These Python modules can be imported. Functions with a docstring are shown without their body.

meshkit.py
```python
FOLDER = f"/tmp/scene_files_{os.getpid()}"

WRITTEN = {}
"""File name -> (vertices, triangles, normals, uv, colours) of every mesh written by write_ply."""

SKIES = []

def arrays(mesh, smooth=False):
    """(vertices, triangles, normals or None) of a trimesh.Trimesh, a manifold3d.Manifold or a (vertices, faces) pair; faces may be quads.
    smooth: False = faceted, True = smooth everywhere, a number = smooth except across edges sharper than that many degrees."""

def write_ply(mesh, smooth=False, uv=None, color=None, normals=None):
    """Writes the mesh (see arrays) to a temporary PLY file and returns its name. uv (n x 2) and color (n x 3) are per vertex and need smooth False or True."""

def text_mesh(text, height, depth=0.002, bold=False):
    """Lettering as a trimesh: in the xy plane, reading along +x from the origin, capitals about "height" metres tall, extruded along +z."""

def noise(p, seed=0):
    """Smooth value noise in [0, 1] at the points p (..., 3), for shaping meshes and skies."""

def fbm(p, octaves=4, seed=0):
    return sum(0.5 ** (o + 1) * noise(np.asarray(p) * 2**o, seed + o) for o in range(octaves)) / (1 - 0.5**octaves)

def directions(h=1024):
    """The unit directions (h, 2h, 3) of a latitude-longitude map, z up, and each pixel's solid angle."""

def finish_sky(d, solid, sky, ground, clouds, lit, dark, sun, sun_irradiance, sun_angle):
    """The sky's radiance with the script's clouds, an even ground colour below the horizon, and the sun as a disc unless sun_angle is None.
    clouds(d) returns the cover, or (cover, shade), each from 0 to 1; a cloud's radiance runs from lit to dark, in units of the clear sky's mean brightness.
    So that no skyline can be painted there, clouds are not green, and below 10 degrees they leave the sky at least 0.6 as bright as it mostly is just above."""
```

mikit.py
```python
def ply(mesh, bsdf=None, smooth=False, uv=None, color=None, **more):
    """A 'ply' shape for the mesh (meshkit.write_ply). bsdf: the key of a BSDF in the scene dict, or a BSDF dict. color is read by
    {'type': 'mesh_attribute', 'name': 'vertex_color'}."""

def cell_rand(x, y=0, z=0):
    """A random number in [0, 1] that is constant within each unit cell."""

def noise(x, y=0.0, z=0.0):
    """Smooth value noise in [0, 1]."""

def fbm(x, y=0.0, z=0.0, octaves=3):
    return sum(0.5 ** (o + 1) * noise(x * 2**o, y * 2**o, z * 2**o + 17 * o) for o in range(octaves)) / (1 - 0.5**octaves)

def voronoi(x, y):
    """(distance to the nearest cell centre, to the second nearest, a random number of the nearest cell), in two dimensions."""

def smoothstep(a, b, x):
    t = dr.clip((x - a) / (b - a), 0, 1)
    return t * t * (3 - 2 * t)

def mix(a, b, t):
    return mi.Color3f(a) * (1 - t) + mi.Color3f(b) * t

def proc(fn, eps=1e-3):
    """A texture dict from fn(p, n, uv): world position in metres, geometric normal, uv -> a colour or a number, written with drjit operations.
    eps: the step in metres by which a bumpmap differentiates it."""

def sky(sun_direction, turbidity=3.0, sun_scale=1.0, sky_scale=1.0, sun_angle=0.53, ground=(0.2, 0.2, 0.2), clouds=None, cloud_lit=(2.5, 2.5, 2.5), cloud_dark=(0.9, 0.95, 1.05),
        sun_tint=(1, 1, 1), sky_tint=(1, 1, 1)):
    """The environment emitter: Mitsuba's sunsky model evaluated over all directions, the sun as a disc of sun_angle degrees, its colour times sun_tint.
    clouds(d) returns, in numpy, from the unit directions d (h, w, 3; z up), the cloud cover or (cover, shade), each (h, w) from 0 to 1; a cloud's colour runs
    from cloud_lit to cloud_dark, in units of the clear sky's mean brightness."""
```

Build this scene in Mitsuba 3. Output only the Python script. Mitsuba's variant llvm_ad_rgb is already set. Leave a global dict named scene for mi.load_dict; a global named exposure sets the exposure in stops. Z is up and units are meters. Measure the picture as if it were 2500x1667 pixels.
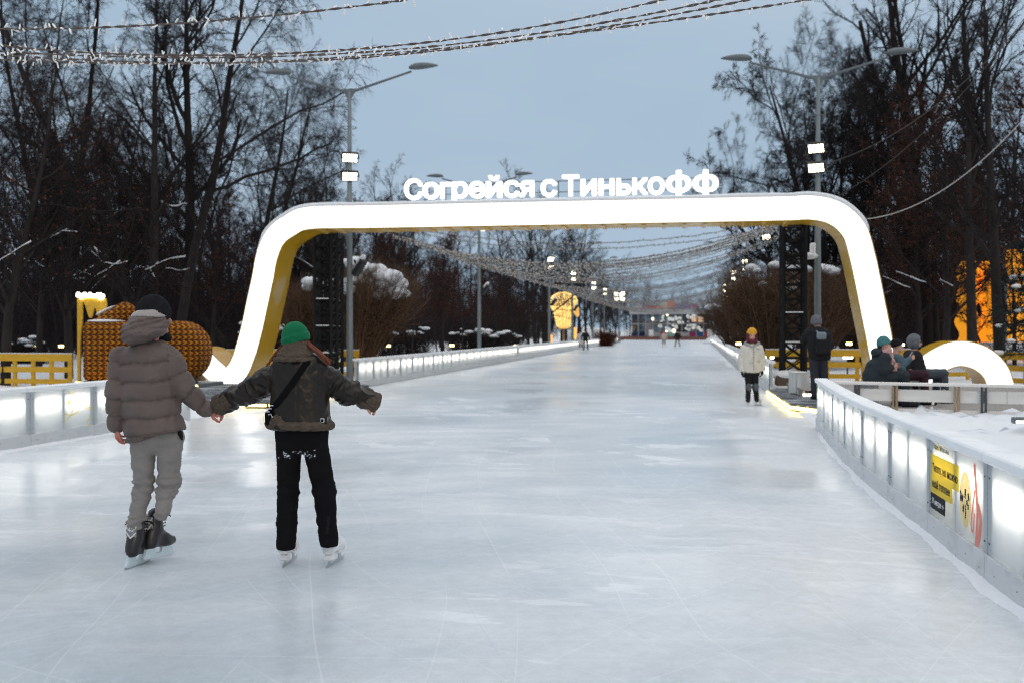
# Dusk at an open-air ice rink: a couple skating towards a glowing ribbon arch.
import math
import numpy as np
import trimesh
import shapely
import shapely.geometry as sg
import drjit as dr
import mitsuba as mi
import mikit
import meshkit
from mikit import proc, noise, fbm, smoothstep, mix, cell_rand, voronoi

scene, labels = {}, {}
PI = math.pi
T4 = mi.ScalarTransform4f

# ---------------------------------------------------------------- camera (rink axis = +y, camera turned a little to the left)
F, PITCH, YAW = 2430.0, math.atan(23.5 / 2430.0), math.radians(8.8)
EYE = np.array([0.0, 0.0, 1.6])
RIGHT = np.array([math.cos(YAW), math.sin(YAW), 0.0])
FLAT = np.array([-math.sin(YAW), math.cos(YAW), 0.0])
FWD = FLAT * math.cos(PITCH) - np.array([0, 0, math.sin(PITCH)])
UP = np.cross(RIGHT, FWD)
scene['camera'] = {
    'type': 'thinlens', 'fov': math.degrees(2 * math.atan(1250.0 / F)), 'fov_axis': 'x',
    'aperture_radius': 0.0075, 'focus_distance': 6.9, 'near_clip': 0.1, 'far_clip': 3000.0,
    'to_world': T4().look_at(origin=EYE.tolist(), target=(EYE + FWD).tolist(), up=[0, 0, 1]),
}

# ---------------------------------------------------------------- sky: a blue overcast dusk, brighter overhead
def overcast(d):
    el = np.clip(d[..., 2], 0, 1)
    n = meshkit.fbm(d * np.array([1.3, 1.3, 3.5]) + 4.0, octaves=5, seed=3)
    n2 = meshkit.fbm(d * np.array([2.6, 2.6, 9.0]) + 11.0, octaves=4, seed=8)
    s = np.clip((el - 0.22) / 0.7, 0, 1)
    shade = 1.0 - 0.085 * np.clip(el / 0.2, 0, 1) - 0.915 * s * s * (3 - 2 * s) + (0.28 + 0.4 * s) * (n - 0.5) + 0.12 * (n2 - 0.5)
    return np.ones(d.shape[:2]), np.clip(shade, 0, 1)


scene['sky'] = mikit.sky([0.4, -0.7, 0.25], turbidity=3, sun_scale=0.04, sun_angle=20.0, ground=(0.55, 0.58, 0.62), clouds=overcast,
                         cloud_lit=(1.95, 1.95, 1.97), cloud_dark=(0.56, 0.795, 1.04))
exposure = 3.0
SKYV = 0.075          # about the sky's radiance in view: the unit for lamps

# ---------------------------------------------------------------- names, labels and small mesh tools
def numbered(name):
    if name not in USED:
        USED.add(name)
        return name
    k = 1
    while f'{name}_{k:03d}' in USED:
        k += 1
    USED.add(f'{name}_{k:03d}')
    return f'{name}_{k:03d}'


USED = set()


def thing(name, label=None, cat=None, group=None, kind=None):
    key = numbered(name)
    d = {}
    if label: d['label'] = label
    if cat: d['category'] = cat
    if group: d['group'] = group
    if kind: d['kind'] = kind
    labels[key] = d
    return key


def put(key, mesh, bsdf, smooth=False, **more):
    scene[key] = mikit.ply(mesh, 'material_' + bsdf, smooth=smooth, **more)
    return key


def part(parent, name, mesh, bsdf, smooth=False, label=None, kind=None, **more):
    key = numbered(parent + '__' + name)
    put(key, mesh, bsdf, smooth, **more)
    if label or kind:
        labels[key] = {k: v for k, v in (('label', label), ('kind', kind)) if v}
    return key


def one(name, mesh, bsdf, label, cat, smooth=False, group=None, kind=None, **more):
    key = thing(name, label, cat, group, kind)
    put(key, mesh, bsdf, smooth, **more)
    return key


def area(rgb):
    return {'type': 'area', 'radiance': {'type': 'rgb', 'value': [float(x) for x in rgb]}}


def ray(u, v):
    d = FWD + RIGHT * (u - 1250.0) / F + UP * (833.5 - v) / F
    return d


def ground(u, v, z=0.0):
    d = ray(u, v)
    return EYE + d * (z - EYE[2]) / d[2]


def at_y(u, v, Y):
    d = ray(u, v)
    return EYE + d * Y / d[1]


def at_d(u, v, dist):
    return EYE + ray(u, v) * dist


def cat(meshes):
    """(vertices, faces) pairs or trimeshes joined into one pair."""
    vs, fs, n = [], [], 0
    for m in meshes:
        v, f = (m.vertices, m.faces) if hasattr(m, 'vertices') else m
        f = np.asarray(f)
        if f.shape[1] == 4:
            f = np.vstack([f[:, [0, 1, 2]], f[:, [0, 2, 3]]])
        vs.append(np.asarray(v)); fs.append(f + n); n += len(v)
    return np.vstack(vs), np.vstack(fs)


BOXV = np.array([[x, y, z] for x in (0, 1) for y in (0, 1) for z in (0, 1)], float)
BOXF = np.array([[0, 1, 3], [0, 3, 2], [4, 6, 7], [4, 7, 5], [0, 4, 5], [0, 5, 1], [2, 3, 7], [2, 7, 6], [0, 2, 6], [0, 6, 4], [1, 5, 7], [1, 7, 3]])


def bx(x0, x1, y0, y1, z0, z1, c=0.0):
    """A box, with chamfered edges when c > 0."""
    if c <= 0:
        return np.array([x0, y0, z0]) + BOXV * [x1 - x0, y1 - y0, z1 - z0], BOXF.copy()
    pts = []
    for ix, x in ((1, x0), (-1, x1)):
        for iy, y in ((1, y0), (-1, y1)):
            for iz, z in ((1, z0), (-1, z1)):
                pts += [[x, y + iy * c, z + iz * c], [x + ix * c, y, z + iz * c], [x + ix * c, y + iy * c, z]]
    h = trimesh.convex.convex_hull(np.array(pts))
    return np.array(h.vertices), np.array(h.faces)


def tube(pts, r, sides=6, caps=False):
    p = np.asarray(pts, float)
    n = len(p)
    r = np.broadcast_to(np.asarray(r, float), (n,))
    t = np.gradient(p, axis=0)
    t /= np.linalg.norm(t, axis=1, keepdims=True) + 1e-12
    a = np.cross(t, np.where(np.abs(t[:, 2:]) < 0.95, [0, 0, 1.0], [1.0, 0, 0]))
    a /= np.linalg.norm(a, axis=1, keepdims=True) + 1e-12
    b = np.cross(t, a)
    ang = np.arange(sides) * 2 * PI / sides
    v = (p[:, None] + r[:, None, None] * (np.cos(ang)[None, :, None] * a[:, None] + np.sin(ang)[None, :, None] * b[:, None])).reshape(-1, 3)
    i, j = np.meshgrid(np.arange(n - 1), np.arange(sides), indexing='ij')
    q = np.stack([i * sides + j, i * sides + (j + 1) % sides, (i + 1) * sides + (j + 1) % sides, (i + 1) * sides + j], -1).reshape(-1, 4)
    f = np.vstack([q[:, [0, 1, 2]], q[:, [0, 2, 3]]])
    if caps:
        k = len(v)
        v = np.vstack([v, p[:1], p[-1:]])
        s = np.arange(sides)
        f = np.vstack([f, np.stack([(s + 1) % sides, s, s * 0 + k], 1), np.stack([s + (n - 1) * sides, (s + 1) % sides + (n - 1) * sides, s * 0 + k + 1], 1)])
    return v, f


def bar(a, b, w, h=None):
    """A square bar from a to b."""
    return tube([a, b], w * 0.7071, 4, True)


def ico(c, r, sub=1):
    m = trimesh.creation.icosphere(subdivisions=sub)
    return np.array(m.vertices) * r + np.asarray(c), np.array(m.faces)


def xf(mesh, M):
    v, f = mesh if isinstance(mesh, tuple) else (mesh.vertices, mesh.faces)
    M, f = np.asarray(M, float), np.asarray(f)
    return np.asarray(v) @ M[:3, :3].T + M[:3, 3], f if np.linalg.det(M[:3, :3]) > 0 else f[:, ::-1]


def frame(origin, ex, ey, ez):
    M = np.eye(4)
    M[:3, 0], M[:3, 1], M[:3, 2], M[:3, 3] = ex, ey, ez, origin
    return M


def rotz(a):
    c, s = math.cos(a), math.sin(a)
    return np.array([[c, -s, 0], [s, c, 0], [0, 0, 1.0]])


def poly_mesh(poly, depth):
    gs = [g for g in getattr(poly, 'geoms', [poly]) if g.area > 1e-9]
    return cat([trimesh.creation.extrude_polygon(g, depth, engine='earcut') for g in gs])


def text_poly(text, height, bold=False):
    m = meshkit.text_mesh(text, height, 0.01, bold)
    v, f = np.array(m.vertices), np.array(m.faces)
    top = (v[f][:, :, 2] > 0.005).all(1)
    return shapely.union_all([sg.Polygon(t[:, :2]) for t in v[f[top]]]).buffer(1e-5)


def smooth_path(pts, n):
    """Catmull-Rom through the points, resampled evenly to n points."""
    p = np.asarray(pts, float)
    q = np.vstack([2 * p[0] - p[1], p, 2 * p[-1] - p[-2]])
    out = []
    for i in range(1, len(q) - 2):
        t = np.linspace(0, 1, 24, endpoint=False)[:, None]
        a, b, c, d = q[i - 1:i + 3]
        out.append(0.5 * (2 * b + (c - a) * t + (2 * a - 5 * b + 4 * c - d) * t ** 2 + (3 * b - a - 3 * c + d) * t ** 3))
    out = np.vstack(out + [p[-1:]])
    s = np.concatenate([[0], np.cumsum(np.linalg.norm(np.diff(out, axis=0), axis=1))])
    t = np.linspace(0, s[-1], n)
    return np.stack([np.interp(t, s, out[:, k]) for k in range(p.shape[1])], 1)

# ---------------------------------------------------------------- materials
def bsdf(key, d):
    if d['type'] in ('principled', 'diffuse', 'bumpmap'):
        d = {'type': 'twosided', 'bsdf': d}
    scene['material_' + key] = d


def matte(key, rgb, rough=0.8, spec=0.3, **more):
    col = rgb if isinstance(rgb, dict) else {'type': 'rgb', 'value': list(map(float, rgb))}
    bsdf(key, {'type': 'principled', 'base_color': col, 'roughness': rough, 'specular': spec, **more})


def xr_gap(x, y):
    return dr.maximum(0.0, 2.1 + 0.016 * y - x)


def ice_colour(p, n, uv):
    x, y = p.x, p.y
    wx = x + 0.9 * (fbm(x * 0.5, y * 0.5, 3.1) - 0.5)
    wy = y + 1.2 * (fbm(x * 0.5, y * 0.5, 7.7) - 0.5)
    big = fbm(wx * 0.30, wy * 0.20, 0.5, 4)
    streak = fbm(wx * 0.9 + wy * 0.4, wy * 2.4 - wx * 0.9, 2.2, 5)
    side = smoothstep(2.2, 0.2, xr_gap(x, y)) * 0.22 + smoothstep(2.0, 0.0, x + 8.7) * 0.12
    powder = smoothstep(0.30, 0.72, 0.62 * big + 0.38 * streak + side)
    fine = fbm(x * 16, y * 16, 5.0, 4)
    grit = noise(x * 95, y * 95)
    # crisp-edged crusts of scraped ice, in groups
    where = smoothstep(0.50, 0.66, fbm(x * 0.35, y * 0.3, 6.1, 3) + side * 0.6)
    ca = fbm(wx * 2.3 + 0.8 * wy, wy * 1.9, 9.2, 5)
    crust = smoothstep(0.575, 0.60, ca) * where
    crust2 = smoothstep(0.64, 0.66, fbm(wx * 1.2, wy * 4.5, 19.2, 5)) * smoothstep(0.45, 0.6, big)
    c = mix((0.400, 0.458, 0.505), (0.585, 0.610, 0.640), powder)
    c = mix(c, (0.70, 0.72, 0.75), crust * 0.55)
    c = mix(c, (0.70, 0.72, 0.75), crust2 * 0.40)
    c = c * (0.90 + 0.14 * fine + 0.07 * grit)
    # skate marks: thin arcs about far-off centres, each with its own start, length and depth
    marks, dark = mi.Float(0), mi.Float(0)
    ux, uy = x + 0.10 * (noise(x * 0.7, y * 0.7, 8.0) - 0.5), y + 0.10 * (noise(x * 0.7, y * 0.7, 18.0) - 0.5)
    for k, (cx, cy, sp, ln, w) in enumerate(((-16, 3, .33, 3.0, 0.0043), (13, -7, .41, 4.0, 0.0036), (-5, 38, .37, 3.5, 0.0043), (26, 16, .36, 5.0, 0.0047), (-9, -12, .45, 2.5, 0.0036), (4.5, 10.5, .52, 1.6, 0.0036), (-60, 40, .30, 5.0, 0.0040), (-4.2, 2.2, .61, 1.3, 0.0036))):
        dx, dy = ux - cx, uy - cy
        r = dr.sqrt(dx * dx + dy * dy)
        a = dr.atan2(dy, dx)
        ci = dr.floor(r / sp)
        off = 0.2 + 0.6 * cell_rand(ci, k, 1)
        q = a * r / ln + 7 * cell_rand(ci, k, 2)
        cj = dr.floor(q)
        fr = q - cj
        on = cell_rand(ci, cj, 5 + k)
        fade = smoothstep(0.0, 0.15, fr) * (1 - smoothstep(0.6, 1.0, fr))
        d = dr.abs(r - (ci + off + 0.25 * (fr - 0.5) * (cell_rand(ci, cj, 40 + k) - 0.5)) * sp)
        line = (1 - smoothstep(w * 0.4, w * 1.3, d)) * fade
        marks = dr.maximum(marks, dr.select(on > 0.50, line * (0.35 + on * 0.65), 0))
        dark = dr.maximum(dark, dr.select(on < 0.16, line, 0))
    c = mix(c, (0.78, 0.80, 0.83), marks * 0.28)
    c = mix(c, (0.40, 0.48, 0.54), dark * 0.22)
    return c


def ice_rough(p, n, uv):
    a = fbm(p.x * 0.7, p.y * 0.45, 1.0, 4)
    b = fbm(p.x * 5.0, p.y * 5.0, 4.0, 3)
    return 0.19 + 0.19 * smoothstep(0.40, 0.52, a + 0.12 * (b - 0.5))


def ice_bump(p, n, uv):
    a = fbm(p.x * 11, p.y * 11, 2.0, 3) * 0.0016 + noise(p.x * 60, p.y * 60) * 0.0009 + noise(p.x * 26, p.y * 26, 3.0) * 0.0008
    return a + 0.003 * noise(p.x * 1.2, p.y * 1.2, 5.0)


bsdf('ice', {'type': 'bumpmap', 'scale': 1.0, 'arbitrary': proc(ice_bump, 2e-3),
             'bsdf': {'type': 'principled', 'base_color': proc(ice_colour), 'roughness': proc(ice_rough), 'specular': 0.34}})


def snow_colour(p, n, uv):
    f = fbm(p.x * 2.5, p.y * 2.5, p.z * 2.5, 4)
    d = smoothstep(0.66, 0.78, fbm(p.x * 0.9, p.y * 0.9, 3.3, 4))
    return mix(mix((0.72, 0.75, 0.79), (0.84, 0.855, 0.87), f), (0.62, 0.62, 0.62), d * 0.4)


bsdf('snow', {'type': 'diffuse', 'reflectance': proc(snow_colour)})
bsdf('snow_plain', {'type': 'diffuse', 'reflectance': {'type': 'rgb', 'value': [0.80, 0.82, 0.85]}})


def plastic_colour(p, n, uv):
    s = p.x * 0.7 + p.y
    scuff = 1 - smoothstep(0.006, 0.02, dr.abs(noise(s * 2.0, p.z * 30, p.x * 2) - 0.5))
    g = smoothstep(0.55, 0.72, noise(s * 1.3 + 5, p.z * 25))
    dirt = smoothstep(0.5, 0.75, fbm(s * 5, p.z * 9, p.x, 4))
    c = mix((0.50, 0.515, 0.53), (0.40, 0.41, 0.415), dirt * 0.55)
    return mix(c, (0.24, 0.24, 0.245), scuff * g * 0.6)


bsdf('plastic', {'type': 'principled', 'base_color': proc(plastic_colour), 'roughness': 0.42, 'specular': 0.45})
matte('rail_cap', proc(lambda p, n, uv: mix((0.70, 0.72, 0.73), (0.80, 0.82, 0.84), fbm(p.x * 6, p.y * 6, p.z * 6, 3))), 0.5, 0.4)


def frost(p, n, uv):
    s = p.x * 0.7 + p.y
    a = fbm(s * 6, p.z * 4, p.x, 4)
    return mix((0.78, 0.815, 0.835), (0.88, 0.89, 0.895), a)


bsdf('frosted', {'type': 'principledthin', 'base_color': proc(frost), 'roughness': 0.55, 'diff_trans': 1.3, 'spec_trans': 0.0, 'eta': 1.35})
for key, rgb in (('film_yellow', (0.88, 0.74, 0.16)), ('film_dark', (0.10, 0.10, 0.11)), ('film_pink', (0.90, 0.48, 0.40)), ('film_cream', (0.93, 0.83, 0.55)), ('film_green', (0.16, 0.48, 0.20)), ('film_white', (0.93, 0.93, 0.93))):
    bsdf(key, {'type': 'principledthin', 'base_color': {'type': 'rgb', 'value': list(rgb)}, 'roughness': 0.55, 'diff_trans': 1.0, 'eta': 1.3})
matte('box_white', (0.86, 0.86, 0.86), 0.7)
matte('lamp_body', (0.10, 0.09, 0.08), 0.6)
matte('rib_grey', (0.36, 0.40, 0.425), 0.6)
matte('seam_dark', (0.10, 0.11, 0.12), 0.8)
matte('bolt', (0.14, 0.15, 0.16), 0.5)


def yellow_paint(p, n, uv):
    a = fbm(p.x * 2.2, p.y * 2.2, p.z * 2.2, 4)
    return mix(mix((0.46, 0.262, 0.009), (0.56, 0.33, 0.013), a), (0.62, 0.54, 0.40), smoothstep(0.60, 0.74, fbm(p.x * 1.1, p.y * 1.3, p.z * 1.1, 4)) * 0.35)


bsdf('yellow', {'type': 'principled', 'base_color': proc(yellow_paint), 'roughness': 0.24, 'specular': 0.5})
matte('yellow_wood', proc(lambda p, n, uv: mix((0.50, 0.27, 0.015), (0.66, 0.39, 0.02), fbm(p.x * 3 + p.z * 14, p.y * 3, p.z * 22, 4))), 0.55, 0.4)
matte('black_steel', (0.010, 0.010, 0.011), 0.6, 0.2)
matte('black_plastic', (0.02, 0.02, 0.022), 0.55, 0.4)
matte('galvanised', proc(lambda p, n, uv: mix((0.15, 0.18, 0.19), (0.24, 0.27, 0.28), fbm(p.x * 9, p.y * 9, p.z * 2.5, 4))), 0.5, 0.5, metallic=0.25)
matte('lamp_grey', (0.105, 0.125, 0.135), 0.5, 0.5)
matte('cable', (0.12, 0.095, 0.082), 0.7)
matte('cable_light', (0.085, 0.075, 0.07), 0.7)
bsdf('bulb_glass', {'type': 'principled', 'base_color': {'type': 'rgb', 'value': [0.80, 0.78, 0.76]}, 'roughness': 0.2, 'specular': 0.7})
matte('garland_grey', (0.46, 0.44, 0.42), 0.5, 0.5)


def bark_colour(p, n, uv):
    return mix((0.012, 0.010, 0.010), (0.036, 0.029, 0.028), fbm(p.x * 7, p.y * 7, p.z * 2.2, 4))


matte('bark', proc(bark_colour), 0.9, 0.2)
matte('twig', (0.016, 0.0125, 0.013), 0.9, 0.2)
matte('twig_red', (0.034, 0.019, 0.017), 0.9, 0.2)
matte('twig_far', (0.026, 0.021, 0.023), 0.95, 0.1)
matte('dry_leaf', (0.075, 0.030, 0.018), 0.9, 0.1)
matte('broom_twig', (0.105, 0.062, 0.038), 0.9, 0.2)
matte('conifer', (0.022, 0.030, 0.030), 0.9, 0.2)


def wood_grey(p, n, uv):
    return mix((0.16, 0.155, 0.15), (0.32, 0.30, 0.28), fbm(p.x * 3, p.y * 24, p.z * 20, 4))


matte('deck_wood', proc(wood_grey), 0.75)
matte('rail_wood', proc(lambda p, n, uv: mix((0.60, 0.575, 0.54), (0.76, 0.74, 0.71), fbm(p.x * 3, p.y * 9, p.z * 16, 4))), 0.6)
matte('post_brown', proc(lambda p, n, uv: mix((0.22, 0.15, 0.09), (0.40, 0.30, 0.20), fbm(p.x * 9, p.y * 9, p.z * 4, 4))), 0.8)
matte('post_dark', (0.07, 0.07, 0.075), 0.7)
matte('mat_dark', proc(lambda p, n, uv: mix((0.05, 0.055, 0.065), (0.30, 0.33, 0.36), smoothstep(0.48, 0.66, fbm(p.x * 3, p.y * 9, 0.3, 4)))), 0.7, 0.3)
bsdf('silver', {'type': 'principled', 'base_color': {'type': 'rgb', 'value': [0.62, 0.62, 0.60]}, 'roughness': 0.35, 'metallic': 0.85})
matte('concrete_brown', (0.10, 0.075, 0.06), 0.9)
# ---------------------------------------------------------------- ground: ice between the boards, snow around it
LEFT = np.array([(-9.0, -14), (-8.85, 5), (-8.72, 12), (-8.57, 17), (-8.66, 27.6), (-8.2, 60), (-7.8, 95), (-6.6, 140), (-9.3, 190), (-9.3, 191)])
RIGHTB = np.array([(1.9, -14), (2.0, 4), (2.04, 8), (2.08, 11), (2.2, 13.4), (2.46, 16.7), (2.65, 26.6), (3.15, 46.8), (4.3, 84), (6.3, 150), (9.3, 190), (9.3, 191)])


def xl(y): return np.interp(y, LEFT[:, 1], LEFT[:, 0])
def xr(y): return np.interp(y, RIGHTB[:, 1], RIGHTB[:, 0])


def graded(a, b, lo, hi, h, g):
    """Coordinates from lo to hi: step h between a and b, growing by g outside."""
    c = list(np.arange(a, b, h)) + [b]
    s, x = h, b
    while x < hi:
        s *= g; x += s; c.append(min(x, hi))
    s, x = h, a
    while x > lo:
        s *= g; x -= s; c.insert(0, max(x, lo))
    return np.array(c)


def snow_height(X, Y):
    P = np.stack([X, Y, 0 * X], -1)
    f = meshkit.fbm(P * 0.35, octaves=4, seed=5)
    lump = meshkit.fbm(P * 1.9, octaves=4, seed=9)
    z = 0.03 + 0.22 * (f - 0.3) + 0.05 * lump
    out = np.maximum(xl(Y) - X, X - xr(Y))
    # ploughed heap behind the near right boards
    heap = np.clip((17.6 - Y) / 1.0, 0, 1) * (X > 0) * np.clip(out / 0.3, 0, 1)
    z = np.where(X > 0, z * (1 - heap) + heap * (0.12 + 0.42 * (lump - 0.25) + 0.20 * meshkit.fbm(P * 5.5, octaves=3, seed=2)), z)
    # cleared ground under platforms
    clear = ((Y > 17.2) & (Y < 31.5) & (X > -19) & (X < 16))
    z = np.where(clear, np.minimum(z, 0.03), z)
    far = np.clip((np.abs(X) - 11) / 25, 0, 1)
    z = z + 0.35 * far * meshkit.fbm(P * 0.12, octaves=3, seed=21) * (Y > 28)
    inside = np.clip(1 - out / 0.15, 0, 1) * (Y < 190.5)
    return z * (1 - inside) - 0.08 * inside


gx, gy = graded(-13, 12, -900, 900, 0.17, 1.13), graded(5, 34, -60, 1600, 0.19, 1.06)
GX, GY = np.meshgrid(gx, gy, indexing='ij')
GZ = snow_height(GX, GY)
i, j = np.meshgrid(np.arange(len(gx) - 1), np.arange(len(gy) - 1), indexing='ij')
w = len(gy)
quad = np.stack([i * w + j, (i + 1) * w + j, (i + 1) * w + j + 1, i * w + j + 1], -1).reshape(-1, 4)
one('snow_ground', (np.stack([GX, GY, GZ], -1).reshape(-1, 3), quad), 'snow', 'trodden and ploughed snow lying all round the rink', 'snow', smooth=True, kind='structure')
ys = np.unique(np.concatenate([LEFT[:-1, 1], RIGHTB[:-1, 1], np.linspace(-14, 190, 60)]))
iv = np.concatenate([np.stack([xl(ys) - 0.05, ys, ys * 0], 1), np.stack([xr(ys) + 0.05, ys, ys * 0], 1)])
k = np.arange(len(ys) - 1)
one('ice_rink', (iv, np.stack([k, k + len(ys), k + len(ys) + 1, k + 1], 1)), 'ice', 'scratched pale blue skating ice between the lit boards', 'ice', smooth=True, kind='structure')

# ---------------------------------------------------------------- rink boards with back-lit frosted panels
BH = 0.84


def board_run(name, label, group, path, side, h=BH, full=99, decal=None, led=1.0):
    """path: ice-side polyline; side: +1 when the outside lies to the right of the walking direction. full: modules built piece by piece."""
    p = smooth_path(path, 400)
    s = np.concatenate([[0], np.cumsum(np.linalg.norm(np.diff(p, axis=0), axis=1))])
    n = int(s[-1] // 1.47)
    key = thing(name, label, 'rink board', group)
    led_parts, far = [], {'light_panel': [], 'rib': [], 'kick_plate': [], 'top_rail': [], 'back': []}
    rng = np.random.default_rng(len(name) + n)
    for m in range(n):
        a = np.array([np.interp(m * 1.47, s, p[:, 0]), np.interp(m * 1.47, s, p[:, 1]), 0])
        b = np.array([np.interp((m + 1) * 1.47, s, p[:, 0]), np.interp((m + 1) * 1.47, s, p[:, 1]), 0])
        L = np.linalg.norm(b - a)
        ex = (b - a) / L
        ey = np.array([ex[1], -ex[0], 0]) * side
        M = frame(a, ex, ey, [0, 0, 1])
        loc = lambda *q, c=0: xf(bx(*q, c), M)
        z0, z1 = 0.19, h - 0.075
        mid = L / 2
        sheets = []
        for t0, t1 in ((0.004, mid - 0.0015), (mid + 0.0015, L - 0.004)):
            v = np.array([[t0, 0, z0], [t1, 0, z0], [t1, 0, z1], [t0, 0, z1]])
            sheets.append(xf((v, np.array([[0, 1, 2], [0, 2, 3]])), M))
        ribs = cat([loc(t0, t1, 0.007, 0.09, z0, z1) for t0, t1 in ((0.0, 0.095), (mid - 0.032, mid + 0.032), (L - 0.095, L))])
        kick = loc(0.003, L - 0.003, -0.018, 0.15, 0.005, z0 - 0.003, c=0.006)
        rail = loc(0.001, L - 0.001, -0.035, 0.165, h - 0.072, h, c=0.012)
        back = cat([loc(0, L, 0.091, 0.10, z0, z1)])
        for t0, t1 in ((0.12, mid - 0.055), (mid + 0.055, L - 0.12)):
            zt = z1 - 0.10
            v = np.array([[t0, 0.086, zt - 0.17], [t1, 0.086, zt - 0.17], [t1, 0.050, zt], [t0, 0.050, zt]])
            if rng.random() > 0.06 or m < 6:
                led_parts.append(xf((v, np.array([[0, 1, 2], [0, 2, 3]])), M))
        if m < full:
            for q in sheets:
                part(key, 'light_panel', q, 'frosted')
            part(key, 'rib', ribs, 'rib_grey')
            part(key, 'kick_plate', kick, 'plastic')
            part(key, 'top_rail', rail, 'rail_cap')
            part(key, 'back', back, 'box_white')
            if m < 14:
                sp = []
                for t in (0.045, L - 0.05):
                    for z in (z0 + 0.07, z1 - 0.09):
                        sp.append(loc(t - 0.006, t + 0.006, -0.006, 0.006, z - 0.006, z + 0.006))
                for t in (0.2, 0.62, 1.05, 1.36):
                    sp.append((lambda zb__: loc(t - 0.004, t + 0.004, -0.0205, -0.015, zb__, zb__ + 0.009))(0.06 + 0.06 * rng.random()))
                part(key, 'bolt', cat(sp), 'bolt')
                part(key, 'seam', loc(-0.003, 0.003, 0.001, 0.02, 0.02, z1), 'seam_dark')
        else:
            far['light_panel'] += sheets; far['rib'].append(ribs); far['kick_plate'].append(kick); far['top_rail'].append(rail); far['back'].append(back)
        if decal:
            decal(key, m, M, L, z0, z1)
    for nm, mt in (('light_panel', 'frosted'), ('rib', 'rib_grey'), ('kick_plate', 'plastic'), ('top_rail', 'rail_cap'), ('back', 'box_white')):
        if far[nm]:
            part(key, nm, cat(far[nm]), mt, kind='stuff')
    part(key, 'led_strip', cat(led_parts), 'box_white', emitter=area(np.array([1.0, 0.93, 0.80]) * SKYV * 6.5 * led))
    # end cap
    return key


def flat_on(M, poly, d=0.0012, off=-0.004):
    """A polygon given in (t, z) as a thin film just in front of a board module."""
    v, f = poly_mesh(poly, d)
    v = np.stack([v[:, 0], off - v[:, 2], v[:, 1]], 1)
    return xf((v, f), M)


def mirror_if(poly, L, flip):
    return shapely.affinity.scale(poly, -1, 1, origin=(L / 2, 0)) if flip else poly


import shapely.affinity


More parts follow.
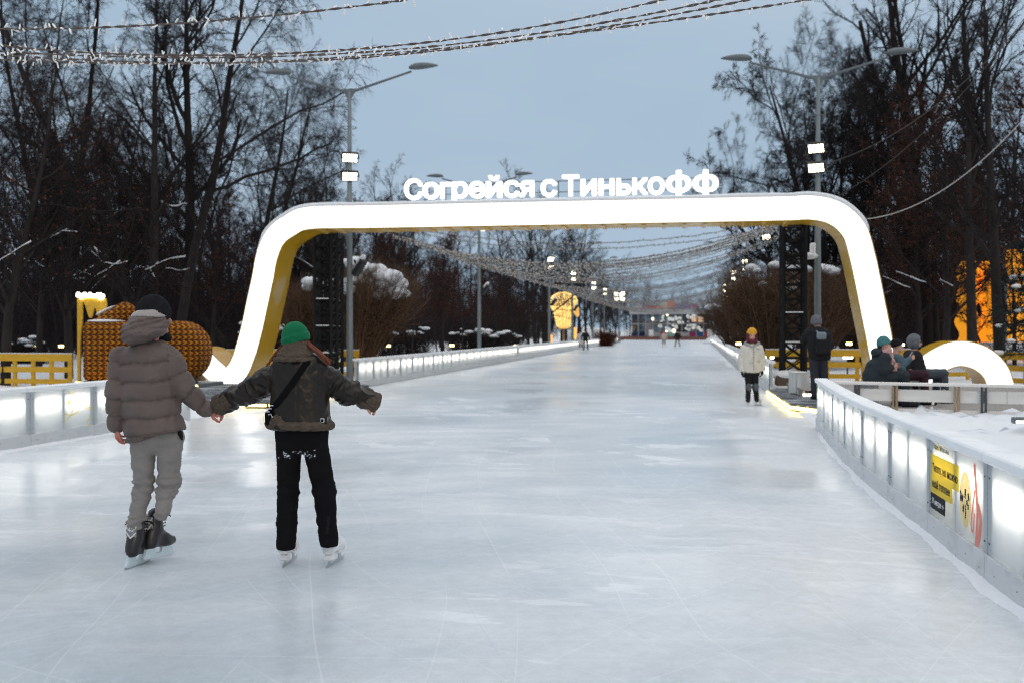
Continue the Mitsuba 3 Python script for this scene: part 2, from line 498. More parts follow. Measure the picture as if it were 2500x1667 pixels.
def ad_decals(key, m, M, L, z0, z1):
    F = lambda poly: poly
    if m == AD_MODULE:
        H = z1 - z0
        ad = thing('poster', 'yellow and white printed advertisement stuck on the near right boards', 'poster')
        zz = lambda q: z0 + q * H
        part(ad, 'yellow_block', flat_on(M, F(sg.Polygon([(0.05, zz(0.82)), (0.83, zz(0.82)), (0.83, zz(0.50)), (0.66, zz(0.50)), (0.66, zz(0.30)), (0.05, zz(0.30))]))), 'film_yellow')
        part(ad, 'dark_block', flat_on(M, F(sg.box(0.05, zz(0.09), 0.47, zz(0.30)))), 'film_dark')

        def line(text, t, z, hgt, mt, bold, nm, maxw=None):
            q = text_poly(text, hgt, bold)
            x0, y0, x1, y1 = q.bounds
            k = 1.0 if maxw is None else maxw / (x1 - x0)
            q = shapely.affinity.affine_transform(q, [k, 0, 0, 1, t, zz(z)])
            part(ad, nm, flat_on(M, F(q), 0.001, -0.0062), mt)

        line('Тепло, но можно', 0.10, 0.60, 0.060, 'film_dark', True, 'lettering', 0.70)
        line('ещё теплее', 0.10, 0.385, 0.060, 'film_dark', True, 'lettering', 0.50)
        line('17 метров \u2192', 0.09, 0.16, 0.045, 'film_white', True, 'lettering', 0.34)
        line('Парк   Москвы', 0.11, 0.905, 0.036, 'film_dark', False, 'lettering', 0.46)
        a = np.linspace(0, 2 * PI, 13)[:-1]
        dia = sg.Polygon([(0.285, zz(0.885)), (0.305, zz(0.925)), (0.285, zz(0.985)), (0.265, zz(0.925))])
        part(ad, 'diamond', flat_on(M, F(dia), 0.001, -0.0062), 'film_yellow')
        oval = sg.Polygon([(0.99 + 0.14 * math.cos(x), zz(0.46) + 0.19 * math.sin(x)) for x in np.linspace(0, 2 * PI, 40)])
        part(ad, 'patterned_oval', flat_on(M, F(oval)), 'film_cream')
        rng = np.random.default_rng(4)
        bits = []
        for _ in range(11):
            r, x, w_, h_, t = rng.uniform(0.02, 0.15), rng.uniform(0, 2 * PI), rng.uniform(0.006, 0.014), rng.uniform(0.016, 0.034), rng.uniform(-40, 40)
            bits.append(shapely.affinity.rotate(sg.box(-w_, -h_, w_, h_), t))
            bits[-1] = shapely.affinity.translate(bits[-1], 0.99 + 0.72 * r * math.cos(x), zz(0.46) + r * math.sin(x))
        part(ad, 'pattern', flat_on(M, F(shapely.union_all(bits).intersection(oval)), 0.001, -0.0062), 'film_dark', kind='stuff')
        rb = []
        for pts, w_ in (([(1.20, zz(0.9)), (1.25, zz(0.6)), (1.27, zz(0.38)), (1.25, zz(0.1)), (1.24, zz(0.02))], 0.022), ([(1.21, zz(0.62)), (1.16, zz(0.4)), (1.13, zz(0.2)), (1.17, zz(0.14)), (1.20, zz(0.34))], 0.012), ([(1.29, zz(0.46)), (1.34, zz(0.32)), (1.31, zz(0.14)), (1.28, zz(0.05))], 0.026)):
            rb.append(sg.LineString(smooth_path(pts, 30)).buffer(w_))
        part(ad, 'ribbon_print', flat_on(M, F(shapely.union_all(rb))), 'film_pink')


def badge(u_t, M, L, z, r, flip, label):
    b = thing('round_badge', label, 'badge')
    c = sg.Point(u_t, z).buffer(r)
    part(b, 'ring', flat_on(M, mirror_if(c.difference(sg.Point(u_t, z).buffer(r * 0.68)), L, flip), 0.002), 'film_green')
    part(b, 'disc', flat_on(M, mirror_if(sg.Point(u_t, z).buffer(r * 0.67), L, flip), 0.001, -0.0045), 'film_white')
    h = shapely.union_all([sg.LineString([(u_t - r * 0.28, z + r * 0.3), (u_t, z), (u_t - r * 0.05, z - r * 0.4)]).buffer(r * 0.09), sg.LineString([(u_t + r * 0.25, z + r * 0.2), (u_t, z)]).buffer(r * 0.09), sg.Point(u_t + r * 0.1, z + r * 0.36).buffer(r * 0.12)])
    part(b, 'figure', flat_on(M, mirror_if(h, L, flip), 0.001, -0.006), 'film_green')


AD_MODULE = 6


def near_right(key, m, M, L, z0, z1):
    if m == 0:
        badge(0.20, M, L, 0.60, 0.13, False, 'round green and white badge at the far end of the near right boards')
    ad_decals(key, m, M, L, z0, z1)


# near right: walked from the corner towards the camera
board_run('boards', 'white rink boards with back-lit panels along the near right edge of the ice', 'lit rink boards', [(2.46, 17.0), (2.2, 13.4), (2.08, 11), (2.04, 8), (2.0, 4), (1.95, 0), (1.92, -4)], 1 * -1, decal=near_right)


def near_left(key, m, M, L, z0, z1):
    if m == 0:
        badge(0.30, M, L, 0.60, 0.15, True, 'round green and white badge at the far end of the near left boards')
    if m == 2:
        sc = thing('sticker', 'thin gold flourish drawn on the near left boards at the picture edge', 'sticker')
        q = []
        for pts in ([(0.02, 0.42), (0.12, 0.46), (0.24, 0.45)], [(0.36, 0.43), (0.52, 0.38), (0.62, 0.38), (0.74, 0.42)], [(0.50, 0.58), (0.52, 0.46), (0.60, 0.36), (0.73, 0.30)], [(0.05, 0.30), (0.17, 0.26), (0.15, 0.20), (0.06, 0.19)], [(0.46, 0.72), (0.58, 0.69), (0.63, 0.74)], [(0.42, 0.57), (0.50, 0.56)]):
            q.append(sg.LineString(smooth_path(np.array(pts) * [1, 1], 30)).buffer(0.0065))
        q.append(shapely.affinity.scale(sg.Point(0.615, 0.57).buffer(0.03), 0.8, 1.2))
        part(sc, 'flourish', flat_on(M, shapely.union_all(q)), 'film_yellow')


board_run('boards', 'white rink boards with back-lit panels along the near left edge of the ice', 'lit rink boards', [(-8.57, 17.0), (-8.62, 15), (-8.72, 12), (-8.8, 8), (-8.85, 4)], 1, decal=near_left)
board_run('boards', 'long row of glowing rink boards on the far left side of the ice', 'lit rink boards', [(-8.66, 27.3), (-8.55, 36), (-8.2, 60), (-7.8, 95), (-6.6, 139)], -1, full=24, led=0.9)
board_run('boards', 'row of rink boards on the far right side of the ice behind the standing woman', 'lit rink boards', [(2.65, 26.6), (3.15, 46.8), (4.3, 84), (6.3, 150)], 1, full=12, led=0.9)
# snow scraped up against the foot of the boards
for a, yy in ((1, np.arange(-2, 16.4, 0.06)), (-1, np.arange(4, 16.8, 0.06))):
    e = (xr(yy) if a > 0 else xl(yy)) - a * 0.015
    P = np.stack([yy * 0, yy, yy * 0], 1)
    wid = 0.02 + 0.10 * meshkit.fbm(P * 1.7, octaves=4, seed=4 + a)
    hh = 0.008 + 0.035 * meshkit.fbm(P * 2.6, octaves=4, seed=14 + a)
    rows = [np.stack([e - a * wid * f_, yy, hh * g_ + 0.002], 1) for f_, g_ in ((0, 1.0), (0.35, 0.8), (0.7, 0.3), (1.0, -0.1))]
    v = np.vstack(rows)
    n_ = len(yy)
    k = np.arange(n_ - 1)
    f = np.vstack([np.stack([r * n_ + k, r * n_ + k + 1, (r + 1) * n_ + k + 1, (r + 1) * n_ + k], 1) for r in range(3)])
    one('snow_ridge', (v, f if a < 0 else f[:, ::-1]), 'snow_plain', 'thin ridge of scraped snow along the foot of the near %s boards' % ('right' if a > 0 else 'left'), 'snow', smooth=True, kind='stuff')

# ---------------------------------------------------------------- the ribbon arch
OV = 2500 / 2352.0
AY0, AY1, AW = 27.0, 28.25, 0.315
RIB = [(396, 896), (410, 858), (436, 826), (462, 824), (488, 848), (518, 869), (545, 851), (562, 812), (577, 760), (590, 700), (603, 640), (613, 588), (632, 545), (664, 519), (710, 509.5),
       (850, 506), (1100, 500), (1350, 493.5), (1600, 487), (1800, 482), (1868, 481), (1922, 492), (1962, 530), (1980, 586), (1992, 640), (2004, 700), (2017, 765), (2030, 828), (2048, 868), (2074, 886), (2106, 872), (2140, 838), (2180, 816), (2216, 812), (2255, 824), (2286, 852), (2300, 890)]
path = np.array([at_y(a * OV, b * OV, AY0) for a, b in RIB])[:, [0, 2]]
path[14:21, 1] = np.linspace(path[14, 1], path[20, 1], 7) * 0.3 + 0.7 * 4.86
path = smooth_path(path, 260)
tan = np.gradient(path, axis=0)
tan /= np.linalg.norm(tan, axis=1, keepdims=True)
nor = np.stack([-tan[:, 1], tan[:, 0]], 1)
top, bot = path + nor * AW, path - nor * AW
arch = thing('ribbon_arch', 'glowing white wave-shaped arch with golden sides spanning the rink', 'arch')
n = len(path)
k = np.arange(n - 1)


def strip(A, ya, B, yb):
    v = np.vstack([np.stack([A[:, 0], np.full(n, ya), A[:, 1]], 1), np.stack([B[:, 0], np.full(n, yb), B[:, 1]], 1)])
    return v, np.stack([k, k + 1, k + 1 + n, k + n], 1)


ARCH_L = np.array([1.0, 0.985, 0.95]) * SKYV * 2.3
front = strip(bot, AY0, top, AY0)
fc = np.cross(front[0][front[1][:, 1]] - front[0][front[1][:, 0]], front[0][front[1][:, 2]] - front[0][front[1][:, 0]])
part(arch, 'light_face', front if fc[:, 1].mean() < 0 else (front[0], front[1][:, ::-1]), 'box_white', emitter=area(ARCH_L))
part(arch, 'outer_side', strip(top, AY0 + 0.004, top, AY1), 'yellow', smooth=True)
part(arch, 'inner_side', strip(bot, AY1, bot, AY0 + 0.004), 'yellow', smooth=True)
part(arch, 'back_face', strip(top, AY1, bot, AY1), 'yellow')
for idx, nm in ((0, 'end_plate'), (n - 1, 'end_plate')):
    a_, b_ = top[idx], bot[idx]
    v = np.array([[a_[0], AY0, a_[1]], [a_[0], AY1, a_[1]], [b_[0], AY1, b_[1]], [b_[0], AY0, b_[1]]])
    part(arch, nm, (v, np.array([[0, 1, 2, 3]])), 'yellow')
# thin golden rim round the light face, and narrow joints across it
part(arch, 'rim', cat([tube(np.stack([q[:, 0], np.full(n, AY0 + 0.004), q[:, 1]], 1), 0.014, 5) for q in (top + nor * 0.006, bot - nor * 0.006)]), 'yellow')
jn = []
for q_ in (8, 27, 44, 62, 83, 104, 125, 146, 167, 184, 201, 219, 243):
    w_ = tan[q_] * 0.006
    a_, b_ = bot[q_] + nor[q_] * .012, top[q_] - nor[q_] * .012
    jn.append((np.array([[*(a_ - w_)], [*(a_ + w_)], [*(b_ + w_)], [*(b_ - w_)]]), None))
part(arch, 'face_joint', cat([(np.stack([v_[:, 0], np.full(4, AY0 - .003), v_[:, 1]], 1), np.array([[0, 1, 2, 3]])) for v_, _ in jn]), 'lamp_grey', kind='stuff')
# snow lying on the beam and shoulders
sel = np.where((nor[:, 1] > 0.30) & (path[:, 1] > 3.2))[0]
q0 = top[sel]
th = 0.105 * np.clip((nor[sel, 1] - 0.28) / 0.25, 0.02, 1) * (0.85 + 0.35 * meshkit.fbm(np.stack([q0[:, 0] * 1.6, 0 * q0[:, 0], 0 * q0[:, 0]], 1), 3, 4))
prof = [(AY0 - 0.012, 0.0), (AY0 - 0.03, 0.55), (AY0 + 0.03, 0.95), (AY0 + 0.25, 1.05), (AY1 - 0.2, 1.0), (AY1, 0.1)]
v = np.vstack([np.stack([q0[:, 0] + nor[sel, 0] * th * g_, np.full(len(sel), y_), q0[:, 1] + nor[sel, 1] * th * g_ + 0.002], 1) for y_, g_ in prof])
ns = len(sel); kk = np.arange(ns - 1)
f = np.vstack([np.stack([r * ns + kk, r * ns + kk + 1, (r + 1) * ns + kk + 1, (r + 1) * ns + kk], 1) for r in range(len(prof) - 1)])
part(arch, 'snow_cap', (v, f), 'snow_plain', smooth=True)
# ribs and small lamps on the underside of the beam
un = []
for x in np.linspace(-10.4, 3.2, 26):
    un.append(bx(x - 0.05, x + 0.05, AY0 + 0.1, AY1 - 0.1, 4.47, 4.535))
part(arch, 'underside_rib', cat(un), 'yellow', kind='stuff')

# ---------------------------------------------------------------- the lit lettering on the beam
xA, xB = at_y(981.7, 460, AY0)[0], at_y(1756.5, 450, AY0)[0]
GL = [('С', 5, 135, -.02, 1.0), ('о', 138, 258, -.02, .80), ('г', 265, 345, 0, .78), ('р', 350, 468, -.25, .80), ('е', 472, 588, -.02, .80), ('й', 596, 712, 0, 1.06), ('с', 722, 838, -.02, .80), ('я', 838, 945, 0, .78),
      ('с', 992, 1110, -.02, .80), ('Т', 1147, 1270, 0, 1.0), ('и', 1280, 1398, 0, .78), ('н', 1412, 1527, 0, .78), ('ь', 1540, 1648, 0, .78), ('к', 1655, 1768, 0, .78), ('о', 1768, 1890, -.02, .80), ('ф', 1898, 2085, -.18, 1.09), ('ф', 2092, 2283, -.18, 1.09)]
sign = thing('lit_lettering', 'row of glowing white letters standing on top of the arch beam', 'sign')
CAP, ZB = 0.585, 5.31
for ch, a_, b_, lo, hi in GL:
    q = text_poly(ch, 1.0, True).buffer(0.008, join_style='mitre')
    x0, y0, x1, y1 = q.bounds
    # px along the photograph are perspective-compressed to the left: map through the plane of the letters
    X0, X1 = (at_y(980 + a_ / 2.94, 455, AY0)[0], at_y(980 + b_ / 2.94, 455, AY0)[0])
    sx, sz = (X1 - X0) / (x1 - x0), (hi - lo) * CAP / (y1 - y0)
    q = shapely.affinity.affine_transform(q, [sx, 0, 0, sz, X0 - x0 * sx, ZB + lo * CAP - y0 * sz])
    v, f = poly_mesh(q.simplify(0.004), 0.10)
    v = np.stack([v[:, 0], AY0 + 0.30 - v[:, 2], v[:, 1]], 1)
    part(sign, 'letter', (v, f), 'box_white', emitter=area(np.array([1.0, 0.97, 0.90]) * SKYV * 2.1))
rails = [bx(xA - 0.1, xB + 0.1, AY0 + 0.33, AY0 + 0.36, ZB + z_, ZB + z_ + 0.025) for z_ in (0.12, 0.42)]
for x in np.linspace(xA + 0.1, xB - 0.1, 9):
    rails.append(bx(x - 0.015, x + 0.015, AY0 + 0.365, AY0 + 0.395, 5.19, ZB + 0.45))
part(sign, 'support_frame', cat(rails), 'lamp_grey')

# ---------------------------------------------------------------- lattice towers that carry the beam
def tower(x0, x1, y0, y1, z0, z1, label):
    t = thing('lattice_tower', label, 'tower', 'black lattice towers')
    for x in (x0, x1):
        for y in (y0, y1):
            part(t, 'leg', bar((x, y, z0), (x, y, z1), 0.085), 'black_steel')
    nseg = int(round((z1 - z0) / 0.42))
    zz = np.linspace(z0 + 0.05, z1 - 0.05, nseg + 1)
    snow = []
    for s_, z in enumerate(zz):
        q = [bar((x0, y, z), (x1, y, z), 0.045) for y in (y0, y1)] + [bar((x, y0, z), (x, y1, z), 0.045) for x in (x0, x1)]
        part(t, 'rung', cat(q), 'black_steel')
        if s_ < nseg * 0.55 and s_ % 2 == 0:
            snow.append(bx(x0 + 0.05, x1 - 0.05, y0 - 0.03, y0 + 0.035, z + 0.022, z + 0.05))
            snow.append(bx(x0 + 0.05, x1 - 0.05, y1 - 0.03, y1 + 0.03, z + 0.022, z + 0.045))
        if s_ < nseg:
            zb = zz[s_ + 1]
            q = [bar((x0, y, z), (x1, y, zb), 0.030) for y in (y0, y1)] + [bar((x1, y, z), (x0, y, zb), 0.030) for y in (y0, y1)] + [bar((x, y0, z), (x, y1, zb), 0.030) for x in (x0, x1)]
            part(t, 'brace', cat(q), 'black_steel')
    part(t, 'snow', cat(snow), 'snow_plain', kind='stuff')


tower(-10.36, -9.86, 28.45, 29.0, 0.1, 4.6, 'black lattice tower behind the left shoulder of the arch, the nearer of two')
tower(-10.75, -10.2, 29.9, 30.5, 0.1, 4.6, 'black lattice tower behind the left shoulder of the arch, the one farther back')
tower(3.22, 3.80, 28.45, 29.05, 0.42, 4.6, 'black lattice tower under the right end of the arch beam')
b = thing('ballast_block', 'brown ballast block with a snow cap under the right tower', 'block')
part(b, 'block', bx(2.98, 3.6, 28.0, 28.42, 0.13, 0.42, 0.02), 'concrete_brown')
part(b, 'snow_cap', xf(ico((0, 0, 0), 1.0, 2), np.diag([0.42, 0.28, 0.13, 1]) + np.array([[0, 0, 0, 3.29], [0, 0, 0, 28.22], [0, 0, 0, 0.42], [0, 0, 0, 0]])), 'snow_plain', smooth=True)

# ---------------------------------------------------------------- platforms with light strips at both passages
YEL = np.array([1.0, 0.74, 0.18]) * SKYV * 9
pl = thing('platform', 'low dark platform with a yellow light strip along its edge, by the left arch foot', 'platform', 'low platforms at the arch feet')
part(pl, 'top', bx(-15.5, -8.22, 19.75, 26.9, 0.03, 0.13, 0.01), 'mat_dark')
part(pl, 'light_strip', cat([bx(-15.5, -8.25, 19.715, 19.745, 0.045, 0.095), bx(-8.215, -8.185, 19.8, 26.5, 0.045, 0.095)]), 'box_white', emitter=area(YEL))
pr = thing('platform', 'low dark platform with a yellow light strip along its edge, beside the near right boards', 'platform', 'low platforms at the arch feet')
v = np.array([(2.60, 26.3), (2.52, 20.9), (3.0, 20.0), (9.0, 19.75), (9.0, 26.3)])
m_ = trimesh.creation.extrude_polygon(sg.Polygon(v), 0.10, engine='earcut')
part(pr, 'top', (np.array(m_.vertices) + [0, 0, 0.03], np.array(m_.faces)), 'mat_dark')
e = [bar((a_[0] - 0.03, a_[1] - 0.03, 0.065), (b_[0] - 0.03, b_[1] - 0.03, 0.065), 0.045) for a_, b_ in ((v[0], v[1]), (v[1], v[2]), (v[2], v[3]))]
part(pr, 'light_strip', cat(e), 'box_white', emitter=area(YEL))
dk = thing('deck', 'raised grey wooden deck behind the white railing, where the three people sit', 'deck')
for s_, y in enumerate(np.arange(17.0, 26.2, 0.145)):
    x0_ = 3.75 if y < 23.4 else 3.05
    part(dk, 'plank', bx(x0_, 13.0, y, y + 0.135, 0.262, 0.302 + 0.002 * (s_ % 3), 0.006), 'deck_wood')
part(dk, 'riser', cat([bx(3.77, 13.0, 16.97, 16.995, 0.03, 0.26), bx(3.07, 3.1, 23.4, 26.2, 0.13, 0.26), bx(3.78, 3.8, 17.0, 23.3, 0.03, 0.26)]), 'deck_wood')
part(dk, 'light_strip', bx(3.08, 3.76, 23.34, 23.37, 0.15, 0.20), 'box_white', emitter=area(np.array([1, .92, .72]) * SKYV * 9))
bn = thing('bin', 'short shiny ribbed metal bin beside the right platform', 'bin')
bc = np.array([3.12, 24.35])
a = np.linspace(0, 2 * PI, 41)
part(bn, 'body', (np.vstack([np.stack([bc[0] + (0.23 + 0.012 * (np.arange(41) % 2)) * np.cos(a), bc[1] + (0.23 + 0.012 * (np.arange(41) % 2)) * np.sin(a), a * 0 + z], 1) for z in (0.14, 0.64)]),
                   np.stack([np.arange(40), np.arange(40) + 1, np.arange(40) + 42, np.arange(40) + 41], 1)), 'silver')
part(bn, 'rim', tube(np.stack([bc[0] + 0.235 * np.cos(a), bc[1] + 0.235 * np.sin(a), a * 0 + 0.645], 1), 0.018, 6), 'silver', smooth=True)
part(bn, 'base', bx(bc[0] - 0.22, bc[0] + 0.22, bc[1] - 0.22, bc[1] + 0.22, 0.131, 0.16, 0.02), 'black_plastic')

# white wooden railing from the corner of the boards to the right
rl = thing('railing', 'low white plank railing with dark posts in front of the seated people', 'railing')
A_, B_ = np.array([2.62, 16.86, 0]), np.array([9.2, 15.1, 0])
ex = (B_ - A_) / np.linalg.norm(B_ - A_)
ey = np.array([-ex[1], ex[0], 0])
RM = frame(A_, ex, ey, [0, 0, 1])
Lr = np.linalg.norm(B_ - A_)
part(rl, 'top_rail', xf(bx(0, Lr, -0.09, 0.09, 0.755, 0.80, 0.008), RM), 'rail_wood')
cuts = [0.0, 1.02, 1.92, 2.62, 3.62, 4.9, Lr]
for a_, b_ in zip(cuts[:-1], cuts[1:]):
    part(rl, 'plank', xf(bx(a_ + 0.005, b_ - 0.005, 0.0, 0.028, 0.50, 0.69, 0.004), RM), 'rail_wood')
    part(rl, 'plank', xf(bx(a_ + 0.005, b_ - 0.005, 0.0, 0.028, 0.17, 0.385, 0.004), RM), 'rail_wood')
for s_, t in enumerate((0.45, 1.02, 1.92, 2.30, 3.05, 4.2, 5.4)):
    part(rl, 'post', cat([xf(bx(t - 0.045, t - 0.008, -0.055, -0.004, 0.0, 0.752, 0.004), RM), xf(bx(t + 0.008, t + 0.045, -0.055, -0.004, 0.0, 0.752, 0.004), RM)]), 'post_brown' if s_ in (1, 2) else 'post_dark')
# a snowy stick leaning on it, and a small lit ground lamp in the snow
sp = [at_d(2268, 1025, 16.0), at_d(2278, 985, 16.2), at_d(2288, 955, 16.3)]
st = thing('stick', 'crooked brown stick with snow on it leaning on the white railing', 'stick')
part(st, 'stem', tube(smooth_path(sp, 12), np.linspace(0.026, 0.02, 12), 6, True), 'post_brown')
part(st, 'branch', tube([at_d(2281, 962, 16.28), at_d(2296, 960, 16.2), at_d(2306, 950, 16.15)], 0.014, 5, True), 'post_brown')
part(st, 'snow', cat([ico(at_d(2271 + 3 * q, 1010 - 12 * q, 16.02 + 0.06 * q) + [0, -0.02, 0.015], 0.022 + 0.006 * (q % 2), 1) for q in range(4)]), 'snow_plain', smooth=True, kind='stuff')
gp = at_d(2487, 1030, 11.8)
lp = thing('ground_lamp', 'small grey flood lamp lying in the snow at the right picture edge', 'lamp')
part(lp, 'housing', bx(gp[0] - 0.05, gp[0] + 0.25, gp[1], gp[1] + 0.12, gp[2] - 0.02, gp[2] + 0.055, 0.01), 'lamp_grey')
part(lp, 'lens', bx(gp[0] - 0.03, gp[0] + 0.23, gp[1] - 0.006, gp[1] - 0.001, gp[2] - 0.015, gp[2] + 0.02), 'box_white', emitter=area(np.array([1, .9, .7]) * SKYV * 6))
# ---------------------------------------------------------------- street lamps with flood lights
WARM = np.array([1.0, 0.85, 0.58]) * SKYV


def aim(d, up=(0, 0, 1)):
    z = np.asarray(d, float) / np.linalg.norm(d)
    x = np.cross(up, z); x /= np.linalg.norm(x)
    return x, np.cross(z, x), z


def lamp_head(c, sx):
    v, f = ico((0, 0, 0), 1.0, 2)
    v = v.copy()
    v[:, 2] = np.where(v[:, 2] < 0, v[:, 2] * 0.35, v[:, 2])
    taper = 1 - 0.35 * np.clip(v[:, 0], -1, 1)
    v = v * np.array([0.46, 0.17, 0.13]) * np.stack([np.ones(len(v)), taper, taper], 1)
    v[:, 0] *= sx
    v[:, 2] += 0.05 * v[:, 0] * sx
    return v + c, f if sx > 0 else f[:, ::-1]


def street_lamp(p, side, label, floods=2, ht=8.95, near=False, arms=True, speaker=True):
    t = thing('street_lamp', label, 'street lamp', 'double-armed street lamps')
    x, y = p[0], p[1]
    part(t, 'pole', tube([(x, y, -0.1), (x, y, 0.6), (x, y, 4.0), (x, y, ht)], [0.115, 0.105, 0.09, 0.055], 12), 'galvanised', smooth=True)
    if arms:
        part(t, 'bracket', cat([(np.array([[x - .22, y - .03, ht + .06], [x + .22, y - .03, ht + .06], [x, y - .03, ht - .34], [x - .22, y + .03, ht + .06], [x + .22, y + .03, ht + .06], [x, y + .03, ht - .34]]), np.array([[0, 2, 1], [3, 4, 5], [0, 1, 4], [0, 4, 3], [1, 2, 5], [1, 5, 4], [2, 0, 3], [2, 3, 5]]))]), 'lamp_grey')
        part(t, 'ring', cat([tube([(x + .22 * math.cos(q), y + .22 * math.sin(q), ht - 1.12) for q in np.linspace(0, 2 * PI, 12)], 0.014, 4)]), 'lamp_grey')
        for s in (-1, 1):
            part(t, 'arm', tube([(x, y, ht - 0.05), (x + s * 1.95, y, ht + 0.52)], [0.045, 0.032], 8, True), 'lamp_grey', smooth=True)
            part(t, 'lamp_head', lamp_head(np.array([x + s * 2.32, y, ht + 0.64]), s), 'lamp_grey', smooth=True)
    for q in range(floods):
        z = 6.92 - 0.56 * q
        d = np.array([-side * 0.32, -0.80, -0.38]) if y < 40 else np.array([-side * 0.5, -0.7, -0.4])
        ex, ey_, ez = aim(d)
        c = np.array([x, y, z]) + ez * np.array([0.24, 0.24, 0.1])
        M = frame(c, ex, ey_, ez)
        fl = part(t, 'floodlight', xf(cat([bx(-0.25, 0.25, -0.16, 0.16, -0.09, 0.0, 0.012), bx(-0.28, -0.262, -0.03, 0.03, -0.25, 0.02), bx(0.262, 0.28, -0.03, 0.03, -0.25, 0.02), bx(-0.28, 0.28, -0.03, 0.03, -0.268, -0.25)]), M), 'black_plastic')
        if near:
            q_ = [bx(-0.215 + 0.112 * a_, -0.215 + 0.112 * a_ + 0.085, -0.125 + 0.135 * b_, -0.125 + 0.135 * b_ + 0.095, 0.002, 0.012) for a_ in range(4) for b_ in range(2)]
            part(fl, 'lens', xf(cat(q_), M), 'box_white', emitter=area(WARM * 13))
        else:
            part(fl, 'lens', xf(bx(-0.22, 0.22, -0.14, 0.14, 0.002, 0.012), M), 'box_white', emitter=area(WARM * 14))
    if near:
        part(t, 'clamp', cat([bx(x - 0.13, x + 0.13, y - 0.13, y + 0.13, z - 0.03, z + 0.03, 0.01) for z in (6.9, 6.35)]), 'black_plastic')
    if speaker:
        z = 3.55 if y < 40 else 3.75
        c = np.array([x + 0.34, y - 0.1, z])
        ex, ey_, ez = aim((0.55, -0.35, -0.62))
        M = frame(c, ex, ey_, ez)
        part(t, 'speaker', xf(cat([bx(-0.11, 0.11, -0.30, 0.30, -0.09, 0.09, 0.02), bx(-0.03, 0.03, -0.03, 0.03, -0.34, -0.09)]), M), 'black_plastic')
        part(t, 'speaker_snow', xf(xf(ico((0, 0, 0), 1, 2), np.diag([0.13, 0.24, 0.08, 1.0])), frame(c + ey_ * 0.17 - ez * 0.07 + [0, 0, 0.04], ex, ey_, ez)), 'snow_plain', smooth=True)
    return t


ORD = ['nearest', 'second', 'third', 'fourth', 'fifth', 'sixth', 'seventh', 'eighth']
LP = [(854, 30.5), (1170, 51.0), (1341, 73), (1397, 90), (1447, 108), (1475, 125), (1512, 150)]
for q, (u, d) in enumerate(LP):
    p = at_d(u, 810, d)
    street_lamp(p, -1, '%s grey double-armed street lamp along the left side of the rink, counted from the camera' % ORD[q], floods=2 if q != 1 else 1, near=q == 0, speaker=q < 5)
RP = [(1996, 28.9), (1876, 50.0), (1822, 75), (1795, 89), (1771, 115), (1773, 147)]
for q, (u, d) in enumerate(RP):
    p = at_d(u, 810, d)
    street_lamp(p, 1, '%s grey double-armed street lamp along the right side of the rink, counted from the camera' % ORD[q], near=q == 0, speaker=False)
p = at_d(1996, 810, 28.9)
wb = thing('antenna_box', 'white box under snow fixed to the nearest right street lamp', 'box')
part(wb, 'box', bx(p[0] - 0.24, p[0] - 0.10, p[1] - 0.3, p[1] - 0.1, 3.75, 4.15, 0.02), 'box_white')
part(wb, 'snow_cap', xf(ico((0, 0, 0), 1, 2), frame((p[0] - 0.3, p[1] - 0.2, 3.78), (0.28, 0, 0), (0, 0.16, 0), (0, 0, 0.10))), 'snow_plain', smooth=True)
# mast of four flood lights far down on the left
pm = at_d(1512, 810, 141)
ms = thing('floodlight_cluster', 'block of four bright flood lights on a pole far down the left side', 'floodlight')
part(ms, 'pole', tube([(pm[0], pm[1], 0), (pm[0], pm[1], 7.4)], 0.09, 8), 'galvanised')
for q in range(4):
    c = np.array([pm[0] + (q % 2 - 0.5) * 0.85, pm[1] - 0.2, 6.2 + (q // 2) * 0.7])
    f_ = part(ms, 'floodlight', bx(c[0] - .34, c[0] + .34, c[1], c[1] + .12, c[2] - .28, c[2] + .28), 'black_plastic')
    part(f_, 'lens', bx(c[0] - .30, c[0] + .30, c[1] - .02, c[1] - .002, c[2] - .24, c[2] + .24), 'box_white', emitter=area(WARM * 14))

# ---------------------------------------------------------------- garlands of unlit bulbs over the rink
OCTV = np.array([[1, 0, 0], [-1, 0, 0], [0, 1, 0], [0, -1, 0], [0, 0, 1], [0, 0, -1.0]])
OCTF = np.array([[0, 2, 4], [2, 1, 4], [1, 3, 4], [3, 0, 4], [2, 0, 5], [1, 2, 5], [3, 1, 5], [0, 3, 5]])


